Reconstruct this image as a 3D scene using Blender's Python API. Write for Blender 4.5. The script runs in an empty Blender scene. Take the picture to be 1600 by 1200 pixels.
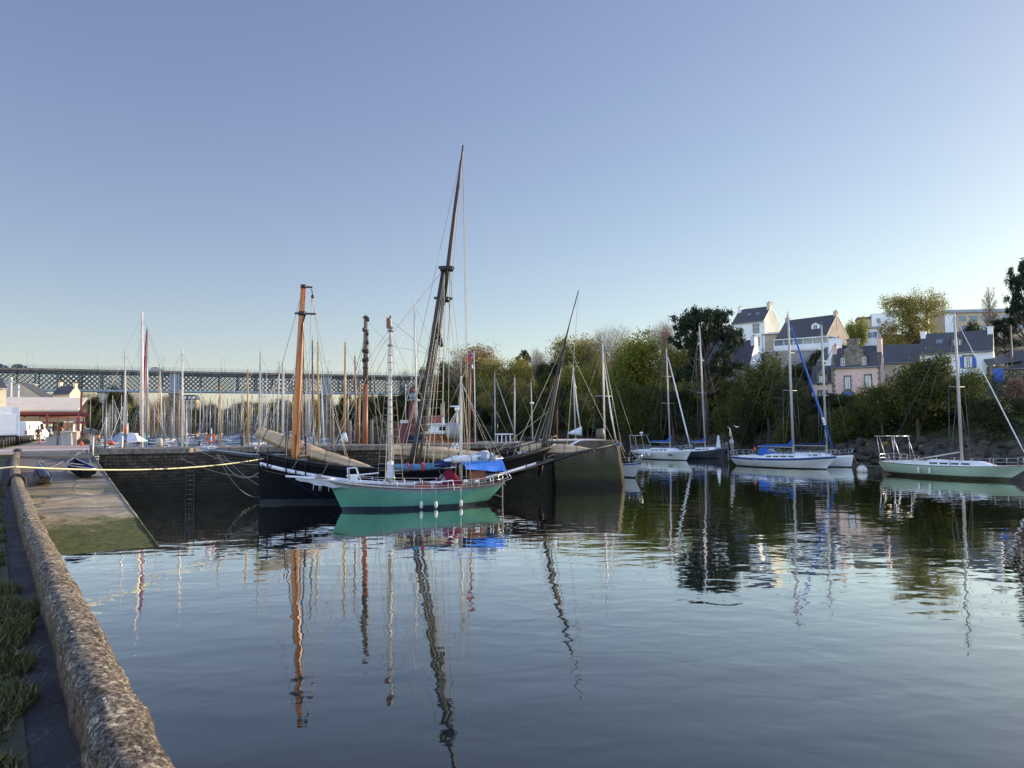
import bpy, math, random
import numpy as np
from mathutils import Vector, Matrix, noise as mnoise
R = math.radians
random.seed(7)
scene = bpy.context.scene
COL = scene.collection

# ------------------------------------------------------------------ camera
F_PX, EYE = 1150.0, 4.6
PITCH, ROLL = math.atan(64 / F_PX), R(0.5)
fw = Vector((0, math.cos(PITCH), math.sin(PITCH)))
r0 = Vector((1, 0, 0)); u0 = r0.cross(fw)
rt = r0 * math.cos(ROLL) - u0 * math.sin(ROLL)
up = u0 * math.cos(ROLL) + r0 * math.sin(ROLL)
cam_d = bpy.data.cameras.new('camera'); cam = bpy.data.objects.new('camera', cam_d); COL.objects.link(cam)
cam_d.sensor_width = 36; cam_d.lens = 36 * F_PX / 1600; cam_d.clip_end = 6000; cam_d.clip_start = 0.05
CAM = Vector((0, 0, EYE))
cam.matrix_world = Matrix(((rt.x, up.x, -fw.x, CAM.x), (rt.y, up.y, -fw.y, CAM.y), (rt.z, up.z, -fw.z, CAM.z), (0, 0, 0, 1)))
scene.camera = cam
def ray(px, py):
    return fw + rt * ((px - 800) / F_PX) + up * ((600 - py) / F_PX)
def atY(px, py, Y):
    d = ray(px, py); return CAM + d * (Y / d.y)
def atZ(px, py, z):
    d = ray(px, py); return CAM + d * ((z - EYE) / d.z)
def zat(px, py, Y): return atY(px, py, Y).z

# ------------------------------------------------------------------ light
SUN_AZ, SUN_EL = R(29), R(13)        # azimuth from +X towards +Y
w = bpy.data.worlds.new('World'); scene.world = w; w.use_nodes = True
nt = w.node_tree; bg = nt.nodes['Background']
sky = nt.nodes.new('ShaderNodeTexSky'); sky.sky_type = 'NISHITA'; sky.sun_disc = False
sky.sun_elevation = SUN_EL; sky.sun_rotation = R(90) - SUN_AZ
sky.air_density = 1.0; sky.dust_density = 0.4; sky.ozone_density = 1.0; sky.altitude = 0
# camera-like rendering of the sky's brightness range, one response curve per channel
sep = nt.nodes.new('ShaderNodeSeparateColor'); cmb = nt.nodes.new('ShaderNodeCombineColor'); nt.links.new(sky.outputs[0], sep.inputs[0])
for k, (gma, gain) in enumerate(((.79, 1.335), (.865, 1.41), (.665, 1.295))):
    m1 = nt.nodes.new('ShaderNodeMath'); m1.operation = 'MULTIPLY'; m1.inputs[1].default_value = .1; nt.links.new(sep.outputs[k], m1.inputs[0])
    m2 = nt.nodes.new('ShaderNodeMath'); m2.operation = 'POWER'; m2.inputs[1].default_value = gma; nt.links.new(m1.outputs[0], m2.inputs[0])
    m3 = nt.nodes.new('ShaderNodeMath'); m3.operation = 'MULTIPLY'; m3.inputs[1].default_value = gain / (1.625 * .15); nt.links.new(m2.outputs[0], m3.inputs[0]); nt.links.new(m3.outputs[0], cmb.inputs[k])
# the sky behind and above the camera is brightened, added fill for shaded walls
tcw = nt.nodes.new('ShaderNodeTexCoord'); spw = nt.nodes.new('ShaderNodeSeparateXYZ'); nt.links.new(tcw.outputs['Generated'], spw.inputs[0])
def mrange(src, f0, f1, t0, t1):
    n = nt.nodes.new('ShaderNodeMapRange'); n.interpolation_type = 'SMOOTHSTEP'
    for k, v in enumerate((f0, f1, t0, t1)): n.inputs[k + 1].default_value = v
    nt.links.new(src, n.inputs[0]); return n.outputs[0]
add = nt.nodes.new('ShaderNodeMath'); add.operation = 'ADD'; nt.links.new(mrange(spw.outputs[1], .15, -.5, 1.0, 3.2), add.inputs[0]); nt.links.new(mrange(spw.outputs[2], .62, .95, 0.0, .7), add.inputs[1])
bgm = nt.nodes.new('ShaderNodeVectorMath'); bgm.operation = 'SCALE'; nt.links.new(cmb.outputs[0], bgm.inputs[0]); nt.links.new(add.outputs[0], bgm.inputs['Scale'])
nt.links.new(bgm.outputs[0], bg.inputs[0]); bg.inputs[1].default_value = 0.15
sl = bpy.data.lights.new('sun', 'SUN'); sl.energy = 5.0; sl.angle = R(0.5); sl.color = (1.0, 0.80, 0.58)
so = bpy.data.objects.new('sun', sl); COL.objects.link(so)
sdir = Vector((math.cos(SUN_EL) * math.cos(SUN_AZ), math.cos(SUN_EL) * math.sin(SUN_AZ), math.sin(SUN_EL)))
so.rotation_euler = sdir.to_track_quat('Z', 'Y').to_euler(); so.location = (30, 30, 60)
scene.view_settings.view_transform = 'Standard'; scene.view_settings.look = 'None'
scene.view_settings.gamma = 1; scene.view_settings.exposure = 0.7
cy = scene.cycles
cy.max_bounces = 6; cy.diffuse_bounces = 2; cy.glossy_bounces = 4; cy.transmission_bounces = 4; cy.transparent_max_bounces = 6
cy.caustics_reflective = False; cy.caustics_refractive = False

# ------------------------------------------------------------------ materials
MATS = {}
def _n(t, kind, **kw):
    n = t.nodes.new('ShaderNode' + kind)
    for k, v in kw.items(): setattr(n, k, v)
    return n
def base_mat(name, col, rough=0.6, metal=0.0, spec=0.5):
    m = bpy.data.materials.new(name); m.use_nodes = True
    b = m.node_tree.nodes['Principled BSDF']
    b.inputs['Base Color'].default_value = (*col, 1); b.inputs['Roughness'].default_value = rough
    b.inputs['Metallic'].default_value = metal; b.inputs['Specular IOR Level'].default_value = spec
    MATS[name] = m
    return m, m.node_tree, b
def ramp(t, pts):
    r = _n(t, 'ValToRGB'); e = r.color_ramp.elements
    while len(e) < len(pts): e.new(0.5)
    for i, (p, c) in enumerate(pts):
        e[i].position = p; e[i].color = (*c, 1) if len(c) == 3 else c
    return r
def mixc(t, fac, a, b, blend='MIX'):
    m = _n(t, 'Mix', data_type='RGBA', blend_type=blend)
    for s, v in ((m.inputs[0], fac), (m.inputs[6], a), (m.inputs[7], b)):
        if isinstance(v, bpy.types.NodeSocket): t.links.new(v, s)
        elif isinstance(v, (int, float)): s.default_value = v
        else: s.default_value = (*v, 1)
    return m.outputs[2]
def mth(t, op, a, b=0.0, clamp=False):
    m = _n(t, 'Math', operation=op, use_clamp=clamp)
    for s, v in ((m.inputs[0], a), (m.inputs[1], b)):
        if isinstance(v, bpy.types.NodeSocket): t.links.new(v, s)
        else: s.default_value = v
    return m.outputs[0]
def coords(t, scale=(1, 1, 1), rot=(0, 0, 0), kind='Object'):
    tc = _n(t, 'TexCoord'); mp = _n(t, 'Mapping')
    mp.inputs['Scale'].default_value = scale; mp.inputs['Rotation'].default_value = rot
    t.links.new(tc.outputs[kind], mp.inputs[0]); return mp.outputs[0]
def noi(t, vec, scale, detail=5, rough=0.6, dist=0.0):
    n = _n(t, 'TexNoise'); n.inputs['Scale'].default_value = scale; n.inputs['Detail'].default_value = detail
    n.inputs['Roughness'].default_value = rough; n.inputs['Distortion'].default_value = dist
    t.links.new(vec, n.inputs['Vector']); return n.outputs[0]
def bump(t, b, h, strength=0.5, dist=0.02):
    n = _n(t, 'Bump'); n.inputs['Strength'].default_value = strength; n.inputs['Distance'].default_value = dist
    t.links.new(h, n.inputs['Height']); t.links.new(n.outputs[0], b.inputs['Normal'])
def nmat(name, c1, c2, scale=3.0, rough=0.6, metal=0.0, bmp=0.0, bdist=0.02, stretch=(1, 1, 1), lo=0.35, hi=0.65, spec=0.5, bscale=None, detail=6):
    """two-tone noise material: weathering, grain and dirt of the thing itself"""
    m, t, b = base_mat(name, c1, rough, metal, spec)
    v = coords(t, stretch); n = noi(t, v, scale, detail)
    r = ramp(t, [(lo, c1), (hi, c2)]); t.links.new(n, r.inputs[0]); t.links.new(r.outputs[0], b.inputs['Base Color'])
    if bmp:
        h = n if bscale is None else noi(t, v, bscale, 4)
        bump(t, b, h, bmp, bdist)
    return m

nmat('white_gel', (.70, .72, .72), (.80, .81, .80), 1.2, .30)
nmat('white_deck', (.52, .53, .52), (.66, .66, .63), 2.0, .5)
nmat('grey_hull', (.06, .065, .085), (.08, .09, .11), 1.5, .35)
nmat('mint', (.48, .62, .49), (.54, .68, .55), .9, .45)
nmat('seagreen', (.08, .29, .185), (.155, .39, .28), .55, .45, lo=.3, hi=.7, detail=8)
nmat('seagreen_dark', (.015, .03, .04), (.03, .05, .06), 2, .6)
nmat('greystripe', (.20, .23, .25), (.27, .30, .31), 3, .5)
nmat('bluestripe', (.02, .07, .30), (.03, .09, .35), 3, .4)
nmat('redstripe', (.30, .03, .03), (.36, .05, .04), 3, .4)
nmat('antifoul', (.015, .02, .03), (.03, .035, .03), 4, .7)
nmat('antifoul_green', (.05, .06, .035), (.09, .09, .05), 3, .7)
nmat('black_hull', (.002, .0025, .004), (.006, .007, .011), 1.2, .5, lo=.3, hi=.7, spec=.15)
nmat('weed_hull', (.006, .010, .015), (.02, .03, .035), 1.4, .6)
nmat('white_paint', (.68, .70, .73), (.82, .83, .84), 5, .45)
nmat('alu', (.35, .335, .31), (.50, .48, .44), 2, .55, .1, stretch=(1, 1, .2))
nmat('alu_dark', (.20, .22, .25), (.30, .32, .35), 2, .4, .4, stretch=(1, 1, .2))
nmat('mast_white', (.48, .46, .42), (.62, .60, .55), 2, .5)
nmat('steel', (.45, .46, .48), (.60, .60, .60), 6, .3, .8)
nmat('mast_orange', (.36, .115, .022), (.52, .19, .045), 1.6, .42, stretch=(4, 4, .25), bmp=.15)
nmat('mast_ochre', (.34, .20, .05), (.46, .28, .08), 1.6, .45, stretch=(4, 4, .25))
nmat('mast_rust', (.17, .048, .018), (.27, .09, .035), 1.6, .5, stretch=(4, 4, .25))
nmat('mast_dark', (.008, .006, .006), (.030, .024, .019), 1.6, .55, stretch=(5, 5, .25), bmp=.2)
nmat('mast_grey', (.07, .058, .045), (.16, .13, .10), 1.6, .6, stretch=(5, 5, .25), bmp=.2)
nmat('mast_red', (.16, .012, .018), (.24, .02, .03), 2, .6)
nmat('black_iron', (.008, .008, .009), (.02, .02, .02), 5, .5)
nmat('rope_tan', (.34, .29, .20), (.48, .42, .30), 8, .85)
nmat('rope_grey', (.26, .25, .23), (.36, .34, .31), 8, .85)
nmat('rope_yellow', (.62, .58, .32), (.75, .70, .42), 8, .8)
nmat('rope_dark', (.03, .03, .03), (.06, .055, .05), 8, .8)
nmat('wire', (.16, .16, .17), (.26, .26, .27), 8, .4, .5)
def cloth(name, a, b, sc=2.2, st=(1, 1, 1), bmp=.7, d=.06):
    m, t, bs = base_mat(name, a, .85, 0, .2)
    v = coords(t, st); n = noi(t, v, sc, 5, .55, 1.2); r = ramp(t, [(.3, a), (.7, b)]); t.links.new(n, r.inputs[0])
    t.links.new(r.outputs[0], bs.inputs['Base Color']); bump(t, bs, noi(t, v, sc * 2.2, 4, .6, 1.5), bmp, d)
cloth('sail_tan', (.40, .30, .19), (.58, .46, .31), 1.6, (.35, 2.2, 2.2))
cloth('sail_white', (.55, .56, .58), (.72, .73, .74))
cloth('cover_blue', (.02, .085, .32), (.03, .12, .42))
cloth('cover_navy', (.01, .02, .07), (.02, .03, .11))
cloth('cover_denim', (.05, .13, .22), (.12, .24, .36), 4)
cloth('tarp_blue', (.04, .16, .52), (.08, .25, .66), 2.5, bmp=.9)
cloth('maroon', (.11, .006, .018), (.17, .01, .03), 3)
cloth('tarp_grey', (.22, .26, .32), (.30, .35, .42), 2)
cloth('cover_teal', (.03, .17, .19), (.05, .24, .26), 2)
cloth('net_white', (.48, .48, .46), (.62, .62, .58), 14, bmp=1)
nmat('varnish', (.20, .055, .018), (.32, .10, .035), 2, .4, stretch=(.3, 3, 3))
nmat('teak', (.16, .12, .08), (.26, .20, .14), 2.5, .7, stretch=(.3, 4, 4))
nmat('dark_wood', (.03, .022, .018), (.07, .05, .04), 3, .7, stretch=(.3, 3, 3), bmp=.3)
nmat('barge_black', (.008, .007, .007), (.025, .02, .017), 1, .7)
m, t, b = base_mat('glass', (.02, .025, .03), .08)
m, t, b = base_mat('glass_pale', (.16, .20, .24), .12)
nmat('orange_plastic', (.50, .07, .02), (.62, .11, .04), 4, .5)
nmat('red_flag', (.55, .02, .03), (.62, .03, .04), 4, .8)
nmat('navy_flag', (.01, .02, .12), (.015, .03, .16), 4, .8)
nmat('rubber', (.012, .012, .012), (.03, .03, .03), 5, .8)
nmat('fender', (.55, .55, .52), (.70, .70, .66), 6, .5)
nmat('buoy_mat', (.55, .50, .42), (.72, .70, .66), 3, .5)
nmat('ship_red', (.09, .018, .022), (.15, .03, .035), 1.2, .6)
nmat('red_steel', (.18, .032, .03), (.25, .05, .045), 2, .5)
nmat('lamp_red', (.5, .02, .015), (.6, .03, .02), 2, .3)
# buildings
nmat('render_white', (.70, .72, .73), (.80, .81, .80), .9, .9, bmp=.15, lo=.3, hi=.7)
nmat('render_cream', (.58, .52, .36), (.70, .63, .45), .8, .9)
nmat('render_pink', (.59, .40, .34), (.69, .50, .43), .8, .9, bmp=.15, lo=.3, hi=.7)
nmat('render_beige', (.42, .34, .24), (.56, .46, .33), .7, .9, bmp=.2, lo=.3, hi=.7)
nmat('render_stain', (.42, .42, .34), (.66, .65, .58), .35, .9, lo=.35, hi=.6, stretch=(1, 1, .35))
nmat('concrete', (.26, .25, .23), (.38, .37, .34), 1.1, .9, bmp=.3, lo=.3, hi=.7)
nmat('concrete_warm', (.34, .30, .24), (.48, .43, .35), 1.4, .9, bmp=.3, lo=.3, hi=.7)
nmat('roof_sheet', (.62, .53, .40), (.70, .61, .48), .35, .7)
nmat('red_tile', (.30, .10, .05), (.40, .16, .09), 3, .8)
nmat('door_blue', (.02, .08, .36), (.03, .11, .42), 2, .5)
nmat('kiosk_green', (.20, .42, .34), (.26, .48, .40), 2, .6)
nmat('van_white', (.66, .67, .68), (.74, .74, .74), 2, .3)
nmat('metal_grey', (.22, .25, .28), (.32, .35, .38), 3, .5, .3)
nmat('bridge_steel', (.05, .07, .085), (.09, .12, .14), .6, .6, .1)
nmat('bridge_pale', (.22, .28, .32), (.30, .37, .41), .6, .6, .1)
nmat('bridge_deck', (.16, .14, .11), (.30, .27, .21), .8, .9)
def slate():
    m, t, b = base_mat('slate', (.05, .055, .065), .5)
    v = coords(t, (1, 1, 1)); br = _n(t, 'TexBrick'); t.links.new(v, br.inputs[0])
    sp = _n(t, 'SeparateXYZ'); t.links.new(v, sp.inputs[0]); cb = _n(t, 'CombineXYZ')
    t.links.new(sp.outputs[0], cb.inputs[0]); t.links.new(sp.outputs[2], cb.inputs[1]); t.links.new(cb.outputs[0], br.inputs[0])
    br.inputs['Scale'].default_value = 3; br.inputs['Mortar Size'].default_value = .03
    br.inputs['Color1'].default_value = (.045, .048, .058, 1); br.inputs['Color2'].default_value = (.075, .078, .088, 1); br.inputs['Mortar'].default_value = (.02, .02, .025, 1)
    c = mixc(t, mth(t, 'MULTIPLY', noi(t, v, .8, 5), .5), br.outputs[0], (.10, .095, .07)); t.links.new(c, b.inputs['Base Color'])
    bump(t, b, br.outputs[1], .3, -.01)
slate()
def masonry(name, rotz, c1, c2, mortar, scale=2.2, rowh=.32, bw=.75, algae=None, bstr=.8):
    m, t, b = base_mat(name, c1, .9, 0, .3)
    v = coords(t, (1, 1, 1), (0, 0, -rotz)); sp = _n(t, 'SeparateXYZ'); t.links.new(v, sp.inputs[0])
    dn = noi(t, v, 1.7, 3); cb = _n(t, 'CombineXYZ')
    t.links.new(mth(t, 'ADD', sp.outputs[0], mth(t, 'MULTIPLY', dn, .25)), cb.inputs[0])
    t.links.new(mth(t, 'ADD', sp.outputs[2], mth(t, 'MULTIPLY', noi(t, v, .9, 3), .16)), cb.inputs[1])
    br = _n(t, 'TexBrick'); t.links.new(cb.outputs[0], br.inputs[0]); br.inputs['Scale'].default_value = 1
    br.inputs['Row Height'].default_value = rowh; br.inputs['Brick Width'].default_value = bw; br.inputs['Mortar Size'].default_value = .02
    br.inputs['Mortar Smooth'].default_value = .6; br.inputs['Bias'].default_value = 0
    br.inputs['Color1'].default_value = (*c1, 1); br.inputs['Color2'].default_value = (*c2, 1); br.inputs['Mortar'].default_value = (*mortar, 1)
    n2 = noi(t, v, 1.3, 7, .65)
    r = ramp(t, [(.30, (.45, .45, .45)), (.7, (1.5, 1.45, 1.35))]); t.links.new(n2, r.inputs[0])
    c = mixc(t, 1.0, br.outputs[0], r.outputs[0], 'MULTIPLY')
    if algae:
        zlo, zhi, ac, lich = algae
        z = mth(t, 'ADD', sp.outputs[2], mth(t, 'MULTIPLY', noi(t, v, 1.1, 6), 1.6))
        f = mth(t, 'MULTIPLY', mth(t, 'SUBTRACT', zhi + .8, z), 1 / (zhi - zlo), True)
        c = mixc(t, mth(t, 'MULTIPLY', f, .85), c, ac)
        lf = ramp(t, [(.58, (0, 0, 0)), (.66, (1, 1, 1))]); t.links.new(noi(t, v, 2.6, 8, .7), lf.inputs[0])
        tf = mth(t, 'MULTIPLY', mth(t, 'SUBTRACT', z, 3.3), 1.2, True)
        c = mixc(t, mth(t, 'MULTIPLY', lf.outputs[0], tf), c, lich)
    t.links.new(c, b.inputs['Base Color'])
    h = mth(t, 'ADD', mth(t, 'MULTIPLY', br.outputs[1], -1.0), mth(t, 'MULTIPLY', noi(t, v, 9, 5), .8))
    bump(t, b, h, bstr, .05)
    return m
PIER_ROT = math.atan2(.46, 1)
masonry('pier_stone', PIER_ROT, (.088, .068, .048), (.036, .029, .021), (.007, .006, .005), rowh=.21, bw=.46, algae=(0.6, 2.2, (.022, .024, .014), (.42, .41, .38)))
masonry('pillar_stone', .43, (.20, .18, .15), (.14, .125, .105), (.10, .09, .075), rowh=.6, bw=1.2)
masonry('quay_stone', -.97, (.14, .11, .07), (.08, .07, .05), (.03, .03, .02), algae=(0.6, 2.0, (.025, .03, .015), (.3, .28, .2)))
masonry('house_stone', -.5, (.25, .225, .19), (.17, .155, .13), (.11, .10, .085), rowh=.3, bw=.5)
def stained(name, c1, c2, dark, green):
    m, t, b = base_mat(name, c1, .9, 0, .3); v = coords(t); sp = _n(t, 'SeparateXYZ'); t.links.new(v, sp.inputs[0])
    r = ramp(t, [(.3, c2), (.7, c1)]); t.links.new(noi(t, coords(t, (1, 1, .5)), 1.2, 8, .65), r.inputs[0])
    z = mth(t, 'ADD', sp.outputs[2], mth(t, 'MULTIPLY', noi(t, v, 1.5, 6), .9))
    c = mixc(t, mth(t, 'MULTIPLY', mth(t, 'SUBTRACT', 3.0, z), .9, True), r.outputs[0], green)
    c = mixc(t, mth(t, 'MULTIPLY', mth(t, 'SUBTRACT', 1.35, z), 2.0, True), c, dark)
    t.links.new(c, b.inputs['Base Color']); bump(t, b, noi(t, v, 6, 8, .7), .8, .05)
stained('caisson', (.15, .122, .085), (.045, .038, .027), (.022, .018, .012), (.045, .048, .018))
def coping():
    m, t, b = base_mat('coping', (.3, .28, .25), .9, 0, .3); v = coords(t)
    r = ramp(t, [(.35, (.09, .078, .062)), (.55, (.20, .18, .15)), (.72, (.33, .31, .27))]); t.links.new(noi(t, v, 2.2, 9, .7), r.inputs[0])
    lf = ramp(t, [(.62, (0, 0, 0)), (.68, (1, 1, 1))]); t.links.new(noi(t, v, .9, 6), lf.inputs[0])
    t.links.new(mixc(t, mth(t, 'MULTIPLY', lf.outputs[0], .7), r.outputs[0], (.07, .075, .02)), b.inputs['Base Color']); bump(t, b, noi(t, v, 12, 6, .7), .7, .03)
coping()
def parapet_mat():
    m, t, b = base_mat('parapet_stone', (.3, .26, .2), .95, 0, .25)
    v = coords(t, (1, 1, 1), (0, 0, R(-34.5)));
    vs = coords(t, (1.0, .55, 1.0), (0, 0, R(-10)))
    fine = noi(t, vs, 34, 7, .78, .3)
    big = noi(t, v, 3.0, 6, .6)
    mid = noi(t, v, 11, 5, .7)
    r = ramp(t, [(.38, (.022, .020, .019)), (.46, (.078, .070, .061)), (.52, (.17, .155, .13)), (.58, (.34, .32, .26)), (.64, (.56, .54, .46))]); t.links.new(fine, r.inputs[0])
    r2 = ramp(t, [(.35, (.55, .50, .48)), (.65, (1.2, 1.17, 1.1))]); t.links.new(big, r2.inputs[0])
    c = mixc(t, 1.0, r.outputs[0], r2.outputs[0], 'MULTIPLY')
    o = ramp(t, [(.64, (0, 0, 0)), (.72, (1, 1, 1))]); t.links.new(noi(t, v, 2.1, 8, .72), o.inputs[0])
    c = mixc(t, mth(t, 'MULTIPLY', o.outputs[0], .65), c, (.27, .15, .035))
    o2 = ramp(t, [(.63, (0, 0, 0)), (.66, (1, 1, 1))]); t.links.new(mid, o2.inputs[0])
    c = mixc(t, mth(t, 'MULTIPLY', o2.outputs[0], .6), c, (.035, .028, .03))
    # lichen: small pale crusts
    vo = _n(t, 'TexVoronoi'); vo.inputs['Scale'].default_value = 9; t.links.new(v, vo.inputs['Vector'])
    l = mth(t, 'LESS_THAN', mth(t, 'ADD', vo.outputs[0], mth(t, 'MULTIPLY', mid, .25)), .20)
    c = mixc(t, l, c, (.66, .64, .58))
    # the vertical faces are bare reddish rubble
    ge = _n(t, 'NewGeometry'); sp = _n(t, 'SeparateXYZ'); t.links.new(ge.outputs['True Normal'], sp.inputs[0])
    side = mth(t, 'MULTIPLY', mth(t, 'SUBTRACT', .45, sp.outputs[2]), 4, True)
    r3 = ramp(t, [(.35, (.045, .032, .025)), (.6, (.15, .095, .06)), (.7, (.24, .18, .12))]); t.links.new(noi(t, v, 5, 8, .7), r3.inputs[0])
    c = mixc(t, mth(t, 'MULTIPLY', side, .85), c, r3.outputs[0])
    t.links.new(c, b.inputs['Base Color'])
    bump(t, b, mth(t, 'ADD', mth(t, 'MULTIPLY', fine, 1.0), mth(t, 'MULTIPLY', mid, .7)), 1.0, .022)
parapet_mat()
def slip_mat():
    m, t, b = base_mat('slip_concrete', (.3, .27, .2), .9, 0, .3); v = coords(t); sp = _n(t, 'SeparateXYZ'); t.links.new(v, sp.inputs[0])
    r = ramp(t, [(.3, (.27, .22, .14)), (.5, (.40, .335, .225)), (.7, (.52, .45, .32))]); t.links.new(noi(t, v, .9, 10, .72), r.inputs[0])
    g = ramp(t, [(.35, (.30, .30, .30)), (.65, (1.3, 1.3, 1.3))]); t.links.new(noi(t, v, 12, 6, .75), g.inputs[0])
    c = mixc(t, .6, r.outputs[0], g.outputs[0], 'MULTIPLY')
    vo = _n(t, 'TexVoronoi', feature='DISTANCE_TO_EDGE'); vo.inputs['Scale'].default_value = .22
    wv = _n(t, 'VectorMath', operation='ADD'); t.links.new(v, wv.inputs[0])
    nz = _n(t, 'TexNoise'); nz.inputs['Scale'].default_value = 1.3; nz.inputs['Detail'].default_value = 6; t.links.new(v, nz.inputs['Vector']); t.links.new(nz.outputs[1], wv.inputs[1])
    t.links.new(wv.outputs[0], vo.inputs['Vector']); cr = mth(t, 'LESS_THAN', vo.outputs[0], .005)
    c = mixc(t, cr, c, (.05, .045, .035))
    z = mth(t, 'ADD', sp.outputs[2], mth(t, 'MULTIPLY', mth(t, 'SUBTRACT', noi(t, v, .7, 8, .7), .5), 1.2))
    al = ramp(t, [(.36, (.022, .030, .010)), (.5, (.06, .085, .018)), (.62, (.12, .145, .035)), (.7, (.20, .17, .10))]); t.links.new(noi(t, v, 4, 9, .8), al.inputs[0])
    f = mth(t, 'MULTIPLY', mth(t, 'SUBTRACT', .80, z), 3.2, True)
    c = mixc(t, mth(t, 'MULTIPLY', f, .93), c, al.outputs[0])
    # thin weed band higher up
    bf = mth(t, 'SUBTRACT', 1.0, mth(t, 'MULTIPLY', mth(t, 'ABSOLUTE', mth(t, 'SUBTRACT', z, 1.42)), 5.0), True)
    c = mixc(t, mth(t, 'MULTIPLY', bf, .55), c, (.12, .13, .045))
    c = mixc(t, mth(t, 'MULTIPLY', mth(t, 'SUBTRACT', z, 1.45), 1.2, True), c, (.16, .145, .13))
    t.links.new(c, b.inputs['Base Color'])
    h = mth(t, 'ADD', noi(t, v, 14, 7, .75), mth(t, 'MULTIPLY', mth(t, 'MULTIPLY', f, noi(t, v, 25, 5, .8)), 2.5))
    bump(t, b, mth(t, 'SUBTRACT', h, mth(t, 'MULTIPLY', cr, 1.5)), .9, .03)
slip_mat()
def path_mat():
    m, t, b = base_mat('path_asphalt', (.05, .05, .055), .9, 0, .3); v = coords(t)
    r = ramp(t, [(.35, (.030, .028, .026)), (.65, (.06, .056, .052))]); t.links.new(noi(t, v, 1.5, 9, .7), r.inputs[0])
    s = ramp(t, [(.60, (0, 0, 0)), (.66, (1, 1, 1))]); t.links.new(noi(t, v, 60, 3, .7), s.inputs[0])
    c = mixc(t, mth(t, 'MULTIPLY', s.outputs[0], .6), r.outputs[0], (.19, .18, .165))
    k = ramp(t, [(.495, (0, 0, 0)), (.5, (1, 1, 1)), (.505, (0, 0, 0))]); t.links.new(noi(t, v, .9, 7, .6, .6), k.inputs[0])
    c = mixc(t, mth(t, 'MULTIPLY', k.outputs[0], .7), c, (.16, .15, .14))
    t.links.new(c, b.inputs['Base Color']); bump(t, b, noi(t, v, 55, 5, .8), .9, .012)
path_mat()
nmat('promenade_mat', (.36, .26, .20), (.46, .34, .26), .6, .9, bmp=.2, bscale=20)
nmat('concrete_slab', (.40, .37, .32), (.54, .50, .44), .8, .9, bmp=.3, bscale=15, detail=9)
nmat('terrain_mat', (.03, .04, .014), (.085, .075, .04), .5, .95, bmp=.6, bdist=.3, bscale=1.5, detail=9)
nmat('lawn_mat', (.05, .09, .02), (.09, .12, .03), 1, .95)
nmat('rock_mat', (.02, .018, .015), (.085, .075, .06), .8, .9, bmp=.8, bdist=.08, lo=.3, hi=.72, bscale=5, detail=9)
nmat('rock_ochre', (.16, .11, .035), (.24, .17, .06), 1.8, .9, bmp=.6)
nmat('bark', (.045, .036, .028), (.11, .09, .07), 2, .95, bmp=.6, stretch=(3, 3, .5))
nmat('bark_pale', (.12, .105, .085), (.22, .20, .17), 2, .95, bmp=.6, stretch=(3, 3, .5))
nmat('rust_chain', (.16, .06, .03), (.30, .13, .07), 12, .9, bmp=.5)
def leaf_mat(name, a, b_, c_, trans=.35):
    m, t, b = base_mat(name, a, .7, 0, .25)
    ge = _n(t, 'NewGeometry'); tc = _n(t, 'TexCoord')
    r = ramp(t, [(0, a), (.5, b_), (1, c_)])
    oi = _n(t, 'ObjectInfo')
    f = mth(t, 'ADD', mth(t, 'MULTIPLY', ge.outputs['Random Per Island'], .6), mth(t, 'MULTIPLY', noi(t, tc.outputs['Object'], .35, 3), .55))
    f = mth(t, 'ADD', f, mth(t, 'MULTIPLY', mth(t, 'SUBTRACT', oi.outputs['Random'], .5), .25))
    t.links.new(f, r.inputs[0]); t.links.new(r.outputs[0], b.inputs['Base Color'])
    tr = _n(t, 'BsdfTranslucent'); t.links.new(r.outputs[0], tr.inputs[0]); ms = _n(t, 'MixShader'); ms.inputs[0].default_value = trans
    out = [n for n in t.nodes if n.type == 'OUTPUT_MATERIAL'][0]
    t.links.new(b.outputs[0], ms.inputs[1]); t.links.new(tr.outputs[0], ms.inputs[2]); t.links.new(ms.outputs[0], out.inputs[0])
leaf_mat('leaf_olive', (.12, .105, .026), (.25, .22, .055), (.40, .35, .11))
leaf_mat('leaf_spring', (.10, .11, .02), (.21, .22, .04), (.34, .35, .08))
leaf_mat('leaf_green', (.036, .044, .012), (.072, .082, .02), (.13, .145, .035))
leaf_mat('leaf_dark', (.016, .021, .009), (.034, .042, .015), (.065, .076, .028), .2)
leaf_mat('leaf_pine', (.008, .018, .010), (.018, .032, .016), (.035, .052, .022), .12)
leaf_mat('leaf_bronze', (.13, .085, .035), (.24, .165, .07), (.36, .27, .13))
leaf_mat('leaf_yellow', (.20, .17, .02), (.36, .30, .03), (.48, .42, .06))
leaf_mat('twig_brown', (.12, .095, .075), (.22, .18, .135), (.34, .28, .215), .1)
leaf_mat('twig_red', (.13, .07, .05), (.20, .12, .09), (.27, .17, .12), .1)
leaf_mat('grass_leaf', (.026, .038, .009), (.062, .076, .018), (.22, .185, .085), .3)

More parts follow.
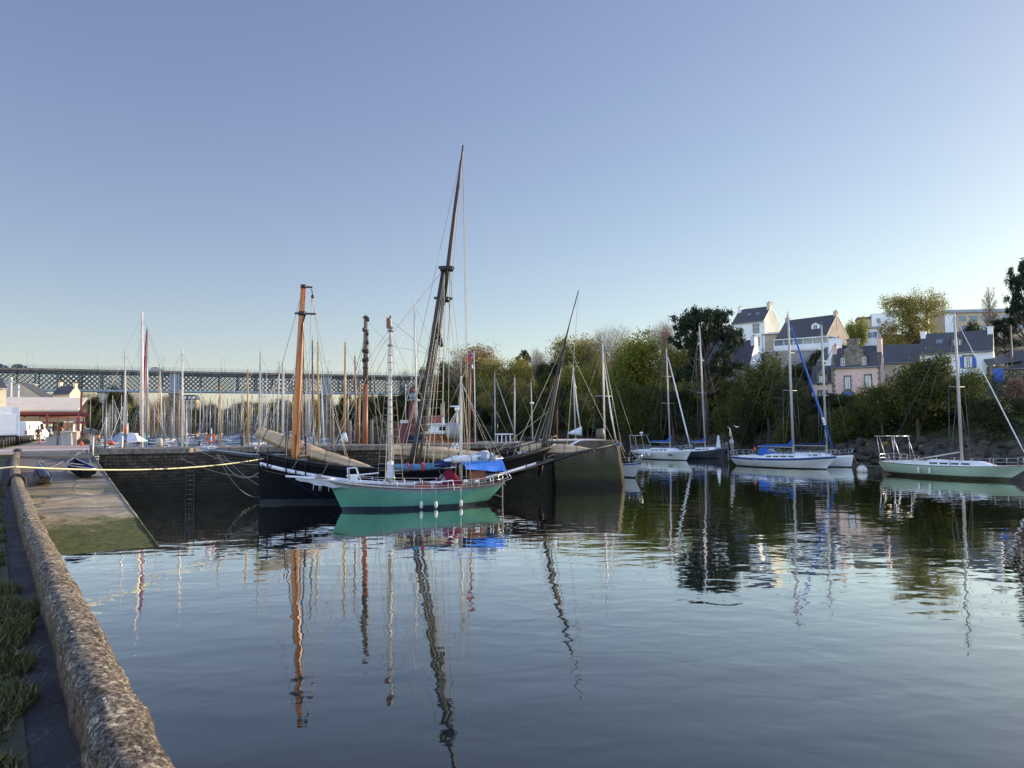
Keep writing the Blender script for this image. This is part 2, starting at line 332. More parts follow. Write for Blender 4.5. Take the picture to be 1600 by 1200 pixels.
def water_mat():
    m, t, b = base_mat('water', (.009, .016, .017), .5, 0, 0)
    tc = _n(t, 'TexCoord')
    def wv(sx, sy, rot, scale, detail, rough=.5):
        mp = _n(t, 'Mapping'); mp.inputs['Scale'].default_value = (sx, sy, 1); mp.inputs['Rotation'].default_value = (0, 0, R(rot))
        t.links.new(tc.outputs['Object'], mp.inputs[0]); return noi(t, mp.outputs[0], scale, detail, rough, .3)
    a = wv(.6, 1.3, 12, .5, 1); c = wv(.85, 1.25, -18, 1.25, 1.5); d = wv(.8, 1.3, 25, 4.5, 1)
    patch = noi(t, tc.outputs['Object'], .045, 3); pr = ramp(t, [(.35, (.45, .45, .45)), (.65, (1.4, 1.4, 1.4))]); t.links.new(patch, pr.inputs[0])
    h = mth(t, 'ADD', mth(t, 'MULTIPLY', a, .050), mth(t, 'MULTIPLY', mth(t, 'ADD', mth(t, 'MULTIPLY', c, .031), mth(t, 'MULTIPLY', d, .0018)), pr.outputs[0]))
    n = _n(t, 'Bump'); n.inputs['Strength'].default_value = 1.0; n.inputs['Distance'].default_value = WATER_AMP
    t.links.new(h, n.inputs['Height']); 
    fr = _n(t, 'Fresnel'); fr.inputs[0].default_value = 1.333; t.links.new(n.outputs[0], fr.inputs[1])
    gl = _n(t, 'BsdfGlossy'); gl.inputs['Roughness'].default_value = .02; gl.inputs['Color'].default_value = (.97, .98, .93, 1); t.links.new(n.outputs[0], gl.inputs['Normal'])
    ms = _n(t, 'MixShader'); out = [q for q in t.nodes if q.type == 'OUTPUT_MATERIAL'][0]
    t.links.new(mth(t, 'MULTIPLY', mth(t, 'POWER', fr.outputs[0], 1.12), 2.75, True), ms.inputs[0]); t.links.new(b.outputs[0], ms.inputs[1]); t.links.new(gl.outputs[0], ms.inputs[2]); t.links.new(ms.outputs[0], out.inputs[0])
WATER_AMP = 0.3
water_mat()

# ------------------------------------------------------------------ mesh helpers
class MB:
    def __init__(s): s.v = []; s.f = []; s.m = []; s.sm = []
    def add(s, vs, fs, mi=0, smooth=False):
        o = len(s.v); s.v += [tuple(p) for p in vs]
        for f in fs: s.f.append(tuple(i + o for i in f)); s.m.append(mi); s.sm.append(smooth)
    def box(s, a, b, mi=0, M=None):
        x0, y0, z0 = a; x1, y1, z1 = b
        vs = [Vector(p) for p in ((x0, y0, z0), (x1, y0, z0), (x1, y1, z0), (x0, y1, z0), (x0, y0, z1), (x1, y0, z1), (x1, y1, z1), (x0, y1, z1))]
        if M is not None: vs = [M @ p for p in vs]
        s.add(vs, [(0, 3, 2, 1), (4, 5, 6, 7), (0, 1, 5, 4), (1, 2, 6, 5), (2, 3, 7, 6), (3, 0, 4, 7)], mi)
    def beam(s, p, q, w, h, mi=0, upv=Vector((0, 0, 1))):
        p, q = Vector(p), Vector(q); d = (q - p).normalized()
        sd = d.cross(upv)
        if sd.length < 1e-3: sd = d.cross(Vector((0, 1, 0)))
        sd.normalize(); u = sd.cross(d)
        vs = [c + sd * (a * w / 2) + u * (bb * h / 2) for c in (p, q) for a, bb in ((-1, -1), (1, -1), (1, 1), (-1, 1))]
        s.add(vs, [(0, 3, 2, 1), (4, 5, 6, 7), (0, 1, 5, 4), (1, 2, 6, 5), (2, 3, 7, 6), (3, 0, 4, 7)], mi)
    def tube(s, pts, r, n=6, mi=0, smooth=True, caps=True):
        pts = [Vector(p) for p in pts]
        if not isinstance(r, (list, tuple)): r = [r] * len(pts)
        rings = []; prev = None
        for i, p in enumerate(pts):
            d = (pts[min(i + 1, len(pts) - 1)] - pts[max(i - 1, 0)]).normalized()
            if prev is None:
                a = Vector((0, 0, 1)) if abs(d.z) < .9 else Vector((1, 0, 0))
                e = d.cross(a).normalized()
            else:
                e = prev - d * prev.dot(d); e.normalize()
            prev = e; g = d.cross(e)
            rings.append([p + (e * math.cos(2 * math.pi * k / n) + g * math.sin(2 * math.pi * k / n)) * r[i] for k in range(n)])
        s.loft(rings, mi, True, smooth, caps)
    def loft(s, rings, mi=0, closed=False, smooth=True, caps=False, mrow=None):
        o = len(s.v); n = len(rings[0])
        for rg in rings: s.v += [tuple(p) for p in rg]
        for i in range(len(rings) - 1):
            for k in range(n if closed else n - 1):
                k2 = (k + 1) % n
                s.f.append((o + i * n + k, o + i * n + k2, o + (i + 1) * n + k2, o + (i + 1) * n + k))
                s.m.append(mrow[k] if mrow else mi); s.sm.append(smooth)
        if caps:
            s.f.append(tuple(o + k for k in range(n))[::-1]); s.m.append(mi); s.sm.append(False)
            q = o + (len(rings) - 1) * n; s.f.append(tuple(q + k for k in range(n))); s.m.append(mi); s.sm.append(False)
    def ball(s, c, r, mi=0, n=10, m=7, M=None):
        rr = r if isinstance(r, (tuple, list)) else (r, r, r); rings = []
        for j in range(m + 1):
            th = math.pi * (j / m); th = min(max(th, .02), math.pi - .02)
            rings.append([Vector((c[0] + rr[0] * math.sin(th) * math.cos(2 * math.pi * k / n), c[1] + rr[1] * math.sin(th) * math.sin(2 * math.pi * k / n), c[2] - rr[2] * math.cos(th))) for k in range(n)])
        s.loft(rings, mi, True, True, True)
    def rope(s, p, q, sag=0.0, r=.01, mi=0, n=12, sides=4):
        p, q = Vector(p), Vector(q)
        if sag == 0: s.tube([p, q], r, sides, mi, True, False); return
        s.tube([p.lerp(q, i / n) - Vector((0, 0, 4 * sag * (i / n) * (1 - i / n))) for i in range(n + 1)], r, sides, mi, True, False)
    def build(s, name, mats, parent=None, W=None):
        """W: world->local matrix when the points were given in world space"""
        me = bpy.data.meshes.new(name)
        vs = s.v if W is None else [tuple(W @ Vector(p)) for p in s.v]
        me.from_pydata(vs, [], s.f); me.validate(clean_customdata=False)
        for mt in (mats if isinstance(mats, (list, tuple)) else [mats]): me.materials.append(MATS[mt])
        if len(me.polygons) == len(s.m):
            me.polygons.foreach_set('material_index', s.m); me.polygons.foreach_set('use_smooth', s.sm)
        me.update()
        o = bpy.data.objects.new(name, me); COL.objects.link(o)
        if parent is not None: o.parent = parent
        return o
def qmesh(name, V, n_per, mats, parent=None, smooth=False):
    """V: (n*n_per,3) array, faces are consecutive runs of n_per vertices"""
    V = np.asarray(V, dtype=np.float32); nf = len(V) // n_per
    me = bpy.data.meshes.new(name); me.vertices.add(len(V)); me.vertices.foreach_set('co', V.ravel())
    me.loops.add(nf * n_per); me.loops.foreach_set('vertex_index', np.arange(nf * n_per, dtype=np.int32))
    me.polygons.add(nf); me.polygons.foreach_set('loop_start', np.arange(nf, dtype=np.int32) * n_per)
    me.update(calc_edges=True); me.materials.append(MATS[mats])
    o = bpy.data.objects.new(name, me); COL.objects.link(o)
    if parent is not None: o.parent = parent
    return o
def empty(name, loc=(0, 0, 0), rz=0.0, label=None, cat=None, group=None):
    o = bpy.data.objects.new(name, None); COL.objects.link(o); o.location = loc; o.rotation_euler = (0, 0, rz); o.empty_display_size = .3
    return tag(o, label, cat, group)
def tag(o, label=None, cat=None, group=None, kind=None):
    if label: o['label'] = label
    if cat: o['category'] = cat
    if group: o['group'] = group
    if kind: o['kind'] = kind
    return o
def struct(o): o['kind'] = 'structure'; return o
def inv(root):
    return (Matrix.Translation(root.location) @ Matrix.Rotation(root.rotation_euler.z, 4, 'Z')).inverted()
def copy_tree(o, parent=None):
    c = o.copy(); COL.objects.link(c); c.parent = parent
    for ch in o.children: copy_tree(ch, c)
    return c
def sstep(a, b, x):
    x = min(max((x - a) / (b - a), 0), 1); return x * x * (3 - 2 * x)
def lerp(a, b, t): return a + (b - a) * t

# ------------------------------------------------------------------ water and terrain
g = MB(); g.add([(-1500, -300, 0), (1500, -300, 0), (1500, 2500, 0), (-1500, 2500, 0)], [(0, 1, 2, 3)])
water = g.build('water', 'water'); struct(water)

SR = [(62, -60), (52, 20), (47, 66), (43, 84), (37, 108), (34, 123), (26, 151), (8, 168), (-14, 182), (-36, 202), (-56, 232), (-70, 290), (-95, 380), (-150, 470), (-330, 560)]
SRB = [(900, -60)] ; SRT = [(-330, 1400), (900, 1400)]
POLY_R = SR + SRT + SRB
EDGE0 = Vector((-41.0, 66.0)); EDGE_DIR = Vector((-.506, .862))
SL = [(-36, 52), (-47, 80), (-85, 148), (-133, 234), (-150, 300), (-240, 420), (-560, 600)]
POLY_L = SL + [(-900, 600), (-900, -80), (40, -80), (4.0, -6), (-2.2, 3), (-30, 44)]
def pdist(x, y, poly, closed_n):
    inside = False; dm = 1e9; n = len(poly)
    for i in range(n):
        x1, y1 = poly[i]; x2, y2 = poly[(i + 1) % n]
        if (y1 > y) != (y2 > y) and x < (x2 - x1) * (y - y1) / (y2 - y1) + x1: inside = not inside
        if i < closed_n - 1:
            dx, dy = x2 - x1, y2 - y1; tt = max(0, min(1, ((x - x1) * dx + (y - y1) * dy) / (dx * dx + dy * dy)))
            dm = min(dm, math.hypot(x - x1 - dx * tt, y - y1 - dy * tt))
    return dm if inside else -dm
PADS = []
def prof(d, pts):
    for (a, za), (b, zb) in zip(pts, pts[1:]):
        if d <= b: return za + (zb - za) * (d - a) / (b - a)
    return pts[-1][1]
PR = [(-30, -4), (0, -.5), (2, .9), (6, 2.2), (20, 6.2), (30, 9.5), (55, 13.5), (90, 21), (150, 27), (400, 38), (1200, 45)]
PL = [(-30, -4), (0, 1.0), (30, 2.8), (90, 3.0), (300, 6)]
def ground(x, y, fine=True):
    d = pdist(x, y, POLY_R, len(SR))
    if d > -25:
        z = prof(d, PR)
        if y < 75 and x > 0: z = z * (0.55 + .45 * sstep(20, 75, y))
        if y > 300: z = lerp(z, min(z, 14), sstep(300, 380, y))
        if d > 4 and PADS:
            sw = .12; sz = .12 * z
            for px_, py_, pz_, pr_ in PADS:
                wgt = math.exp(-((x - px_) ** 2 + (y - py_) ** 2) / pr_ ** 2); sw += wgt; sz += wgt * pz_
            z = lerp(z, sz / sw, sstep(4, 12, d))
        if fine and d > 0: z += .5 * mnoise.noise(Vector((x * .13, y * .13, 0))) * min(d / 6, 1)
        return z
    d2 = pdist(x, y, POLY_L, len(SL))
    if d2 > -25:
        z = prof(d2, PL)
        if y > 225: z += 22 * sstep(225, 330, y) * sstep(0, 55, d2)
        if y < 225: z = min(z, 2.6)
        return z if d2 > 0 else min(z, -.5)
    if y > 560: return prof(y - 560, [(0, -3), (15, 1), (60, 10), (500, 22), (900, 26)])
    return -4
# house and tree pads: (x, y, z, r) come from the buildings below
def hp(px, py, Y): p = atY(px, py, Y); return p
HOUSES = {}
def pad(name, px, py, Y, r=9, dz=0):
    p = atY(px, py, Y); PADS.append((p.x, p.y, p.z + dz, r)); HOUSES[name] = p; return p
pad('pink', 1340, 632, 112, 11); pad('shutter', 1525, 597, 112, 11); pad('slope', 1290, 575, 132, 10)
pad('low_gable', 1178, 602, 142, 10); pad('upper_white', 1182, 538, 172, 11); pad('beige', 1275, 545, 160, 12)
pad('row', 1430, 600, 120, 10); pad('apartment', 1530, 528, 215, 16); pad('modern', 1365, 522, 205, 12)
pad('pine', 1108, 622, 168, 8); pad('bigtree', 1436, 560, 138, 8); pad('right_lawn', 1590, 648, 84, 5)

def terrain():
    xs = np.concatenate([np.arange(-900, -160, 40), np.arange(-160, -60, 8), np.arange(-60, 150, 3.5), np.arange(150, 300, 15), np.arange(300, 1001, 50)])
    ys = np.concatenate([np.arange(-80, 40, 12), np.arange(40, 240, 3.5), np.arange(240, 420, 10), np.arange(420, 700, 30), np.arange(700, 1401, 100), [1800, 2400]])
    V = []; F = []
    for y in ys:
        for x in xs:
            z = ground(float(x), float(y))
            V.append((x, y, z))
    nx = len(xs)
    for j in range(len(ys) - 1):
        for i in range(nx - 1):
            a = j * nx + i; F.append((a, a + 1, a + nx + 1, a + nx))
    me = bpy.data.meshes.new('hillside'); me.from_pydata(V, [], F); me.materials.append(MATS['terrain_mat'])
    me.polygons.foreach_set('use_smooth', [True] * len(F))
    o = bpy.data.objects.new('hillside', me); COL.objects.link(o); struct(o)
terrain()

# ------------------------------------------------------------------ near quay: path, parapet, slipway
PZ = 2.9; QZ = 3.25
A1 = atZ(128, 1200, PZ); A2 = atZ(54, 918, PZ)
PD = (A2 - A1); PD.z = 0; PD.normalize(); PN = Vector((PD.y, -PD.x, 0))      # along the wall, towards the water
WO = A1 - PD * A1.dot(PD); WO.z = 0                                          # s = 0
def W(s, n, z): return WO + PD * s + PN * (n + .00040 * max(s - 14, 0) ** 2 * (1 if n < 1.0 else max(0, 1 - (n - 1) / 3))) + Vector((0, 0, z))
def s_of(p): return (Vector((p.x, p.y, 0)) - WO).dot(PD)
S_STEP = s_of(atZ(80, 905, PZ + .2)); S_END = 58.5
S_J = s_of(atZ(50, 838, PZ))
def parapet_piece(name, s0, s1, wid, hgt, ds, lean=0.0, rough=.012, nofs=0.0, par=None, ends=True):
    b = MB(); rings = []; n = int((s1 - s0) / ds)
    prf = [(0.0, -.05), (0.0, .06), (.01, hgt * .45), (.02, hgt * .74), (.04, hgt * .92), (.075, hgt * 1.02), (.12, hgt * 1.04), (wid * .5, hgt * .99), (wid - .12, hgt * .88), (wid - .07, hgt * .76), (wid - .03, hgt * .56), (wid - .01, hgt * .35), (wid, hgt * .1), (wid, -.4), (wid + .02, -3.6), (.3, -3.6)]
    dense = []
    for (a, c), (a2, c2) in zip(prf, prf[1:]):
        k = max(1, int(math.hypot(a2 - a, c2 - c) / max(ds * .9, .03))) if c > -.3 else 1
        for q in range(k): dense.append((lerp(a, a2, q / k), lerp(c, c2, q / k)))
    dense.append(prf[-1])
    for i in range(n + 1):
        s = lerp(s0, s1, i / n); rg = []
        ed = min(i, n - i) * ds; er = .05 * math.exp(-ed / .03) if ends else 0
        wob = .02 * mnoise.noise(Vector((s * .7, 3.3, 0))) + .012 * mnoise.noise(Vector((s * 2.3, 9, 0)))
        for a, c in dense:
            p = W(s, a + nofs, c + PZ)
            q = Vector((p.x, p.y, p.z))
            dsp = rough * (.55 * mnoise.noise(q * 3.1) + .6 * mnoise.noise(q * 9) + .7 * mnoise.noise(q * 24) + .5 * mnoise.noise(q * 50))
            chip = mnoise.noise(q * 2.3 + Vector((7, 0, 0)))
            if chip > .5: dsp -= (chip - .5) * rough * 6
            cx, cz = wid / 2, hgt * .4
            dx, dz = a - cx, c - cz; l = max(math.hypot(dx, dz), .05)
            fac = 1 if c > -.3 else 0
            o = PN * (dx / l * (dsp - er) * fac + wob) + Vector((0, 0, dz / l * (dsp - er) * fac + wob * .6 * fac))
            rg.append(p + o)
        rings.append(rg)
    b.loft(rings, 0, False, True, False)
    nn = len(dense)
    b.add(rings[0], [tuple(range(nn))], 0); b.add(rings[-1], [tuple(range(nn))[::-1]], 0)
    return b.build(name, 'parapet_stone', par)
wall = empty('parapet', (0, 0, 0), 0, 'low rounded stone parapet crusted with lichen running along the quay path', 'wall')
parapet_piece('coping_section', -1.5, 7.32, .345, .24, .022, par=wall, rough=.017)
parapet_piece('coping_section', 7.335, S_STEP, .348, .245, .022, par=wall, rough=.017)
parapet_piece('coping_section', S_STEP + .015, S_J - .25, .33, .25, .045, par=wall, rough=.016)
o = parapet_piece('broken_section', S_J - .24, S_J + .55, .33, .20, .045, par=wall, rough=.03); o['label'] = 'chipped bare yellowish section of the parapet'
parapet_piece('coping_section', S_J + .56, 24, .33, .25, .07, par=wall, rough=.016)
parapet_piece('coping_section', 24.02, S_END, .33, .25, .16, par=wall, rough=.014)
# path and verge on the land side of the wall
def strip(name, n0, n1, s0, s1, z, m, ds=1.0, jit=0.0):
    b = MB(); rows = []
    k = max(2, int((s1 - s0) / ds))
    for i in range(k + 1):
        s = lerp(s0, s1, i / k)
        j = jit * mnoise.noise(Vector((s * 1.7, 5, 0)))
        rows.append([W(s, lerp(n0 + j, n1, q / 6), z + .012 * mnoise.noise(Vector((s * .8, q * .5, 1)))) for q in range(7)])
    b.loft(rows, 0); return b.build(name, m)
struct(strip('path', -.62, .02, -3, S_END + 2, PZ, 'path_asphalt', .3, .10))
struct(strip('verge_ground', -9, -.22, -3, S_END - 6, PZ + .015, 'terrain_mat', .3, .12))

# slipway
SB = W(s_of(atZ(255, 853, 0)), 0, 0); slip_n = (atZ(255, 853, 0) - W(s_of(atZ(255, 853, 0)), 0, 0)).dot(PN)
s_bot = s_of(atZ(255, 853, 0)); s_bot_l = s_bot - .6; s_top = s_of(atZ(140, 704, 3.1))
def slip_z(s): return lerp(-.0, 3.12, (s - s_bot) / (s_top - s_bot))
def slip():
    b = MB(); rows = []; n = 90
    for i in range(n + 1):
        s = lerp(s_bot - 9, s_top, i / n); rg = []
        for q in range(25):
            nn = lerp(.28, slip_n, q / 24); z = slip_z(s)
            z += .035 * mnoise.noise(Vector((s * .5, nn * .6, 2))) + .015 * mnoise.noise(Vector((s * 2, nn * 2, 5)))
            # a broken hollow near the edge
            e = math.exp(-(((s - s_bot - 12) / 1.6) ** 2 + ((nn - slip_n + 1.0) / .7) ** 2)); z -= .12 * e
            rg.append(W(s, nn, z))
        rg.append(W(s, slip_n + .05, -3)); rows.append(rg)
    b.loft(rows, 0); o = b.build('slipway', 'slip_concrete'); struct(o)
slip()
b = MB()
pts = []
for i in range(40):
    s = lerp(s_bot - 1, s_top, i / 39); pts.append(W(s, slip_n - .06, slip_z(s) + .03))
b.tube([q - Vector((0, 0, .05)) for q in pts], .06, 6)
o = b.build('slip_edge_kerb', 'slip_concrete'); struct(o)

# quay slab at the head of the slip, then the promenade to the market hall
def flat(name, pts, z, m, skirt=None, thick=None):
    b = MB(); n = len(pts); vs = [Vector((p[0], p[1], z)) for p in pts]
    b.add(vs, [tuple(range(n))])
    if skirt is not None:
        lo = [Vector((p[0], p[1], skirt)) for p in pts]; b.add(vs + lo, [(i, n + i, n + (i + 1) % n, (i + 1) % n) for i in range(n)], 1)
        o = b.build(name, [m, 'quay_stone'])
    else: o = b.build(name, m)
    return o
T0 = W(s_top, slip_n + .05, 0); T1 = W(s_top, .3, 0)
E1 = EDGE0 + EDGE_DIR * 100; 
qe0 = atZ(139, 700, QZ)
quay_edge = [(T0.x + .1, T0.y + .1), (-38.7, 67.5), (-85, 148), (-131, 233)]
landL = [(-300, 233), (-300, 0), (-70, 0)]
wlP = W(S_END, -9, 0); 
b = MB()
flat_pts = [(T1.x, T1.y), (T0.x, T0.y)] + quay_edge[1:] + [(-320, 233), (-320, 30), (W(S_END - 6, -9, 0).x - 20, W(S_END - 6, -9, 0).y - 12), (W(S_END - 6, -9, 0).x, W(S_END - 6, -9, 0).y), (W(S_END - 6, 0, 0).x, W(S_END - 6, 0, 0).y)]
struct(flat('promenade', flat_pts, QZ - .12, 'promenade_mat', -1.0))
# concrete apron
a_ = [W(s_top, .1, 0), W(s_top, slip_n + .05, 0), Vector((T0.x - .2, T0.y + .4, 0)) + PD * 4.5, W(s_top + 5.2, -3, 0), W(s_top - 1, -3, 0)]
struct(flat('quay_apron', [(p.x, p.y) for p in a_], QZ - .105, 'concrete_slab'))

# ------------------------------------------------------------------ the pier
PF0 = atZ(203, 782, 0); PF1 = atZ(863, 762, 0)
pdir = (PF1 - PF0); pdir.z = 0; pdir.normalize(); pn = Vector((-pdir.y, pdir.x, 0))
PIER_TOP = 3.28
def PW(a, n, z): return Vector((PF0.x, PF0.y, 0)) + pdir * a + pn * n + Vector((0, 0, z))
LP = (PF1 - PF0).length
a_start = ((slip_n + .12) - (Vector((PF0.x, PF0.y, 0)) - WO).dot(PN)) / pdir.dot(PN)
pier = empty('stone_pier', PF0, 0, 'dark masonry pier with pale coping and a smooth concrete head', 'pier')
pier.location = (PF0.x, PF0.y, 0); PI = inv(pier)
b = MB(); rows = []
for i in range(61):
    a = lerp(a_start, LP, i / 60)
    rows.append([PW(a, .25 * (1 - z / 3) * 0 - .25 * (1 - max(z, 0) / 3) + .04 * mnoise.noise(Vector((a * .8, z * 2, 0))), z) for z in (-3, 0, .4, .8, 1.2, 1.6, 2.0, 2.4, 2.8, 2.96)] + [PW(a, 3.9, 2.96), PW(a, 3.95, -3)])
b.loft(rows, 0, smooth=False); b.add(rows[0], [tuple(range(12))]); b.add(rows[-1], [tuple(range(12))[::-1]])
b.build('masonry_wall', 'pier_stone', pier, PI)
b = MB(); a = a_start; k = 0
while a < LP:
    L_ = random.uniform(1.1, 2.2)
    if not (3.0 < a < 4.2) : 
        j = random.uniform(-.02, .02); b.box((a, -.10 + j, 2.965), (min(a + L_ - .02, LP), 4.05, PIER_TOP + random.uniform(-.015, .015)), 0, Matrix(((pdir.x, pn.x, 0, PF0.x), (pdir.y, pn.y, 0, PF0.y), (0, 0, 1, 0), (0, 0, 0, 1))))
    a += L_
o = b.build('coping_stones', 'coping', pier, PI)
# smooth concrete head
b = MB(); H1 = atZ(972, 757, 0); hl = (Vector((H1.x, H1.y, 0)) - Vector((PF0.x, PF0.y, 0))).dot(pdir) - .75
rows = []
for z in (-3, 0, .8, 1.6, 2.4, 3.0, 3.38):
    ba = .35 * (1 - max(z, 0) / 3.4); rg = []
    c = [(LP + .02, -.5 - ba), (hl - .3 + ba, -.6 - ba), (hl + ba, -.35 - ba), (hl + .1 + ba, 2), (hl - .2 + ba, 4.4), (hl - .8 + ba, 4.8), (LP + .02, 4.8)]
    for q in range(len(c) - 1):
        for u in range(8): rg.append(PW(lerp(c[q][0], c[q + 1][0], u / 8) + .03 * mnoise.noise(Vector((q + u * .3, z, 0))), lerp(c[q][1], c[q + 1][1], u / 8) + .03 * mnoise.noise(Vector((q * 2 + u * .4, z * 2, 5))), z))
    rows.append(rg)
b.loft(rows, 0, False, True); b.add(rows[-1], [tuple(range(len(rows[-1])))])
b.add([rows[k][0] for k in range(7)] + [rows[k][-1] + pn * .01 for k in range(7)], [(k, k + 7, k + 8, k + 1) for k in range(6)])
b.build('pier_head', 'caisson', pier, PI)
b = MB(); Mh = Matrix(((pdir.x, pn.x, 0, PF0.x), (pdir.y, pn.y, 0, PF0.y), (0, 0, 1, 0), (0, 0, 0, 1)))
b.box((LP + .1, -.2, 3.385), (hl - 1.0, 3.6, 3.46), 0, Mh); b.build('head_slab', 'concrete_slab', pier, PI)
# recessed ladders on the face
def ladder(a0, lab, w_=.45):
    root = empty('ladder', (0, 0, 0), 0, lab, 'ladder'); root.location = PW(a0, -.3, 0); I_ = inv(root)
    b = MB()
    for sx in (-w_ / 2, w_ / 2): b.beam(PW(a0 + sx, -.34, -.6), PW(a0 + sx, -.16, 3.25), .07, .05)
    b.build('rail', 'black_iron', root, I_)
    z = -.3
    while z < 3.2: b = MB(); b.tube([PW(a0 - w_ / 2, -.30 + z * .045, z), PW(a0 + w_ / 2, -.30 + z * .045, z)], .018, 5); b.build('rung', 'wire', root, I_); z += .3
p275 = (atY(276, 750, 47.5) - PF0).dot(pdir)
ladder(3.6, 'black iron ladder on the pier wall near the slipway', .5)
# bollards on pier: (a, n)
def bollard(p, lab, r=.2, h=.55, m='concrete_warm', grp=None):
    b = MB(); b.tube([p, p + Vector((0, 0, h * .8)), p + Vector((0, 0, h))], [r, r * .92, r * .6], 12)
    o = b.build('bollard', m, None, Matrix.Translation(-p)); o.location = p; tag(o, lab, 'bollard', grp)
pb = atY(938, 680, 57.8); pb.z = 3.46; bollard(pb, 'squat brown stone bollard at the end of the pier', .36, .8, 'mast_grey')
pb = atZ(249, 698, PIER_TOP); bollard(pb, 'short beige stone bollard on the pier beside a blue tarpaulin', .24, .6, 'concrete_warm')
# life ring on a post
def ring_part(b, c, R_, r_, ax, mi=0, n=20, m=6, m2=None):
    ax = Vector(ax).normalized(); e = ax.cross(Vector((0, 0, 1))).normalized(); g_ = e.cross(ax)
    rings = []
    for i in range(n + 1):
        a = 2 * math.pi * i / n; o_ = e * math.cos(a) + g_ * math.sin(a)
        rings.append([Vector(c) + o_ * (R_ + r_ * math.cos(2 * math.pi * k / m)) + ax * r_ * math.sin(2 * math.pi * k / m) for k in range(m)])
    b.loft(rings, mi, True)
rp = atZ(322, 699, PIER_TOP); rp = PW((rp - PF0).dot(pdir), 3.4, PIER_TOP)
root = empty('life_ring_stand', rp, 0, 'orange life ring on a thin post standing on the pier', 'life ring'); I_ = inv(root)
b = MB(); ring_part(b, rp + Vector((0, -.06, .55)), .27, .06, (0.2, -1, 0)); b.build('ring', 'orange_plastic', root, I_)
b = MB(); b.tube([rp, rp + Vector((0, 0, 1.25))], .03, 6); b.build('post', 'white_paint', root, I_)

# chain lying on the path, and the strap round the wall
b = MB(); c0 = W(S_J + .15, -.02, PZ + .12)
for i in range(16):
    p = c0 - PN * (i * .085) + Vector((0, 0, -.10 * min(i / 3, 1) + .03)) + PD * .03 * math.sin(i * .9)
    ax = Vector((0, 0, 1)) if i % 2 else Vector((.2, 1, .25))
    q = MB(); ring_part(q, (0, 0, 0), .036, .014, (0, 0, 1), n=10, m=5)
    M = Matrix.Translation(p) @ Matrix.Rotation(math.atan2(-PN.y, -PN.x), 4, 'Z') @ Matrix.Rotation(R(80) if i % 2 else R(12), 4, 'X') @ Matrix.Diagonal((1.7, 1, 1, 1))
    b.add([M @ Vector(v) for v in q.v], q.f, 0, True)
o = b.build('mooring_chain', 'rust_chain', None, Matrix.Translation(-c0)); o.location = c0; tag(o, 'rusty iron chain lying across the path to the parapet', 'chain')
def wrap(s, r=.03, mt='rubber', name='tyre_strap', lab='', tail=0, wid=.33, hg=.25):
    b = MB(); base = W(s, 0, PZ); pts = []
    for a, c in ((-.04, -.0), (-.045, .12), (-.01, .22), (.06, hg + .02), (wid * .5, hg + .05), (wid - .05, hg + .02), (wid + .03, .16), (wid + .05, -.1), (wid + .07, -.6 - tail)): pts.append(W(s + .05 * math.sin(a * 9), a, PZ + c))
    b.tube(pts, r, 6); o = b.build(name, mt, None, Matrix.Translation(-base)); o.location = base; tag(o, lab, 'strap')
wrap(s_of(atZ(36, 747, PZ + .2)), .05, 'rubber', 'mooring_strap', 'black hose strap looped over the parapet halfway along')
sE = S_END - .4
b = MB(); pE = W(S_END - .1, .16, PZ + .30); b.ball((0, 0, 0), (.26, .26, .14), 0, 8, 5); b.tube([(0, .1, -.05), (.25, .3, -.25), (.45, .35, -.7)], .07, 6); b.tube([(-.1, -.2, -.02), (-.3, -.2, -.25)], .06, 6)
o = b.build('tarp_bundle', 'rubber'); o.location = pE; tag(o, 'black rubber cap lashed over the far end of the parapet', 'tarpaulin')
# small weathered timber on the apron
b = MB(); p = atZ(60, 717, slip_z(s_top - 4) + .1); b.beam((-2.6, -.1, 0), (2.6, .1, 0), .18, .16); o = b.build('timber_baulk', 'teak'); 
o.location = W(s_top - 3.2, 2.1, slip_z(s_top - 3.2) + .1); o.rotation_euler = (0, 0, R(4)); tag(o, 'long brown timber baulk lying at the head of the slipway', 'timber')

# grass on the verge
def grass_patch(name, n_blades, s0, s1, n0, n1, h, lab_seed, dens=None):
    rng = np.random.default_rng(lab_seed); V = []
    cnt = 0
    while cnt < n_blades:
        s = s0 + (s1 - s0) * rng.random() ** 1.6; n_ = rng.uniform(n0, n1)
        cl = mnoise.noise(Vector((s * 2.2, n_ * 2.2, 3)))
        if n_ > -.17 + .15 * cl + .2 * math.exp(-((s - 8.1) / .35) ** 2) - (.1 if s < 4.9 else 0) - .10 * sstep(9.3, 10.5, s): continue
        if cl < -.35 and rng.random() < .7: continue
        p = W(s, n_, PZ); a = rng.uniform(0, 6.28); hh = h * rng.uniform(.5, 1.25) * (1 + .6 * cl)
        wd = rng.uniform(.004, .009); ln = rng.uniform(.3, 1.1) * hh; sx, sy = math.cos(a), math.sin(a)
        d1 = np.array([sx, sy, 0]) * ln * .4 + np.array([0, 0, hh * .65]); d2 = np.array([sx, sy, 0]) * ln + np.array([0, 0, hh])
        P_ = np.array(p); sd = np.array([-sy, sx, 0]) * wd
        V += [P_ - sd, P_ + sd, P_ + d1 + sd * .8, P_ + d1 - sd * .8, P_ + d1 - sd * .8, P_ + d1 + sd * .8, P_ + d2 + sd * .1, P_ + d2 - sd * .1]
        cnt += 1
    o = qmesh(name, V, 4, 'grass_leaf'); tag(o, 'rough grass growing along the edge of the quay path', 'grass', kind='stuff'); return o
grass_patch('grass', 75000, 3.5, 30, -1.9, .0, .085, 3)

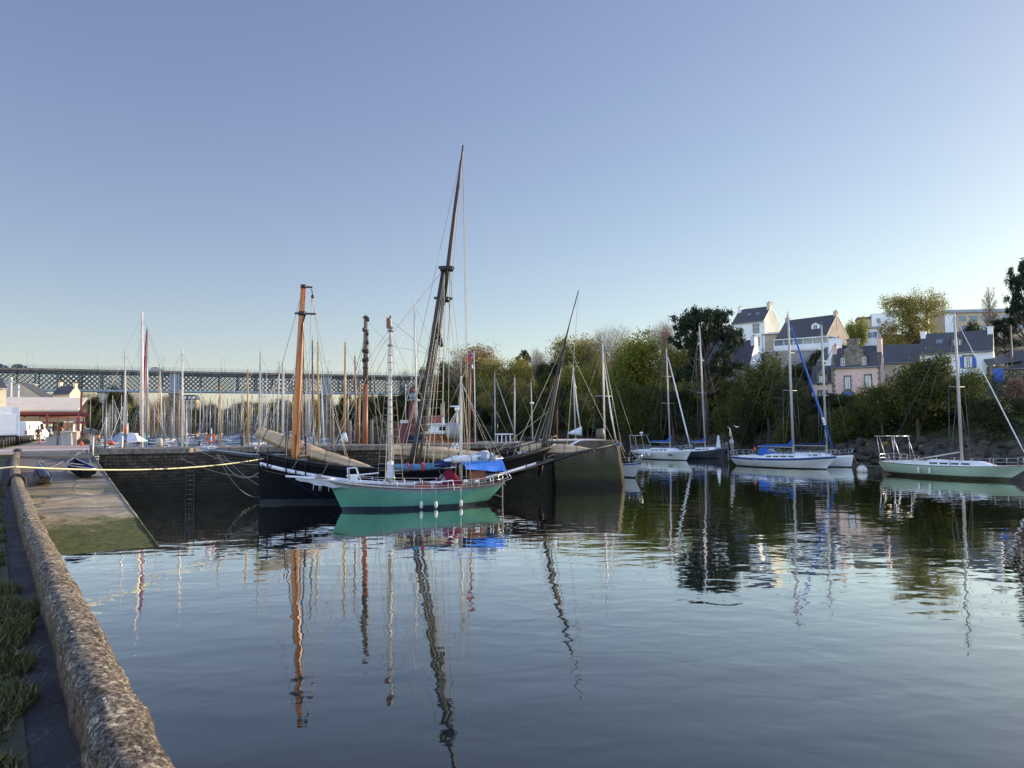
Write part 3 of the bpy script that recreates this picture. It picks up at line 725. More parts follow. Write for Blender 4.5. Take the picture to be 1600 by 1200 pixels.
# ------------------------------------------------------------------ hulls
class Hull:
    """stern at x=-L/2, bow at x=+L/2, waterline z=0"""
    def __init__(s, L, B, fb, draft=.5, ov_bow=1.0, ov_st=.5, tw=.6, st_rise=None, bow_rise=-.1, full=2.2, tmax=.45, sec=.42):
        s.__dict__.update(locals())
        if st_rise is None: s.st_rise = -draft * .3
    def sheer(s, t):
        a, m, c = s.fb; return a * (1 - t) * (1 - 2 * t) + 4 * m * t * (1 - t) + c * t * (2 * t - 1)
    def hb(s, t):
        t = min(max(t, 0), 1)
        if t < s.tmax: f = s.tw + (1 - s.tw) * math.sin(math.pi / 2 * t / s.tmax) ** .85
        else: f = max(0, 1 - ((t - s.tmax) / (1 - s.tmax)) ** s.full)
        return max(s.B / 2 * f, .012)
    def zk(s, t):
        if t < .35: return lerp(s.st_rise, -s.draft, math.sin(math.pi / 2 * t / .35))
        if t > .75: return lerp(-s.draft, s.bow_rise - .05, ((t - .75) / .25) ** 2)
        return -s.draft
    def xx(s, t, z):
        S = s.sheer(t); v = min(max((z + .0) / max(S, .1), -.3), 1)
        x = -s.L / 2 + s.L * t
        x -= s.ov_bow * (1 - v) * sstep(.55, 1, t); x += s.ov_st * (1 - v) * sstep(.4, 0, t); return x
    def pt(s, t, side, dz=0, inset=0):
        S = s.sheer(t) + dz; return Vector((s.xx(t, s.sheer(t)), side * max(s.hb(t) - inset, 0), S))
    def mesh(s, boot=.12, stripe=.0, nst=30, ntop=7, mats=(0, 1, 2)):
        """material slots: 0 topside, 1 bottom, 2 stripe"""
        b = MB()
        for side in (1, -1):
            rings = []
            for i in range(nst + 1):
                t = i / nst; S = s.sheer(t); k = s.zk(t); ex = lerp(s.sec, .95, sstep(.6, 1, t)); ex = lerp(ex, .6, sstep(.3, 0, t))
                zs = [k, lerp(k, boot, .33), lerp(k, boot, .7), boot] + [lerp(boot, S - stripe, q / ntop) for q in range(1, ntop + 1)] + [S]
                rg = []
                for z in zs:
                    z = max(z, k); vv = (z - k) / max(S - k, .01); rg.append(Vector((s.xx(t, z), side * s.hb(t) * vv ** ex, z)))
                rings.append(rg if side > 0 else rg)
            mr = [1, 1, 1] + [0] * ntop + [2]
            if side < 0: rings = rings[::-1]
            b.loft(rings, 0, False, True, False, [mats[q] for q in mr])
            if side > 0: tr = rings[0]
            else: tl = rings[-1]
        n = len(tr)
        b.add(tr + tl, [(k, k + 1, n + k + 1, n + k) for k in range(n - 1)], mats[0])
        return b
    def deck(s, dz=-.02, n=30, crown=.06):
        b = MB(); rows = []
        for i in range(n + 1):
            t = i / n * .985; S = s.sheer(t) + dz; h = max(s.hb(t) - .02, .005); x = s.xx(t, s.sheer(t))
            rows.append([Vector((x, h * q / 4, S + crown * (1 - (q / 4) ** 2))) for q in range(-4, 5)])
        b.loft(rows, 0); return b
    def rail(s, b, dz=.03, r=.035, mi=0, n=36, t0=0, t1=1, sides=5):
        for side in (1, -1): b.tube([s.pt(lerp(t0, t1, i / n), side, dz) for i in range(n + 1)], r, sides, mi)
        if t0 == 0: b.tube([s.pt(0, 1, dz), s.pt(0, -1, dz)], r, sides, mi)
def coach(L0, L1, w0, w1, z0, h0, h1, front=.5, back=.1, n=10):
    """cabin trunk from x=L0 (aft) to x=L1 (fore)"""
    b = MB(); rows = []
    for i in range(n + 1):
        t = i / n; x = lerp(L0, L1, t); wv = lerp(w0, w1, t) * (1 - .25 * max(0, t - .75) * 4 * front)
        h = lerp(h0, h1, t) * (1 - .85 * sstep(.8, 1, t)); z = z0(x) if callable(z0) else z0
        rows.append([Vector((x, a * wv, z + c * h)) for a, c in ((-1, -.1), (-.97, .55), (-.9, .85), (-.7, 1), (0, 1.12), (.7, 1), (.9, .85), (.97, .55), (1, -.1))])
    b.loft(rows, 0); b.add(rows[0], [tuple(range(9))]); b.add(rows[-1], [tuple(range(9))[::-1]]); return b
def stanchions(H, b, h=.6, n=9, t0=.06, t1=.93, r=.014, wires=True):
    for side in (1, -1):
        tops = []
        for i in range(n):
            t = lerp(t0, t1, i / (n - 1)); p = H.pt(t, side, 0, .06); b.tube([p, p + Vector((0, 0, h))], r, 5); tops.append(p)
        for hh in (h, h * .5) if wires else ():
            for p, q in zip(tops, tops[1:]): b.tube([p + Vector((0, 0, hh)), q + Vector((0, 0, hh))], r * .55, 4, 0, True, False)
def pulpit(H, b, h=.65, t=.93, r=.018):
    P1, P2 = H.pt(t, 1, 0, .04), H.pt(t, -1, 0, .04); N = H.pt(1, 0, 0) + Vector((.05, 0, h)); u = Vector((0, 0, h))
    b.tube([P1, P1 + u, N + Vector((-.1, .15, 0)), N + Vector((-.1, -.15, 0)), P2 + u, P2], r, 5)
    b.tube([P1 + u * .5, N + Vector((-.25, .12, -h * .5)), N + Vector((-.25, -.12, -h * .5)), P2 + u * .5], r * .8, 5)
    for sd in (1, -1): q = H.pt(.975, sd, 0, .02); b.tube([q, N + Vector((-.12, sd * .15, 0))], r, 5)
def pushpit(H, b, h=.65, r=.018):
    P = [H.pt(.1, 1, 0, .05), H.pt(.01, 1, 0, .1), H.pt(.01, -1, 0, .1), H.pt(.1, -1, 0, .05)]
    for hh in (h, h * .5): b.tube([p + Vector((0, 0, hh)) for p in P], r if hh == h else r * .7, 5)
    for p in P: b.tube([p, p + Vector((0, 0, h))], r, 5)
def fender(parent, p, l=.55, r=.10, rope=.5, name='fender'):
    b = MB(); b.tube([p + Vector((0, 0, -l)), p + Vector((0, 0, -l + r)), p + Vector((0, 0, -r)), p], [r * .4, r, r, r * .35], 8)
    b.tube([p, p + Vector((0, 0, rope))], .012, 4); return b.build(name, 'fender', parent)

def yacht(name, label, loc, rz, L=10, B=3.2, fb=(.95, .9, 1.25), hullm=('white_gel', 'antifoul', 'white_gel'), stripe=.0, mast_h=14, mast_x=.08, lean=(0, 0), mastm='alu', mr=.085,
          boomm='cover_blue', cover=True, hood=None, jib=None, jibr=.06, arch=False, spread=(.45, .72), group=None, boot=.1, fenders=(), ov=(1.1, .35), tw=.68, mastt=None, boom_dz=0, windows=True, cat='sailing boat', st_rise=None):
    root = empty(name, loc, rz, label, cat, group)
    H = Hull(L, B, fb, .45, ov[0], ov[1], tw, st_rise)
    H.mesh(boot, stripe).build('hull', hullm, root)
    H.deck().build('deck', 'white_deck', root)
    zd = H.sheer(.5)
    c = coach(-L * .14, L * .27, B * .30, B * .20, lambda x: H.sheer(x / L + .5) - .0, .42, .34); cb = c.build('coachroof', 'white_gel', root)
    if windows:
        for side in (1, -1):
            for q in range(4):
                b = MB(); x0 = lerp(-L * .12, L * .16, q / 4); wv = lerp(B * .30, B * .20, (x0 + L * .14) / (L * .41)) * .99 + .015
                z = H.sheer(x0 / L + .5) + .13; ll = L * .055
                b.add([(x0, side * wv, z), (x0 + ll, side * (wv - .012 * B), z), (x0 + ll, side * (wv - .02 * B), z + .13), (x0 + .03, side * (wv - .012), z + .13)], [(0, 1, 2, 3)])
                b.build('window', 'glass', cb)
    # cockpit coaming and wheel
    b = MB(); zc = H.sheer(.2)
    for sd in (1, -1): b.box((-L * .40, sd * B * .26 - .06, zc), (-L * .14, sd * B * .26 + .06, zc + .22))
    b.box((-L * .41, -B * .27, zc), (-L * .39, B * .27, zc + .2)); b.build('cockpit', 'white_gel', root)
    if hood:
        b = MB(); rows = []; x0 = -L * .14
        for i in range(7):
            a = i / 6; x = lerp(x0 - .75, x0 + .55, a); h = .95 * math.sin(math.pi * min(1, .42 + .0 + .0 * a) ) * (1 if a < .55 else lerp(1, .12, ((a - .55) / .45) ** 1.3))
            rows.append([Vector((x, B * .27 * math.cos(math.pi * k / 8), zc + .15 + h * math.sin(math.pi * k / 8) ** .6)) for k in range(9)])
        b.loft(rows, 0); hd = b.build('sprayhood', hood, root)
        b = MB(); b.loft([[r_ + Vector((.02, 0, .015)) for r_ in rg[2:7]] for rg in rows[4:6]], 0); b.build('hood_window', 'glass_pale', hd)
    mx = L * mast_x; zt = H.sheer(mast_x + .5) + .35
    mp, mq = Vector((mx, 0, zt)), Vector((mx + lean[0], lean[1], mast_h))
    b = MB(); b.tube([mp, mp.lerp(mq, .6), mq], [mr, mr, mr * .7], 8); b.tube([mq, mq + Vector((0, 0, .5))], .012, 4); b.tube([mq + Vector((-.25, 0, .12)), mq + Vector((.2, 0, .12))], .012, 4)
    mast = b.build('mast', mastm, root)
    sp = []
    for f in spread:
        b = MB(); c_ = mp.lerp(mq, f); wv = B * .36 * (1.15 - f * .4); sp.append((c_, wv)); b.tube([c_ + Vector((-.1, wv, .05)), c_, c_ + Vector((-.1, -wv, .05))], .025, 5); b.build('spreader', mastm, mast)
    # boom and stowed mainsail
    bl = L * .36; bz = zt + .75; be = Vector((mx - bl, 0, bz + boom_dz))
    b = MB(); b.tube([Vector((mx - .1, 0, bz)), be], .06, 7); boom = b.build('boom', mastm, root)
    if cover:
        b = MB(); rings = []
        for i in range(15):
            a = i / 14; c_ = Vector((mx + .02 - bl * .98 * a, 0, bz + boom_dz * a + .12)); hh = lerp(.30, .13, a) + .03 * math.sin(a * 17) + (.75 * max(0, 1 - a / .14) ** 1.3); ww = lerp(.20, .10, a) + .012 * math.sin(a * 23 + 1)
            rings.append([c_ + Vector((0, ww * math.cos(2 * math.pi * k / 10), -.10 + hh * (.5 + .5 * math.sin(2 * math.pi * k / 10)))) for k in range(10)])
        b.loft(rings, 0, True, True, True); b.build('sail_cover', boomm, boom)
    # standing rigging
    b = MB(); wr = .011
    bowp = H.pt(1, 0, .02) + Vector((-.15, 0, 0)); stp = H.pt(0, 0, .05)
    top = mp.lerp(mq, .985); b.tube([top, bowp], wr, 4); b.tube([top, stp], wr, 4)
    for sd in (1, -1):
        ch = H.pt(mast_x + .49, sd, 0, .05); prev = ch
        for c_, wv in sp: q = c_ + Vector((-.1, sd * wv, .05)); b.tube([prev, q], wr, 4); prev = q
        b.tube([prev, top], wr, 4); b.tube([ch, sp[0][0] if sp else top], wr, 4)
    b.tube([be + Vector((0, 0, .1)), top], wr * .8, 4); b.tube([be, Vector((be.x + .3, 0, zc + .2))], wr, 4)
    b.tube([mp + Vector((.12, .05, 0)), mq.lerp(mp, .02) + Vector((.12, .05, 0))], .012, 4)
    b.build('rigging', 'wire', root)
    if jib:
        b = MB(); a0, a1 = bowp.lerp(top, .05), bowp.lerp(top, .93); b.tube([a0, a0.lerp(a1, .12), a0.lerp(a1, .6), a1], [jibr * .6, jibr * 1.15, jibr, jibr * .45], 7); b.ball(bowp.lerp(top, .035), .09, 0, 8, 4)
        b.build('furled_jib', jib, root)
    b = MB(); stanchions(H, b, .58, 8); b.build('guard_rail', 'steel', root)
    b = MB(); pulpit(H, b); b.build('pulpit', 'steel', root)
    b = MB(); pushpit(H, b); b.build('pushpit', 'steel', root)
    if arch:
        b = MB()
        for sd in (1, -1):
            p = H.pt(.04, sd, 0, .1); b.tube([p, p + Vector((-.55, -sd * .1, 1.9)), p + Vector((-.3, -sd * .15, 2.05))], .04, 6); b.tube([H.pt(.16, sd, 0, .1), p + Vector((.5, -sd * .12, 2.0))], .035, 6)
            b.tube([p + Vector((-.55, -sd * .1, 1.95)), p + Vector((.9, -sd * .12, 2.0))], .03, 6)
        p = H.pt(.04, 1, 0, .1); q = H.pt(.04, -1, 0, .1)
        for dx, dz in ((-.55, 1.92), (.5, 2.0), (.9, 2.0)): b.tube([p + Vector((dx, -.1, dz)), q + Vector((dx, .1, dz))], .03, 6)
        b.build('stern_arch', arch, root)
    for t, sd in fenders: fender(root, H.pt(t, sd, -.12) + Vector((0, sd * .1, 0)), .55, .1, .3)
    return root, H
def heading(p, q): d = q - p; return math.atan2(d.y, d.x)

# ------------------------------------------------------------------ the four boats along the far bank and the pale green one
def place(pst, pbow):
    a, b = atZ(*pst, 0), atZ(*pbow, 0); c = (a + b) / 2; return c, heading(a, b), (b - a).length
def bankboat(name, label, st, bow, bow_px, mast, **kw):
    """stern and bow waterline pixels; mast = (base px, top px, top py)"""
    c, rz, lw = place(st, bow); ovb = kw.pop('ovb', 1.0); ovs = kw.pop('ovs', .4)
    L = lw + ovb + ovs; d = Vector((math.cos(rz), math.sin(rz), 0)); c = c + d * ((ovb - ovs) / 2)
    # mast station along the keel line whose pixel matches
    best = None
    for k in range(-40, 41):
        f = k / 100; p = c + d * (L * f) + Vector((0, 0, 1.5)); v = p - CAM; px = 800 + F_PX * v.dot(rt) / v.dot(fw)
        if best is None or abs(px - mast[0]) < best[0]: best = (abs(px - mast[0]), f, p)
    topw = atY(mast[1], mast[2], best[2].y); Mi = (Matrix.Translation(c) @ Matrix.Rotation(rz, 4, 'Z')).inverted(); tl = Mi @ topw
    return yacht(name, label, c, rz, L=L, mast_x=best[1], mast_h=tl.z, lean=(tl.x - L * best[1], tl.y), ov=(ovb, ovs), **kw)
A, HA = bankboat('sailing_yacht', 'white sloop with an aluminium stern arch and blue sail cover by the wooded bank', (998, 716), (1072, 719.5), None, (1047, 1041, 545),
    fb=(1.1, 1.05, 1.35), stripe=0, jib='sail_white', jibr=.085, arch='alu', fenders=((.30, -1), (.34, -1), (.42, -1), (.45, -1)), mr=.10, B=3.4)
b = MB(); p = HA.pt(.04, 1, 0, .1) + Vector((-.5, -.1, 1.95)); b.tube([p, p + Vector((0, 0, .2))], .1, 8); b.ball(p + Vector((0, 0, .35)), (.28, .28, .14), 0, 10, 5); b.build('radar_dome', 'white_gel', A)
b = MB(); 
for side in (-1,):
    for t in (.12, .72): q = HA.pt(t, side, -.45); b.box((q.x, q.y - .03, q.z - .07), (q.x + .75, q.y + .02, q.z + .09))
b.build('hull_window', 'glass', A)
A2, HA2 = bankboat('sailing_yacht', 'slate grey hulled sloop moored on the far side of the white sloop with the arch', (1060, 716), (1116, 717.5), None, (1091, 1082, 508),
    fb=(1.0, 1.0, 1.5), hullm=('grey_hull', 'antifoul', 'grey_hull'), jib=None, B=3.6, mr=.11, fenders=())
A2.location += Vector((1.2, 1.2, 0))
b = MB(); rings = []
for i in range(6):
    a = i / 5; c_ = Vector((HA2.L * .30, 0, HA2.sheer(.8) + .1 + 1.6 * a)); rings.append([c_ + Vector((.35 * math.cos(2 * math.pi * k / 8) * (1 - a * .7), .3 * math.sin(2 * math.pi * k / 8) * (1 - a * .7), .1 * math.sin(k * 2.2))) for k in range(8)])
b.loft(rings, 0, True, True, True); b.build('bagged_sail', 'sail_white', A2)
Bt, HB = bankboat('sailing_yacht', 'white sloop with a broad blue stripe, blue sprayhood and blue boom cover', (1155, 727.5), (1290, 733.5), None, (1240, 1231, 490),
    fb=(1.05, .98, 1.3), hullm=('white_gel', 'antifoul', 'bluestripe'), stripe=.2, jib=None, hood='cover_blue', B=3.6, mr=.13, ovb=1.2, fenders=())
b = MB(); rings = []
bowp = HB.pt(1, 0, .02) + Vector((-.15, 0, 0)); mtop = [o_ for o_ in Bt.children if o_.name.startswith('mast')][0].data
tp = max((v.co for v in mtop.vertices), key=lambda v: v.z).copy() - Vector((0, 0, .9))
b.tube([bowp.lerp(tp, .05), bowp.lerp(tp, .3), bowp.lerp(tp, .7), bowp.lerp(tp, .97)], [.08, .115, .10, .05], 7); fj = b.build('furled_jib', 'cover_blue', Bt)
b = MB(); dd = (tp - bowp); e_ = dd.normalized()
for k in range(4): c_ = bowp + dd * (.215 + k * .014); b.tube([c_, c_ + e_ * .13], .118, 7)
b.build('sail_marking', 'white_gel', fj)
# wind vane gear and outboard hung on the stern
b = MB(); p = HB.pt(0, 0, .1); b.tube([p + Vector((-.3, 0, -.3)), p + Vector((-.35, 0, 1.6)), p + Vector((-.8, .1, 2.9)), p + Vector((-1.05, .1, 3.0))], .05, 6)
b.tube([p + Vector((-.3, -.3, 0)), p + Vector((-.4, -.3, 1.8))], .035, 6); b.ball(p + Vector((-.5, 0, 1.4)), (.32, .2, .28), 0, 8, 5); b.ball(p + Vector((-.45, -.3, 2.3)), (.1, .08, .4), 0, 7, 5); b.build('wind_vane_gear', 'alu', Bt)
b = MB(); p = HB.pt(.1, 1, 0); b.ball(p + Vector((.3, -.1, .75)), (.13, .08, .28), 0, 8, 5); b.build('life_buoy', 'orange_plastic', Bt)
b = MB(); q = HB.pt(.3, -1, -.15) + Vector((0, -.05, 0))
for z in range(4): b.tube([q + Vector((0, -.02, -.2 * z)), q + Vector((.3, -.02, -.2 * z))], .02, 5)
for dx in (0, .3): b.tube([q + Vector((dx, -.02, .15)), q + Vector((dx, -.02, -.7))], .02, 5)
b.build('side_ladder', 'steel', Bt)
B2, HB2 = bankboat('sailing_yacht', 'white hulled sloop with thin red lines and navy sail cover behind the blue striped one', (1200, 726.5), (1320, 731), None, (1281, 1273, 508),
    fb=(1.05, .98, 1.25), hullm=('white_gel', 'antifoul', 'white_gel'), boomm='cover_navy', jib=None, B=3.4, mr=.11, ovb=.25, ovs=.9, fenders=())
B2.location += Vector((.9, .5, 0))
b = MB(); 
for dz in (.30, .42): 
    rr = []
    for sd in (-1,):
        for i in range(31):
            t = .55 + .45 * i / 30; z = dz; S = HB2.sheer(t); k = HB2.zk(t); ex = lerp(.42, .95, sstep(.6, 1, t)); h = HB2.hb(t) * ((z - k) / (S - k)) ** ex
            rr.append(Vector((HB2.xx(t, z), sd * (h + .006), z)))
    b.loft([rr, [v + Vector((0, 0, .06)) for v in rr]], 0)
b.build('red_line', 'redstripe', B2)
C, HC = bankboat('sailing_yacht', 'pale mint green sloop with a bare boom and two white fenders at the right', (1388, 741), (1572, 751.5), None, (1502, 1491, 490),
    fb=(1.15, 1.0, 1.25), hullm=('mint', 'antifoul_green', 'mint'), boot=.28, cover=False, mastm='alu', jib='sail_white', jibr=.04, B=3.3, mr=.11, ovb=1.9, ovs=.2, fenders=((.34, -1), (.42, -1)), spread=(.5,), boom_dz=-.8, st_rise=.1)
b = MB()
for sd in (1, -1):
    p = HC.pt(.02, sd, 0, .15); b.tube([p, p + Vector((-.3, 0, 2.2))], .021, 5); b.tube([p + Vector((.6, 0, 0)), p + Vector((-.1, 0, 2.2))], .021, 5); b.tube([HC.pt(.13, sd, 0, .15), p + Vector((1.3, 0, 2.2))], .021, 5); b.tube([p + Vector((1.9, 0, 0)), p + Vector((1.2, 0, 2.2))], .021, 5); b.beam(p + Vector((-.5, 0, 2.22)), p + Vector((1.5, 0, 2.22)), .045, .045)
q1, q2 = HC.pt(.02, 1, 0, .15), HC.pt(.02, -1, 0, .15)
for dx in (-.4, .5, 1.4): b.tube([q1 + Vector((dx, 0, 2.2)), q2 + Vector((dx, 0, 2.2))], .02, 5)
b.build('davit_frame', 'steel', C)
b = MB(); HC.rail(b, .0, .035); b.build('toe_rail', 'teak', C)
b = MB(); p = HC.pt(0, 0, -.2); b.ball(p + Vector((-.15, .6, .1)), (.2, .3, .4), 0, 8, 5); b.build('stern_cover', 'cover_navy', C)

# buoy and mooring lines of the bank boats
p = atZ(1347, 738, 0); root = empty('mooring_buoy', p, 0, 'round white mooring buoy with a dirty waterline beside the mint green sloop', 'buoy')
b = MB(); b.ball((0, 0, .22), (.46, .46, .42), 0, 16, 10); b.build('float', 'buoy_mat', root); b = MB(); ring_part(b, (0, 0, .70), .08, .02, (0, 1, 0), n=10); b.build('top_ring', 'wire', root)
def wl(root, p): return Matrix.Translation(root.location) @ Matrix.Rotation(root.rotation_euler.z, 4, 'Z') @ p
def line(name, label, p, q, sag, r=.018, m='rope_tan', cat='rope', grp=None, n=16):
    b = MB(); p, q = Vector(p), Vector(q); b.rope(p, q, sag, r, 0, n, 5); o = b.build(name, m, None, Matrix.Translation(-p)); o.location = p; return tag(o, label, cat, grp)
line('mooring_line', 'thin line from the white mooring buoy to the stern of the mint sloop', p + Vector((0, 0, .7)), wl(C, HC.pt(0, 0, -.4)), .1)
line('mooring_line', 'slack line from the red lined white bow to the round buoy', wl(B2, HB2.pt(1, 0, -.2)), p + Vector((0, 0, .7)), .25)
line('mooring_line', 'drooping line from the grey sloop to the blue striped stern', wl(A2, HA2.pt(1, 0, 0)), wl(Bt, HB.pt(0, -1, -.2)), .9, .035, 'rope_grey')
bw = atY(968, 683, 61)
line('mooring_line', 'upper slack line from the bow at the pier end to the white sloop', bw, wl(A, HA.pt(0, -1, -.2)), .8, .03, 'rope_grey')
line('mooring_line', 'lower slack line from the bow at the pier end to the white sloop stern', bw + Vector((0, 0, -.3)), wl(A, HA.pt(0, -1, -.5)), 1.2, .03, 'rope_grey')

# ------------------------------------------------------------------ the three masted lugger
ls, lb = Vector((2.6, 50.4, 0)), atZ(401, 787, 0); lb.y += .3
LR = heading(ls, lb); LL = (ls - lb).length
lug = empty('wooden_lugger', (ls + lb) / 2, LR, 'old black three masted lugger with tan furled sails lying along the pier', 'sailing ship'); LI = inv(lug); LM = LI.inverted()
HL = Hull(LL + .1, 4.7, (3.25, 1.95, 3.05), 1.6, .12, 3.4, .30, 1.35, -1.0, 3.0, .42, .34)
HL.mesh(.22, .0, 44, 10).build('hull', ['black_hull', 'weed_hull', 'black_hull'], lug)
# lower bulwark top band: black boards above a white rubbing strake
b = MB()
for sd in (1, -1):
    rr = []
    for i in range(61):
        t = .0 + i / 60 * .995; p = HL.pt(t, sd, -1.25 + .6 * t); S = HL.sheer(t); k = HL.zk(t); ex = lerp(.34, .95, sstep(.6, 1, t)); h = HL.hb(t) * ((p.z - k) / (S - k)) ** ex
        rr.append([Vector((HL.xx(t, p.z), sd * (h + .05), p.z - .11)), Vector((HL.xx(t, p.z), sd * (h + .10), p.z - .10)), Vector((HL.xx(t, p.z), sd * (h + .10), p.z + .11)), Vector((HL.xx(t, p.z), sd * (h + .04), p.z + .12))])
    b.loft(rr, 0, True)
b.build('white_strake', 'white_paint', lug)
b = MB(); HL.rail(b, .03, .07, n=60); b.build('cap_rail', 'black_iron', lug)
HL.deck(-1.0, 40).build('deck', 'teak', lug)
# deck furniture
def lp(px, py, off=0.0):
    """pixel -> the lugger's own centre plane (off metres to starboard/port), in local coordinates"""
    d = ray(px, py); nrm = (LM.to_3x3() @ Vector((0, 1, 0))); pt0 = LM @ Vector((0, off, 0)); k = (pt0 - CAM).dot(nrm) / d.dot(nrm); return LI @ (CAM + d * k)
def spar(name, pts, r, m, par=lug, n=10, **k):
    b = MB(); b.tube(pts, r, n); return b.build(name, m, par)
fore = spar('foremast', [lp(460, 745), lp(461.5, 700), lp(468, 560), lp(471.5, 490), lp(474, 448)], [.25, .25, .22, .18, .15], 'mast_orange', n=14)
b = MB(); c_ = lp(472, 490); b.tube([c_ + Vector((0, 0, -.12)), c_ + Vector((0, 0, .12))], .24, 12); b.box(c_ + Vector((-.85, -.06, -.05)), c_ + Vector((.45, .06, .06))); b.tube([c_ + Vector((-.2, .1, 0)), c_ + Vector((.1, .1, -1.1))], .06, 6)
c2 = lp(474, 448); b.tube([c2 + Vector((0, 0, -.1)), c2 + Vector((0, 0, .12))], .18, 10); b.box(c2 + Vector((-.55, -.05, -.06)), c2 + Vector((.12, .05, .04))); b.tube([c2 + Vector((-.5, 0, -.1)), c2 + Vector((-.55, 0, -.45))], .03, 5); b.ball(c2 + Vector((-.56, 0, -.6)), (.1, .08, .14), 0, 8, 5)
b.build('mast_iron', 'black_iron', fore)
main = spar('mainmast', [lp(638, 745), lp(650, 690), lp(668, 590), lp(684, 480), lp(694, 417)], [.20, .20, .19, .17, .15], 'mast_dark', n=14)
topm = spar('topmast', [lp(692, 476), lp(701, 410), lp(713, 310), lp(722, 240), lp(723.5, 227)], [.15, .15, .12, .06, .05], 'mast_dark', n=10)
spar('side_mast', [lp(653, 735), lp(668, 640), lp(683, 540), lp(692, 475)], [.10, .10, .10, .08], 'mast_grey', n=10)
b = MB()
for px, py in ((693, 420), (703, 420), (689, 468), (697, 468)): c_ = lp(px, py); b.tube([c_ + Vector((0, 0, -.16)), c_ + Vector((0, 0, .16))], .23, 10)
c_ = lp(690, 466); b.box(c_ + Vector((-.7, -.08, -.08)), c_ + Vector((.5, .08, .08))); c_ = lp(698, 419); b.box(c_ + Vector((-.5, -.1, -.06)), c_ + Vector((.55, .1, .1)))
for k in range(9): c_ = lp(683 + k * .8 * (-1) ** k, 510 + k * 3.5); b.ball(c_, (.16, .2, .2), 0, 7, 5)
b.build('mast_iron', 'black_iron', main)
miz = spar('mizzenmast', [lp(843, 745), lp(850, 690), lp(866, 605), lp(882, 540), lp(884, 528)], [.13, .13, .115, .09, .08], 'mast_dark', n=10)
spar('mizzen_topmast', [lp(872, 585), lp(884, 530), lp(904, 453)], [.11, .07, .025], 'black_iron', n=8)
spar('mizzen_yard', [lp(846, 728), lp(858, 680), lp(869, 610), lp(877, 572)], [.04, .055, .05, .03], 'mast_grey', n=8)
# bowsprit and boomkin
spar('bowsprit', [lp(480, 712), lp(415, 717), lp(336, 706)], [.17, .16, .10], 'black_iron')
spar('stowed_spar', [lp(468, 711), lp(390, 710), lp(330, 703), lp(294, 697)], [.05, .07, .06, .03], 'alu_dark')
spar('boomkin', [lp(840, 727), lp(900, 708), lp(965, 694)], [.13, .11, .06], 'black_iron')
b = MB(); c_ = lp(966, 694); b.ball(c_, (.2, .12, .1), 0, 8, 5); b.build('boomkin_wrap', 'cover_blue', lug)
def bundle(name, pts, rad, m, off=0, seed=1, par=lug, flat=.8, n=26, seams=4):
    b = MB(); P_ = [Vector(p) for p in pts]; N = 48; rings = []
    ln = len(P_) - 1
    for i in range(N + 1):
        a = i / N * ln; k = min(int(a), ln - 1); c_ = P_[k].lerp(P_[k + 1], a - k); r_ = lerp(rad[k], rad[k + 1], a - k)
        tie = 1 - .09 * max(0, 1 - abs(((i / N * seams) % 1) - .5) * 14)
        d = (P_[k + 1] - P_[k]).normalized(); sd = d.cross(Vector((0, 0, 1))).normalized(); u = sd.cross(d)
        rg = []
        for q in range(n):
            an = 2 * math.pi * q / n; w_ = 1 + .16 * mnoise.noise(Vector((i * .12, math.cos(an) * 1.6, math.sin(an) * 1.6 + seed))) + .10 * math.sin(an * 4 + i * .05 + seed) + .09 * math.sin(an * 7 - i * .06) + .05 * math.sin(an * 11 + i * .04)
            rg.append(c_ + (sd * math.cos(an) * flat + u * math.sin(an)) * r_ * tie * w_ - Vector((0, 0, .03 * r_ * (math.sin(i / N * seams * math.pi) ** 2))))
        rings.append(rg)
    b.loft(rings, 0, True, True, True); o = b.build(name, m, par)
    t_ = MB()
    for q in range(seams + 1):
        i = int(N * min(max((q + .5) / seams, .02), .98)) if q < seams else N - 1
        t_.tube([v + (v - sum(rings[i], Vector()) / n) * .06 for v in rings[i]] + [rings[i][0]], .016, 4)
    t_.build('gasket', 'rope_dark', o)
    return o
bundle('fore_sail', [lp(401, 674, -1.2), lp(440, 690, -1.1), lp(490, 708, -.9), lp(545, 724, -.8), lp(596, 736, -.8)], [.30, .42, .43, .33, .11], 'sail_tan', seed=2, seams=6)
bundle('main_sail', [lp(612, 703, -.6), lp(660, 706, -.6), lp(700, 709, -.6), lp(740, 713, -.6), lp(785, 716, -.6)], [.30, .38, .42, .33, .12], 'sail_tan', seed=5, seams=5)
bundle('mizzen_sail', [lp(814, 700, -.3), lp(846, 702, -.3), lp(880, 702, -.3), lp(905, 703, -.3), lp(929, 704, -.3)], [.32, .30, .33, .27, .10], 'sail_tan', seed=9, seams=5)
spar('main_boom', [lp(612, 714, -.5), lp(800, 722, -.5)], [.09, .07], 'mast_grey')
# rigging
def rig(name, pairs, r, m, sag=0, par=lug):
    b = MB()
    for (p, q) in pairs: b.rope(p, q, sag if not isinstance(sag, dict) else 0, r, 0, 10, 4)
    return b.build(name, m, par)
def hp_(t, sd): return HL.pt(t, sd, .05)
mt_, tt_, ft_, mz_ = lp(694, 420), lp(723, 232), lp(474, 452), lp(884, 530)
def tx(p): return (p.x + HL.L / 2) / HL.L
tm, tf, tz = tx(lp(645, 718)), tx(lp(462, 708)), tx(lp(848, 722))
b = MB()
for sd in (1, -1):
    sh = [hp_(tm + d, sd) for d in (-.075, -.045, -.015, .02)]
    tops = mt_ + Vector((0, sd * .15, -.3))
    for s_ in sh: b.tube([s_, tops], .02, 4, 0, True, False)
    for k in range(3, 22):
        f = k / 24; b.tube([sh[0].lerp(tops, f), sh[3].lerp(tops, f)], .012, 4, 0, True, False)
b.build('shrouds', 'rope_tan', main)
b = MB()
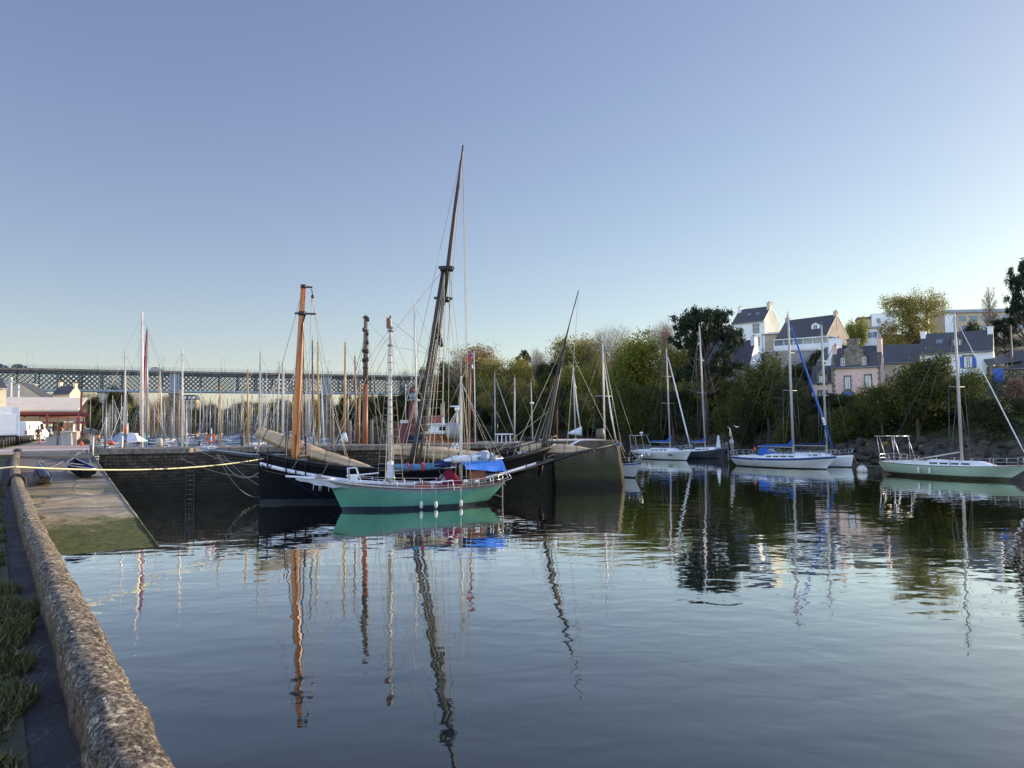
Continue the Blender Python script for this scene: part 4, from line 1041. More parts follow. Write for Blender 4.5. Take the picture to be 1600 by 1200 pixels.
for sd in (1, -1):
    for d in (-.03, 0, .03): b.tube([hp_(tf + d, sd), lp(473, 492) + Vector((0, sd * .12, 0))], .020, 4)
    for d in (-.02, .01): b.tube([hp_(tz + d, sd), mz_ + Vector((0, sd * .1, -.1))], .018, 4)
b.build('shroud', 'rope_dark', lug)
pairs = [(tt_, lp(614, 720)), (tt_, lp(734, 712)), (tt_, lp(730, 712, -1.5)), (tt_, lp(697, 560)), (mt_, lp(597, 540)), (lp(597, 540), lp(520, 700)), (mt_, lp(712, 560)), (lp(703, 424), lp(722, 600)), (lp(722, 600), lp(735, 715)),
         (lp(703, 424), lp(700, 700)), (lp(700, 424), lp(668, 715)), (lp(697, 430), lp(690, 716)), (lp(695, 470), lp(640, 660)), (lp(690, 470), lp(628, 700)),
         (c2 + Vector((-.56, 0, -.7)), lp(507, 600)), (lp(507, 600), lp(545, 720)), (c2 + Vector((-.50, 0, -.7)), lp(480, 690)), (c2 + Vector((-.52, .1, -.7)), lp(540, 715, .8)), (lp(472, 495), lp(490, 660)), (lp(490, 660), lp(486, 715)), (lp(474, 450), lp(400, 715)),
         (lp(880, 540), lp(800, 716)), (lp(876, 570), lp(822, 722)), (lp(872, 590), lp(830, 726)), (lp(868, 600), lp(838, 726)), (lp(884, 532), lp(900, 560)), (lp(884, 532), lp(960, 694)), (lp(877, 575), lp(846, 740)), (lp(860, 640), lp(762, 716)), (lp(904, 455), lp(886, 700)),
         (lp(762, 712, -1.), lp(800, 694, .8)), (lp(804, 716, -1.), lp(826, 696, .8))]
rig('running_rigging', pairs, .017, 'rope_tan')
pairs = [(lp(336, 706), lp(401, 770)), (lp(340, 706), lp(400, 722)), (lp(966, 694), lp(858, 716)), (lp(960, 696), lp(860, 727)), (lp(404, 712), lp(480, 700)), (lp(880, 712), lp(950, 700))]
rig('bowsprit_stay', pairs, .02, 'rope_dark')
b = MB()
b.rope(lp(338, 708), lp(462, 715, -2.5), 2.6, .02, 0, 20); b.rope(lp(340, 708), lp(408, 735), .9, .025, 0, 16); b.rope(lp(346, 708), lp(408, 760), .2, .015); b.rope(lp(300, 699), lp(410, 726), .3, .015)
b.build('slack_line', 'rope_grey', lug)
# deck clutter: winch, crates, oars, anchor, davit, stern cabin, block, chain plates
b = MB()
for px in (424, 441, 475, 509): q = lp(px, 720, 0); s_ = HL.pt(tx(q), -1 if LR else 1, 0); 
for sd in (1, -1):
    for d in (-.03, .0, .03):
        q = hp_(tf + d, sd); b.tube([q + Vector((0, sd * .03, -.9)), q, q + Vector((0, 0, 1.5))], .045, 6)
b.build('chain_plate', 'black_iron', lug)
zdk = lambda x: HL.sheer(x / HL.L + .5) - .95
def dbox(name, x0, x1, y0, y1, h, m, par=lug):
    z = zdk((x0 + x1) / 2); b = MB(); b.box((x0, y0, z), (x1, y1, z + h)); b.box((x0 - .05, y0 - .05, z + h), (x1 + .05, y1 + .05, z + h + .05)); return b.build(name, m, par)
q = lp(500, 720); dbox('deckhouse', q.x - 1.0, q.x + .6, -.8, .8, .9, 'dark_wood')
q = lp(560, 720); dbox('hatch', q.x - .7, q.x + .7, -.7, .7, .6, 'white_paint')
q = lp(790, 715); dbox('stern_cabin', q.x - 1.2, q.x + 1.4, -.9, .9, .75, 'dark_wood')
q = lp(820, 712); dbox('skylight', q.x - .4, q.x + .4, -.4, .4, .9, 'white_deck')
b = MB(); q = lp(805, 728, 0); 
for k in range(9): x = q.x + 1.6 - k * .55; z = HL.sheer(x / HL.L + .5); yy = HL.hb(x / HL.L + .5) - .15; b.tube([(x, yy, z), (x, yy, z + .55)], .03, 5); b.tube([(x, -yy, z), (x, -yy, z + .55)], .03, 5)
for sd in (1, -1): b.tube([Vector((q.x + 1.6 - k * .55, sd * (HL.hb((q.x + 1.6 - k * .55) / HL.L + .5) - .15), HL.sheer((q.x + 1.6 - k * .55) / HL.L + .5) + .55)) for k in range(9)], .04, 5)
b.build('stern_rail', 'black_iron', lug)
b = MB(); q = lp(711, 699, -2.0)
ring_part(b, q, .26, .02, LI.to_3x3() @ Vector((0, -1, 0)), n=14)
for k in range(3):
    a = math.pi * k / 3; e_ = LI.to_3x3() @ Vector((math.cos(a), 0, math.sin(a))); b.tube([q - e_ * .36, q + e_ * .36], .03, 5)
b.tube([q, q + Vector((0, 0, -1.4))], .03, 5)
b.build('winch_wheel', 'white_paint', lug)
b = MB(); q = lp(806, 733, -2.3); b.tube([q, q + Vector((-.5, -.02, .35)), q + Vector((-1.3, -.02, .95)), q + Vector((-1.8, -.02, 1.2))], .06, 5); b.build('tiller_arm', 'white_paint', lug)
b = MB(); p1, p2 = lp(888, 697, -1.6), lp(905, 688, -1.8); b.beam(p1, p2, .3, .06); b.beam(p2, p2 + (p2 - p1) * .35 + Vector((0, 0, -.1)), .25, .05); b.build('gangplank', 'white_paint', lug)
b = MB(); b.beam(lp(856, 714, -1.9), lp(870, 708, -1.9), .08, .06); b.build('oar_blade', 'sail_tan', lug)
b = MB()
for px, py in ((400, 700), (404, 707), (430, 716), (797, 716)): b.ball(lp(px, py, -.6), .11, 0, 8, 5)
b.build('pulley_block', 'fender', lug)
b = MB(); q = lp(473, 716, -.9); b.box(q + Vector((-.25, -.2, -.2)), q + Vector((.25, .2, .15))); q = lp(505, 716, -1.2); b.box(q + Vector((-.25, -.15, -.25)), q + Vector((.25, .15, .2)))
b.build('deck_crate', 'white_deck', lug)
# anchor hanging at the bow, rope coils
b = MB(); q = HL.pt(.97, 1 if (LI @ CAM).y > 0 else -1, -.1); b.tube([q + Vector((0, .05, .5)), q + Vector((0, .1, -.7))], .05, 6); b.tube([q + Vector((-.35, .12, -.45)), q + Vector((0, .12, -.75)), q + Vector((.35, .12, -.45))], .045, 6); b.build('anchor', 'black_iron', lug)

# ------------------------------------------------------------------ the sea green ketch
ks, kb = atZ(770, 788, 0), atZ(537, 797, 0); ks.y += .5; kb.y -= .2
KR = heading(ks, kb); KL = (ks - kb).length + 1.35
kd = (kb - ks).normalized()
ket = empty('green_ketch', (ks + kb) / 2 + kd * .10, KR, 'sea green wooden ketch with white masts and a bright blue tarpaulin aft', 'sailing boat'); KI = inv(ket); KM = KI.inverted()
HK = Hull(KL, 2.9, (1.22, 1.08, 1.6), .9, .75, 1.1, .30, .05, -.5, 2.6, .45, .36)
HK.mesh(.20, .15, 40, 9).build('hull', ['seagreen', 'seagreen_dark', 'greystripe'], ket)
HK.deck(-.08, 36).build('deck', 'teak', ket)
b = MB(); HK.rail(b, .01, .026, n=50); b.build('cap_rail', 'mast_grey', ket)
b = MB(); HK.rail(b, .08, .014, n=50, t0=.3, t1=1); b.build('white_rail', 'white_paint', ket)
def kp(px, py, off=0.0):
    d = ray(px, py); nrm = (KM.to_3x3() @ Vector((0, 1, 0))); pt0 = KM @ Vector((0, off, 0)); k = (pt0 - CAM).dot(nrm) / d.dot(nrm); return KI @ (CAM + d * k)
def tk(p): return (p.x + HK.L / 2) / HK.L
near = -1 if (KI @ CAM).y < 0 else 1
def ksp(name, pts, r, m, n=10, par=ket):
    b = MB(); b.tube(pts, r, n); return b.build(name, m, par)
km = ksp('mainmast', [kp(609.5, 755), kp(609.5, 620), kp(610, 500)], [.125, .115, .09], 'mast_white', 12)
b = MB()
for py in np.arange(555, 735, 11.5): b2 = MB(); c_ = kp(609.6, float(py)); b2.tube([c_ + Vector((0, 0, -.012)), c_ + Vector((0, 0, .012))], .142, 10); b2.build('mast_hoop', 'mast_grey', km)
for py in (540, 517, 512): c_ = kp(610, py); b.tube([c_ + Vector((-.16, 0, 0)), c_ + Vector((.16, 0, 0))], .05, 6); b.ball(c_, .13, 0, 8, 5)
b.build('mast_band', 'mast_grey', km)
b = MB(); c_ = kp(607.5, 505); b.box(c_ + Vector((-.05, -.1, -.3)), c_ + Vector((.12, .1, .3))); c_ = kp(610, 497); b.tube([c_, c_ + Vector((0, 0, .14))], .06, 6); b.build('mast_head', 'mast_rust', km)
kz = ksp('mizzenmast', [kp(719.5, 755), kp(720, 680), kp(720.5, 588)], [.095, .09, .055], 'mast_white', 12)
ksp('whip_aerial', [kp(720.5, 590), kp(721, 553)], [.015, .006], 'alu', 4, kz)
# bowsprit platform and netting
bs = ksp('bowsprit', [kp(446, 744), kp(500, 748), kp(540, 751)], [.055, .075, .09], 'white_paint')
b = MB()
for k in range(2):
    sd = near * (1 if k == 0 else -1); e0 = kp(468, 748); e1 = HK.pt(.93, sd, .05); rr = []
    for i in range(13):
        a = i / 12; top_ = kp(462, 747).lerp(kp(545, 752), a); e_ = top_ + Vector((0, sd * (.10 + .45 * a), -.06 - .30 * math.sin(a * 2.2) - .04 * math.sin(a * 21))); mid = (top_ + e_) / 2 + Vector((0, 0, -.10)); rr.append([top_, mid, e_])
    b.loft(rr, 0)
b.build('bow_netting', 'net_white', ket)
b = MB()
for a in (.1, .25, .3, .5): q = kp(484 + 60 * a, 757 + 4 * a, near * .35); b.tube([q, q + Vector((.02, 0, -.32))], .02, 4)
b.build('net_tail', 'net_white', ket)
b = MB(); q = kp(504, 747); b.tube([q + Vector((.4, .1, .05)), q + Vector((-.4, .1, .0))], .05, 6); b.tube([q + Vector((.35, -.15, .2)), q + Vector((.1, 0, .05)), q + Vector((.15, .25, .2))], .06, 6); b.build('anchor', 'rope_grey', ket)
b = MB(); q = kp(535, 742, 0); 
for sd in (1, -1):
    b.tube([q + Vector((-.35, sd * .35, -.25)), q + Vector((-.3, sd * .35, .35)), q + Vector((-.75, sd * .2, .38)), q + Vector((-.95, sd * .25, -.25))], .025, 5)
b.tube([q + Vector((-.3, .35, .35)), q + Vector((-.3, -.35, .35))], .025, 5)
b.box(q + Vector((-.8, -.25, -.3)), q + Vector((-.4, .25, 0))); b.build('windlass_frame', 'white_paint', ket)
ksp('inner_boom', [kp(541, 744), kp(592, 739)], [.03, .045], 'white_paint', 8)
b = MB(); c_ = kp(610, 738); rings = []
for i in range(9):
    a = i / 8; rings.append([c_ + Vector((.26 * math.cos(2 * math.pi * k / 10) * (1 - .35 * a) * (1 + .15 * math.sin(k * 3 + i)), .22 * math.sin(2 * math.pi * k / 10) * (1 - .3 * a), -.35 + .95 * a)) for k in range(10)])
b.loft(rings, 0, True, True, True); b.build('mast_bag', 'sail_white', ket)
ksp('main_boom', [kp(614, 735), kp(712, 730)], [.06, .05], 'white_paint', 8)
def kbundle(name, pts, rad, m, seed, seams=5): return bundle(name, pts, rad, m, 0, seed, ket, .9, 12, seams)
kbundle('main_cover', [kp(616, 730), kp(650, 730), kp(680, 728), kp(703, 725)], [.20, .22, .20, .15], 'cover_denim', 3, 6)
kbundle('main_cover_end', [kp(678, 726), kp(692, 725), kp(704, 724)], [.20, .22, .18], 'cover_navy', 4, 2)
kbundle('stowed_mizzen', [kp(694, 721), kp(712, 718), kp(735, 717), kp(758, 714), kp(775, 718)], [.12, .24, .22, .34, .16], 'sail_white', 7, 3)
kbundle('grey_wrap', [kp(738, 716), kp(756, 713), kp(772, 715)], [.22, .36, .22], 'tarp_grey', 8, 2)
# red straps round the cover
b = MB()
for px in (637, 659, 661): c_ = kp(px, 729.5); b.tube([c_ + Vector((-.03, 0, 0)), c_ + Vector((.03, 0, 0))], .245, 12)
b.build('cover_strap', 'red_flag', ket)
# blue tarpaulin awning draped over the mizzen boom
b = MB(); rows = []
for i in range(25):
    a = i / 24; x = lerp(kp(721, 720).x, kp(783, 716).x, a); zt = lerp(kp(721, 722).z, kp(783, 717).z, a) + .05; low = lerp(.40, .75, a ** .8) 
    rr = []
    for q in range(-6, 7):
        f = q / 6; y = .95 * f; rr.append(Vector((x + .03 * math.sin(q * 1.2 + i * .3), y, zt - low * abs(f) ** 1.1 + .03 * math.sin(q * 1.7 + i * .5) + (.02 * math.sin(i * .6) * abs(f)))))
    rows.append(rr)
b.loft(rows, 0); b.build('blue_tarpaulin', 'tarp_blue', ket)
ksp('mizzen_boom', [kp(722, 722), kp(786, 716)], [.05, .04], 'white_paint', 8)
b = MB(); c_ = kp(716, 716); b.add([c_ + Vector((.45, 0, -.35)), c_ + Vector((-.1, -.02, .45)), c_ + Vector((-.55, 0, -.3)), c_ + Vector((-.1, .1, -.35))], [(0, 1, 2), (0, 3, 1), (3, 2, 1)], 0); b.build('folded_flag', 'cover_navy', ket)
# maroon dodger, coachroof, hatches
q0, q1 = kp(668, 748), kp(722, 748)
c = coach(q1.x, kp(640, 748).x, .82, .62, lambda x: HK.sheer(x / HK.L + .5) - .02, .34, .26); cr = c.build('coachroof', 'varnish', ket)
c = coach(q1.x + .03, kp(668, 748).x, .74, .66, lambda x: HK.sheer(x / HK.L + .5) + .30, .06, .05); c.build('roof_panel', 'white_paint', cr)
b = MB(); rows = []; xa, xb = kp(719, 745).x, kp(682, 745).x; zz = HK.sheer(tk(kp(705, 745))) + .15
for i in range(9):
    a = i / 8; x = lerp(xa, xb, a); h = (.30 + .62 * sstep(0, .45, a)) if a < .5 else lerp(.92, .10, ((a - .5) / .5) ** 1.2)
    rows.append([Vector((x, .78 * math.cos(math.pi * k / 10), zz + h * math.sin(math.pi * k / 10) ** .55)) for k in range(11)])
b.loft(rows, 0); sh_ = b.build('sprayhood', 'maroon', ket)
b = MB(); 
for k0, k1 in ((1, 3), (4, 6), (7, 9)): b.loft([[v + Vector((.025 if KR else -.025, 0, .02)) for v in rows[j][k0:k1 + 1]] for j in (6, 7)], 0)
b.build('hood_window', 'glass_pale', sh_)
b = MB(); stanchions(HK, b, .45, 9, .08, .84, .016); b.build('guard_rail', 'white_paint', ket)
b = MB(); pushpit(HK, b, .5, .02); q = HK.pt(.0, 0, 0); 
for sd in (1, -1): b.tube([q + Vector((.2, sd * .3, 0)), q + Vector((-.5, sd * .3, .25)), q + Vector((-.15, sd * .3, .75))], .025, 5)
b.build('stern_rail', 'steel', ket)
b = MB(); q = HK.pt(.36, near, -.02); b.tube([q + Vector((.95, 0, 0)), q + Vector((.9, 0, .42)), q + Vector((-.2, 0, .5)), q + Vector((-.28, 0, -.05))], .035, 6); b.build('boarding_rail', 'white_paint', ket)
for px in (649, 671, 710):
    t_ = tk(kp(px, 770)); q = HK.pt(t_, near, -.62) ; q.y += near * .03; fender(ket, q, .42, .095, .75)
# mizzen and main rigging
b = MB()
for sd in (1, -1):
    for base, top_, w_ in ((tk(kp(609, 745)), kp(610, 517), .05), (tk(kp(720, 745)), kp(720.5, 592), .03)):
        tops = top_ + Vector((0, sd * .08, 0)); sh = [HK.pt(base + d, sd, .05) for d in (-w_, 0, w_)]
        for s_ in sh: b.tube([s_, tops], .012, 4, 0, True, False)
        if w_ == .05:
            for k in range(2, 13): b.tube([sh[0].lerp(tops, k / 22), sh[2].lerp(tops, k / 22)], .011, 4, 0, True, False)
b.build('shrouds', 'rope_tan', ket)
pairs = [(kp(610, 512), kp(448, 744)), (kp(610, 540), kp(500, 748)), (kp(610, 500), kp(720, 592)), (kp(720.5, 594), HK.pt(0, 1, 0)), (kp(720.5, 594), HK.pt(0, -1, 0)), (kp(720.5, 600), kp(784, 716)), (kp(610, 520), kp(712, 730)), (kp(610, 545), kp(690, 745))]
b = MB()
for p, q in pairs: b.tube([p, q], .010, 4, 0, True, False)
b.build('running_rigging', 'wire', ket)
b = MB(); b.tube([kp(447, 746), kp(533, 795)], .014, 4); b.rope(kp(452, 746), kp(470, 740), .0, .014); b.build('bobstay', 'cover_navy', ket)
# stern gear: boomkin planks and vertical post with crossbars
b = MB(); q = kp(785, 757); b.beam(kp(774, 757), kp(790, 757), .06, .04); b.tube([kp(785, 739), kp(785, 806)], .035, 6); b.beam(kp(770, 772), kp(787, 777), .05, .04); b.build('wind_vane_gear', 'rope_grey', ket)
b = MB(); q = kp(735, 752); b.ball(kp(727, 752, near * .6), .12, 0, 8, 5); b.ball(kp(744, 752, near * .6), (.12, .1, .1), 0, 8, 5)
for px in (600, 617, 633, 660, 690): b.tube([kp(px, 757, near * .8), kp(px, 750, near * .8)], .03, 5)
b.build('deck_fitting', 'white_paint', ket)
b = MB(); b.beam(kp(733, 744), kp(757, 742), .5, .5); b.build('aft_cabin', 'varnish', ket)

# yellow hawser from the quay to the lugger's bow, and a few loose lines
yr0 = W(s_of(atZ(38, 730, PZ + .27)), .16, PZ + .30); yr1 = LM @ lp(415, 716)
b = MB(); far_l = W(s_of(yr0) - .3, -4.0, PZ + .1); b.rope(far_l, yr0, .05, .034, 0, 6, 5); b.rope(yr0, yr1, .35, .032, 0, 24, 6)
o = b.build('hawser', 'rope_yellow', None, Matrix.Translation(-yr0)); o.location = yr0; tag(o, 'pale yellow hawser stretched from the quay parapet to the lugger', 'rope')
line('mooring_line', 'tan line running from the lugger bow rail to its foremast', LM @ lp(415, 714), LM @ lp(455, 721, -.6), .0, .025)
line('mooring_line', 'brown slack line on the pier face right of the slipway', LM @ lp(282, 716, 1.6), LM @ lp(404, 745, .3), .3, .012, 'rope_tan')

# ------------------------------------------------------------------ dinghies on the slipway
def dinghy(name, label, p, rz, L, B, hm, im, tilt=0, flip=False, pitch=0):
    root = empty(name, p, rz, label, 'dinghy'); root.rotation_euler = (tilt, pitch, rz)
    H = Hull(L, B, (.50, .42, .62), .12, .35, .05, .7, -.05, .0, 2.0, .42, .40); H.mesh(-.02, 0, 18, 4).build('hull', [hm, hm, hm], root)
    b = MB(); rows = []
    for i in range(17):
        t = .03 + i / 16 * .92; S = H.sheer(t); h = H.hb(t) - .04
        rows.append([Vector((H.xx(t, S), h * math.sin(a), S - .0 - .38 * max(0, math.cos(a)) ** .5)) for a in [math.pi * (q / 10 - .5) for q in range(11)]])
    b.loft(rows, 0); b.build('inside', im, root)
    b = MB(); H.rail(b, .0, .03, n=20); b.build('gunwale', 'steel' if im != 'grey_hull' else 'greystripe', root)
    for f in (.25, .52, .75):
        b = MB(); t = f; h = H.hb(t) - .03; x = H.xx(t, .4); z = H.sheer(t) - .12; b.box((x - .12, -h, z), (x + .12, h, z + .03)); b.build('thwart', 'greystripe', root)
    return root
def on_slip(px, py, s_guess, n_, dz): pass
def slip_at(px, py, Y): p = atY(px, py, Y); s_ = s_of(p); return s_, (Vector((p.x, p.y, 0)) - W(s_, 0, 0)).dot(PN)
sa_, na_ = slip_at(136, 728, 42); pA = W(sa_, na_, slip_z(sa_) + .16)
d1_ = dinghy('dinghy', 'dark navy rowing dinghy lying at the top of the slipway near the pier', pA, math.atan2(PD.y, PD.x) + R(8), 3.4, 1.35, 'black_hull', 'cover_navy', R(10), pitch=R(-6))
sb_, nb_ = slip_at(58, 738, 38.5); pB = W(sb_, max(nb_, .75), slip_z(sb_) + .45)
d2_ = dinghy('dinghy', 'grey plastic dinghy propped on its side against the parapet', pB, math.atan2(PD.y, PD.x) + R(176), 2.9, 1.2, 'alu_dark', 'grey_hull', R(-62), pitch=R(4))
line('mooring_line', 'pale painter from the navy dinghy up to the pier corner', pA + Vector((0, 1.2, .3)), W(57.6, 4.9, QZ), .1, .02, 'rope_grey')
line('mooring_line', 'thin painter running across the slipway from the pier corner', W(51, 2.0, slip_z(51) + .05), W(57.6, 4.8, QZ), .05, .018, 'rope_grey')
ORD = ['first', 'second', 'third', 'fourth', 'fifth', 'sixth', 'seventh', 'eighth', 'ninth', 'tenth', 'eleventh', 'twelfth', 'thirteenth', 'fourteenth', 'fifteenth', 'sixteenth', 'seventeenth', 'eighteenth', 'nineteenth', 'twentieth'] + ['next'] * 20

# ------------------------------------------------------------------ the lattice bridge
BY0, BY1 = atY(0, 571, 240), atY(700, 588, 304)
bz = 24.8; B0 = Vector((BY0.x, BY0.y, 0)); B1 = Vector((BY1.x, BY1.y, 0)); bd = (B1 - B0).normalized(); bn = Vector((-bd.y, bd.x, 0)); BL = (B1 - B0).length
br = empty('lattice_bridge', B0, 0, 'long blue grey iron lattice road bridge high over the marina on stone pillars', 'bridge'); BI = inv(br)
def BW(a, n, z): return B0 + bd * a + bn * n + Vector((0, 0, z))
Mb = Matrix(((bd.x, bn.x, 0, B0.x), (bd.y, bn.y, 0, B0.y), (0, 0, 1, 0), (0, 0, 0, 1)))
a0, a1 = -60, BL + 50
b = MB(); b.box((a0, -.6, bz - .75), (a1, 8.6, bz), 0, Mb); a = a0
while a < a1: b.box((a, -1.0, bz - .62), (a + .9, 9.0, bz - .25), 0, Mb); a += 1.9
b.build('deck', 'bridge_deck', br, BI)
def lattice(nrow, name, mt):
    b = MB(); zt, zb = bz - 1.15, bz - 7.3; P = 6.35
    b.box((a0, nrow - .18, zt - .2), (a1, nrow + .18, zt + .35), 0, Mb); b.box((a0, nrow - .25, zb - .15), (a1, nrow + .25, zb + .4), 1, Mb)
    k = 0; a = a0
    while a < a1:
        b.box((a - .2, nrow - .14, zb), (a + .2, nrow + .14, zt), 0, Mb)
        H_ = zt - zb; stp = P / 4
        for j in range(4):
            s0 = a + j * stp
            b.beam(BW(s0, nrow + .12, zb), BW(s0 + H_, nrow + .12, zt), .29, .10, 0, bn); b.beam(BW(s0, nrow - .12, zt), BW(s0 + H_, nrow - .12, zb), .29, .10, 0, bn)
        a += P
    return b.build(name, [mt, 'bridge_pale'], br, BI)
lattice(.2, 'near_lattice', 'bridge_steel'); lattice(7.6, 'far_lattice', 'bridge_steel')
b = MB(); a = a0
while a < a1: b.box((a - .1, .2, bz - 1.2), (a + .1, 7.6, bz - .9), 0, Mb); b.box((a - .1, .2, bz - 7.3), (a + .1, 7.6, bz - 7.0), 0, Mb); a += 6.35
b.build('cross_girders', 'bridge_steel', br, BI)
for sd in (-.9, 8.9):
    b = MB(); a = a0
    for hh in (.35, .7, 1.1): b.box((a0, sd - .03, bz + hh - .03), (a1, sd + .03, bz + hh + .03), 0, Mb)
    while a < a1: b.box((a - .04, sd - .04, bz), (a + .04, sd + .04, bz + 1.15), 0, Mb); a += 1.9
    b.build('parapet_railing', 'bridge_pale', br, BI)
def on_bridge(px):
    best = min(range(int(a0 * 2), int(a1 * 2)), key=lambda k: abs(px - (800 + F_PX * (BW(k / 2, 0, bz) - CAM).dot(rt) / (BW(k / 2, 0, bz) - CAM).dot(fw))))
    return best / 2
for px in (274, 512, 20 - 90):
    a = on_bridge(px) if px > 0 else on_bridge(274) - 54
    b = MB(); rows = []
    for z, e in ((-3, .5), (3, .35), (9, .15), (bz - 8.0, 0)): rows.append([BW(a + x_ * (1.75 + e), 3.9 + y_ * (4.6 + e), z) for x_, y_ in ((-1, -.85), (-.8, -1), (.8, -1), (1, -.85), (1, .85), (.8, 1), (-.8, 1), (-1, .85))])
    b.loft(rows, 0, True, False, True); p_ = b.build('stone_pillar', 'pillar_stone', br, BI)
    b = MB(); b.box((a - 2.1, -1.0, bz - 8.0), (a + 2.1, 8.8, bz - 7.5), 0, Mb); b.build('capstone', 'concrete', p_, BI)
    b = MB(); 
    for dx in (-1.3, -.45, .45, 1.3): b.box((a + dx - .3, -.05, bz - 7.5), (a + dx + .3, .5, bz - .8), 0, Mb)
    b.box((a - 1.7, .3, bz - 7.4), (a + 1.7, .42, bz - .9), 0, Mb); b.build('tower_panel', 'bridge_pale', br, BI)
def lamp_post(p, lab, h=4.6, grp=None, arm=.6, m='metal_grey', cat='street lamp'):
    root = empty('street_lamp', p, 0, lab, cat, grp); b = MB(); b.tube([(0, 0, 0), (0, 0, h)], [.09, .05], 6); b.tube([(0, 0, h), (arm * .5, 0, h + .15), (arm, 0, h + .1)], .04, 5); b.build('pole', m, root)
    b = MB(); b.box((arm - .1, -.12, h + .02), (arm + .45, .12, h + .14)); b.build('lamp_head', 'metal_grey', root); return root
lmp = None
for li, (px, n_) in enumerate(((41, 0), (45, 8.2), (153, 0), (253, 0), (256, 8.2), (346, 0), (352, 8.2), (433, 0), (440, 8.2), (514, 0), (524, 8.2), (591, 0), (602, 8.2))):
    if lmp is None: lmp = lamp_post(BW(on_bridge(px), n_, bz), 'slim grey lamp post standing on the bridge deck', 5.2, 'lamp posts along the bridge', .35); lmp.rotation_euler.z = LR * 0 + 1.6
    else:
        c_ = copy_tree(lmp); c_.location = BW(on_bridge(px), n_, bz); c_.rotation_euler.z = 1.6 if n_ == 0 else -1.5
    (lmp if li == 0 else c_)['label'] = '%s lamp post from the left standing on the bridge deck' % ORD[li]
def car(name, label, p, rz, col, L=4.2, h=1.45, wd=1.7, van=False, grp=None, cat='car'):
    root = empty(name, p, rz, label, cat, grp)
    if van: prof_ = [(-.5, .35), (-.5, .98), (-.42, 1.0), (.16, 1.0), (.24, .96), (.36, .62), (.46, .52), (.5, .42), (.5, .12), (-.5, .12)]
    else: prof_ = [(-.5, .3), (-.49, .58), (-.42, .62), (-.30, .95), (-.18, 1.0), (.08, .98), (.24, .64), (.44, .56), (.5, .45), (.5, .14), (-.5, .14)]
    def body(k, ins, pr):
        return [Vector((x * L, k * (wd / 2 - (ins * .12 if z > .66 else 0)), z * h)) for x, z in pr]
    b = MB(); R_ = [[v * 1 for v in body(-1, 1, prof_)], [v + Vector((0, .1, 0)) * 0 for v in body(-.94, 1, [(x * 1.0, z * 1.0 + .015) for x, z in prof_])], body(.94, 1, [(x, z + .015) for x, z in prof_]), body(1, 1, prof_)]
    b.loft(R_, 0, True, False, True); b.build('body', col, root)
    b = MB()
    for sd in (-1, 1):
        if van: q = [(.14, .60), (.14, .90), (.24, .90), (.33, .60)]
        else: q = [(-.34, .66), (-.27, .9), (.06, .92), (.19, .66)]
        b.add([Vector((x * L, sd * (wd / 2 - .06), z * h)) for x, z in q], [(0, 1, 2, 3)])
    b.build('side_window', 'glass', root)
    b = MB(); 
    if van: b.add([Vector((.255 * L, y, .93 * h)) for y in (-.7, .7)] + [Vector((.358 * L, y, .65 * h)) for y in (.75, -.75)], [(0, 1, 2, 3)])
    else: b.add([Vector((.10 * L, y, .955 * h)) for y in (-.6, .6)] + [Vector((.235 * L, y, .665 * h)) for y in (.7, -.7)], [(0, 1, 2, 3)])
    for v in range(len(b.v)): b.v[v] = (b.v[v][0] + .03, b.v[v][1], b.v[v][2] + .02)
    b.build('windscreen', 'glass', root)
    for sx in (-.32, .31):
        for sd in (-1, 1): b = MB(); b.tube([(sx * L, sd * (wd / 2 - .18), .31), (sx * L, sd * (wd / 2 + .01), .31)], .31, 14); w_ = b.build('wheel', 'rubber', root); b = MB(); b.tube([(sx * L, sd * (wd / 2), .31), (sx * L, sd * (wd / 2 + .02), .31)], .18, 10); b.build('rim', 'alu', w_)
    for sd in (-1, 1):
        b = MB(); b.box((-.505 * L, sd * wd * .44 - .1, .42 * h), (-.49 * L, sd * wd * .44 + .1, .60 * h)); b.build('tail_light', 'lamp_red', root)
        b = MB(); b.box((.485 * L, sd * wd * .38 - .15, .40 * h), (.505 * L, sd * wd * .38 + .15, .5 * h)); b.build('headlight', 'glass_pale', root)
    return root
BR = math.atan2(bd.y, bd.x)
car('parked_car', 'dark saloon car crossing the bridge near its left end', BW(on_bridge(28), 2.5, bz), BR, 'black_iron')
car('parked_car', 'blue car half out of view on the left end of the bridge', BW(on_bridge(-3), 2.5, bz), BR, 'cover_navy')
car('parked_car', 'pale car crossing the bridge above the big marina masts', BW(on_bridge(243), 2.5, bz), BR, 'alu')

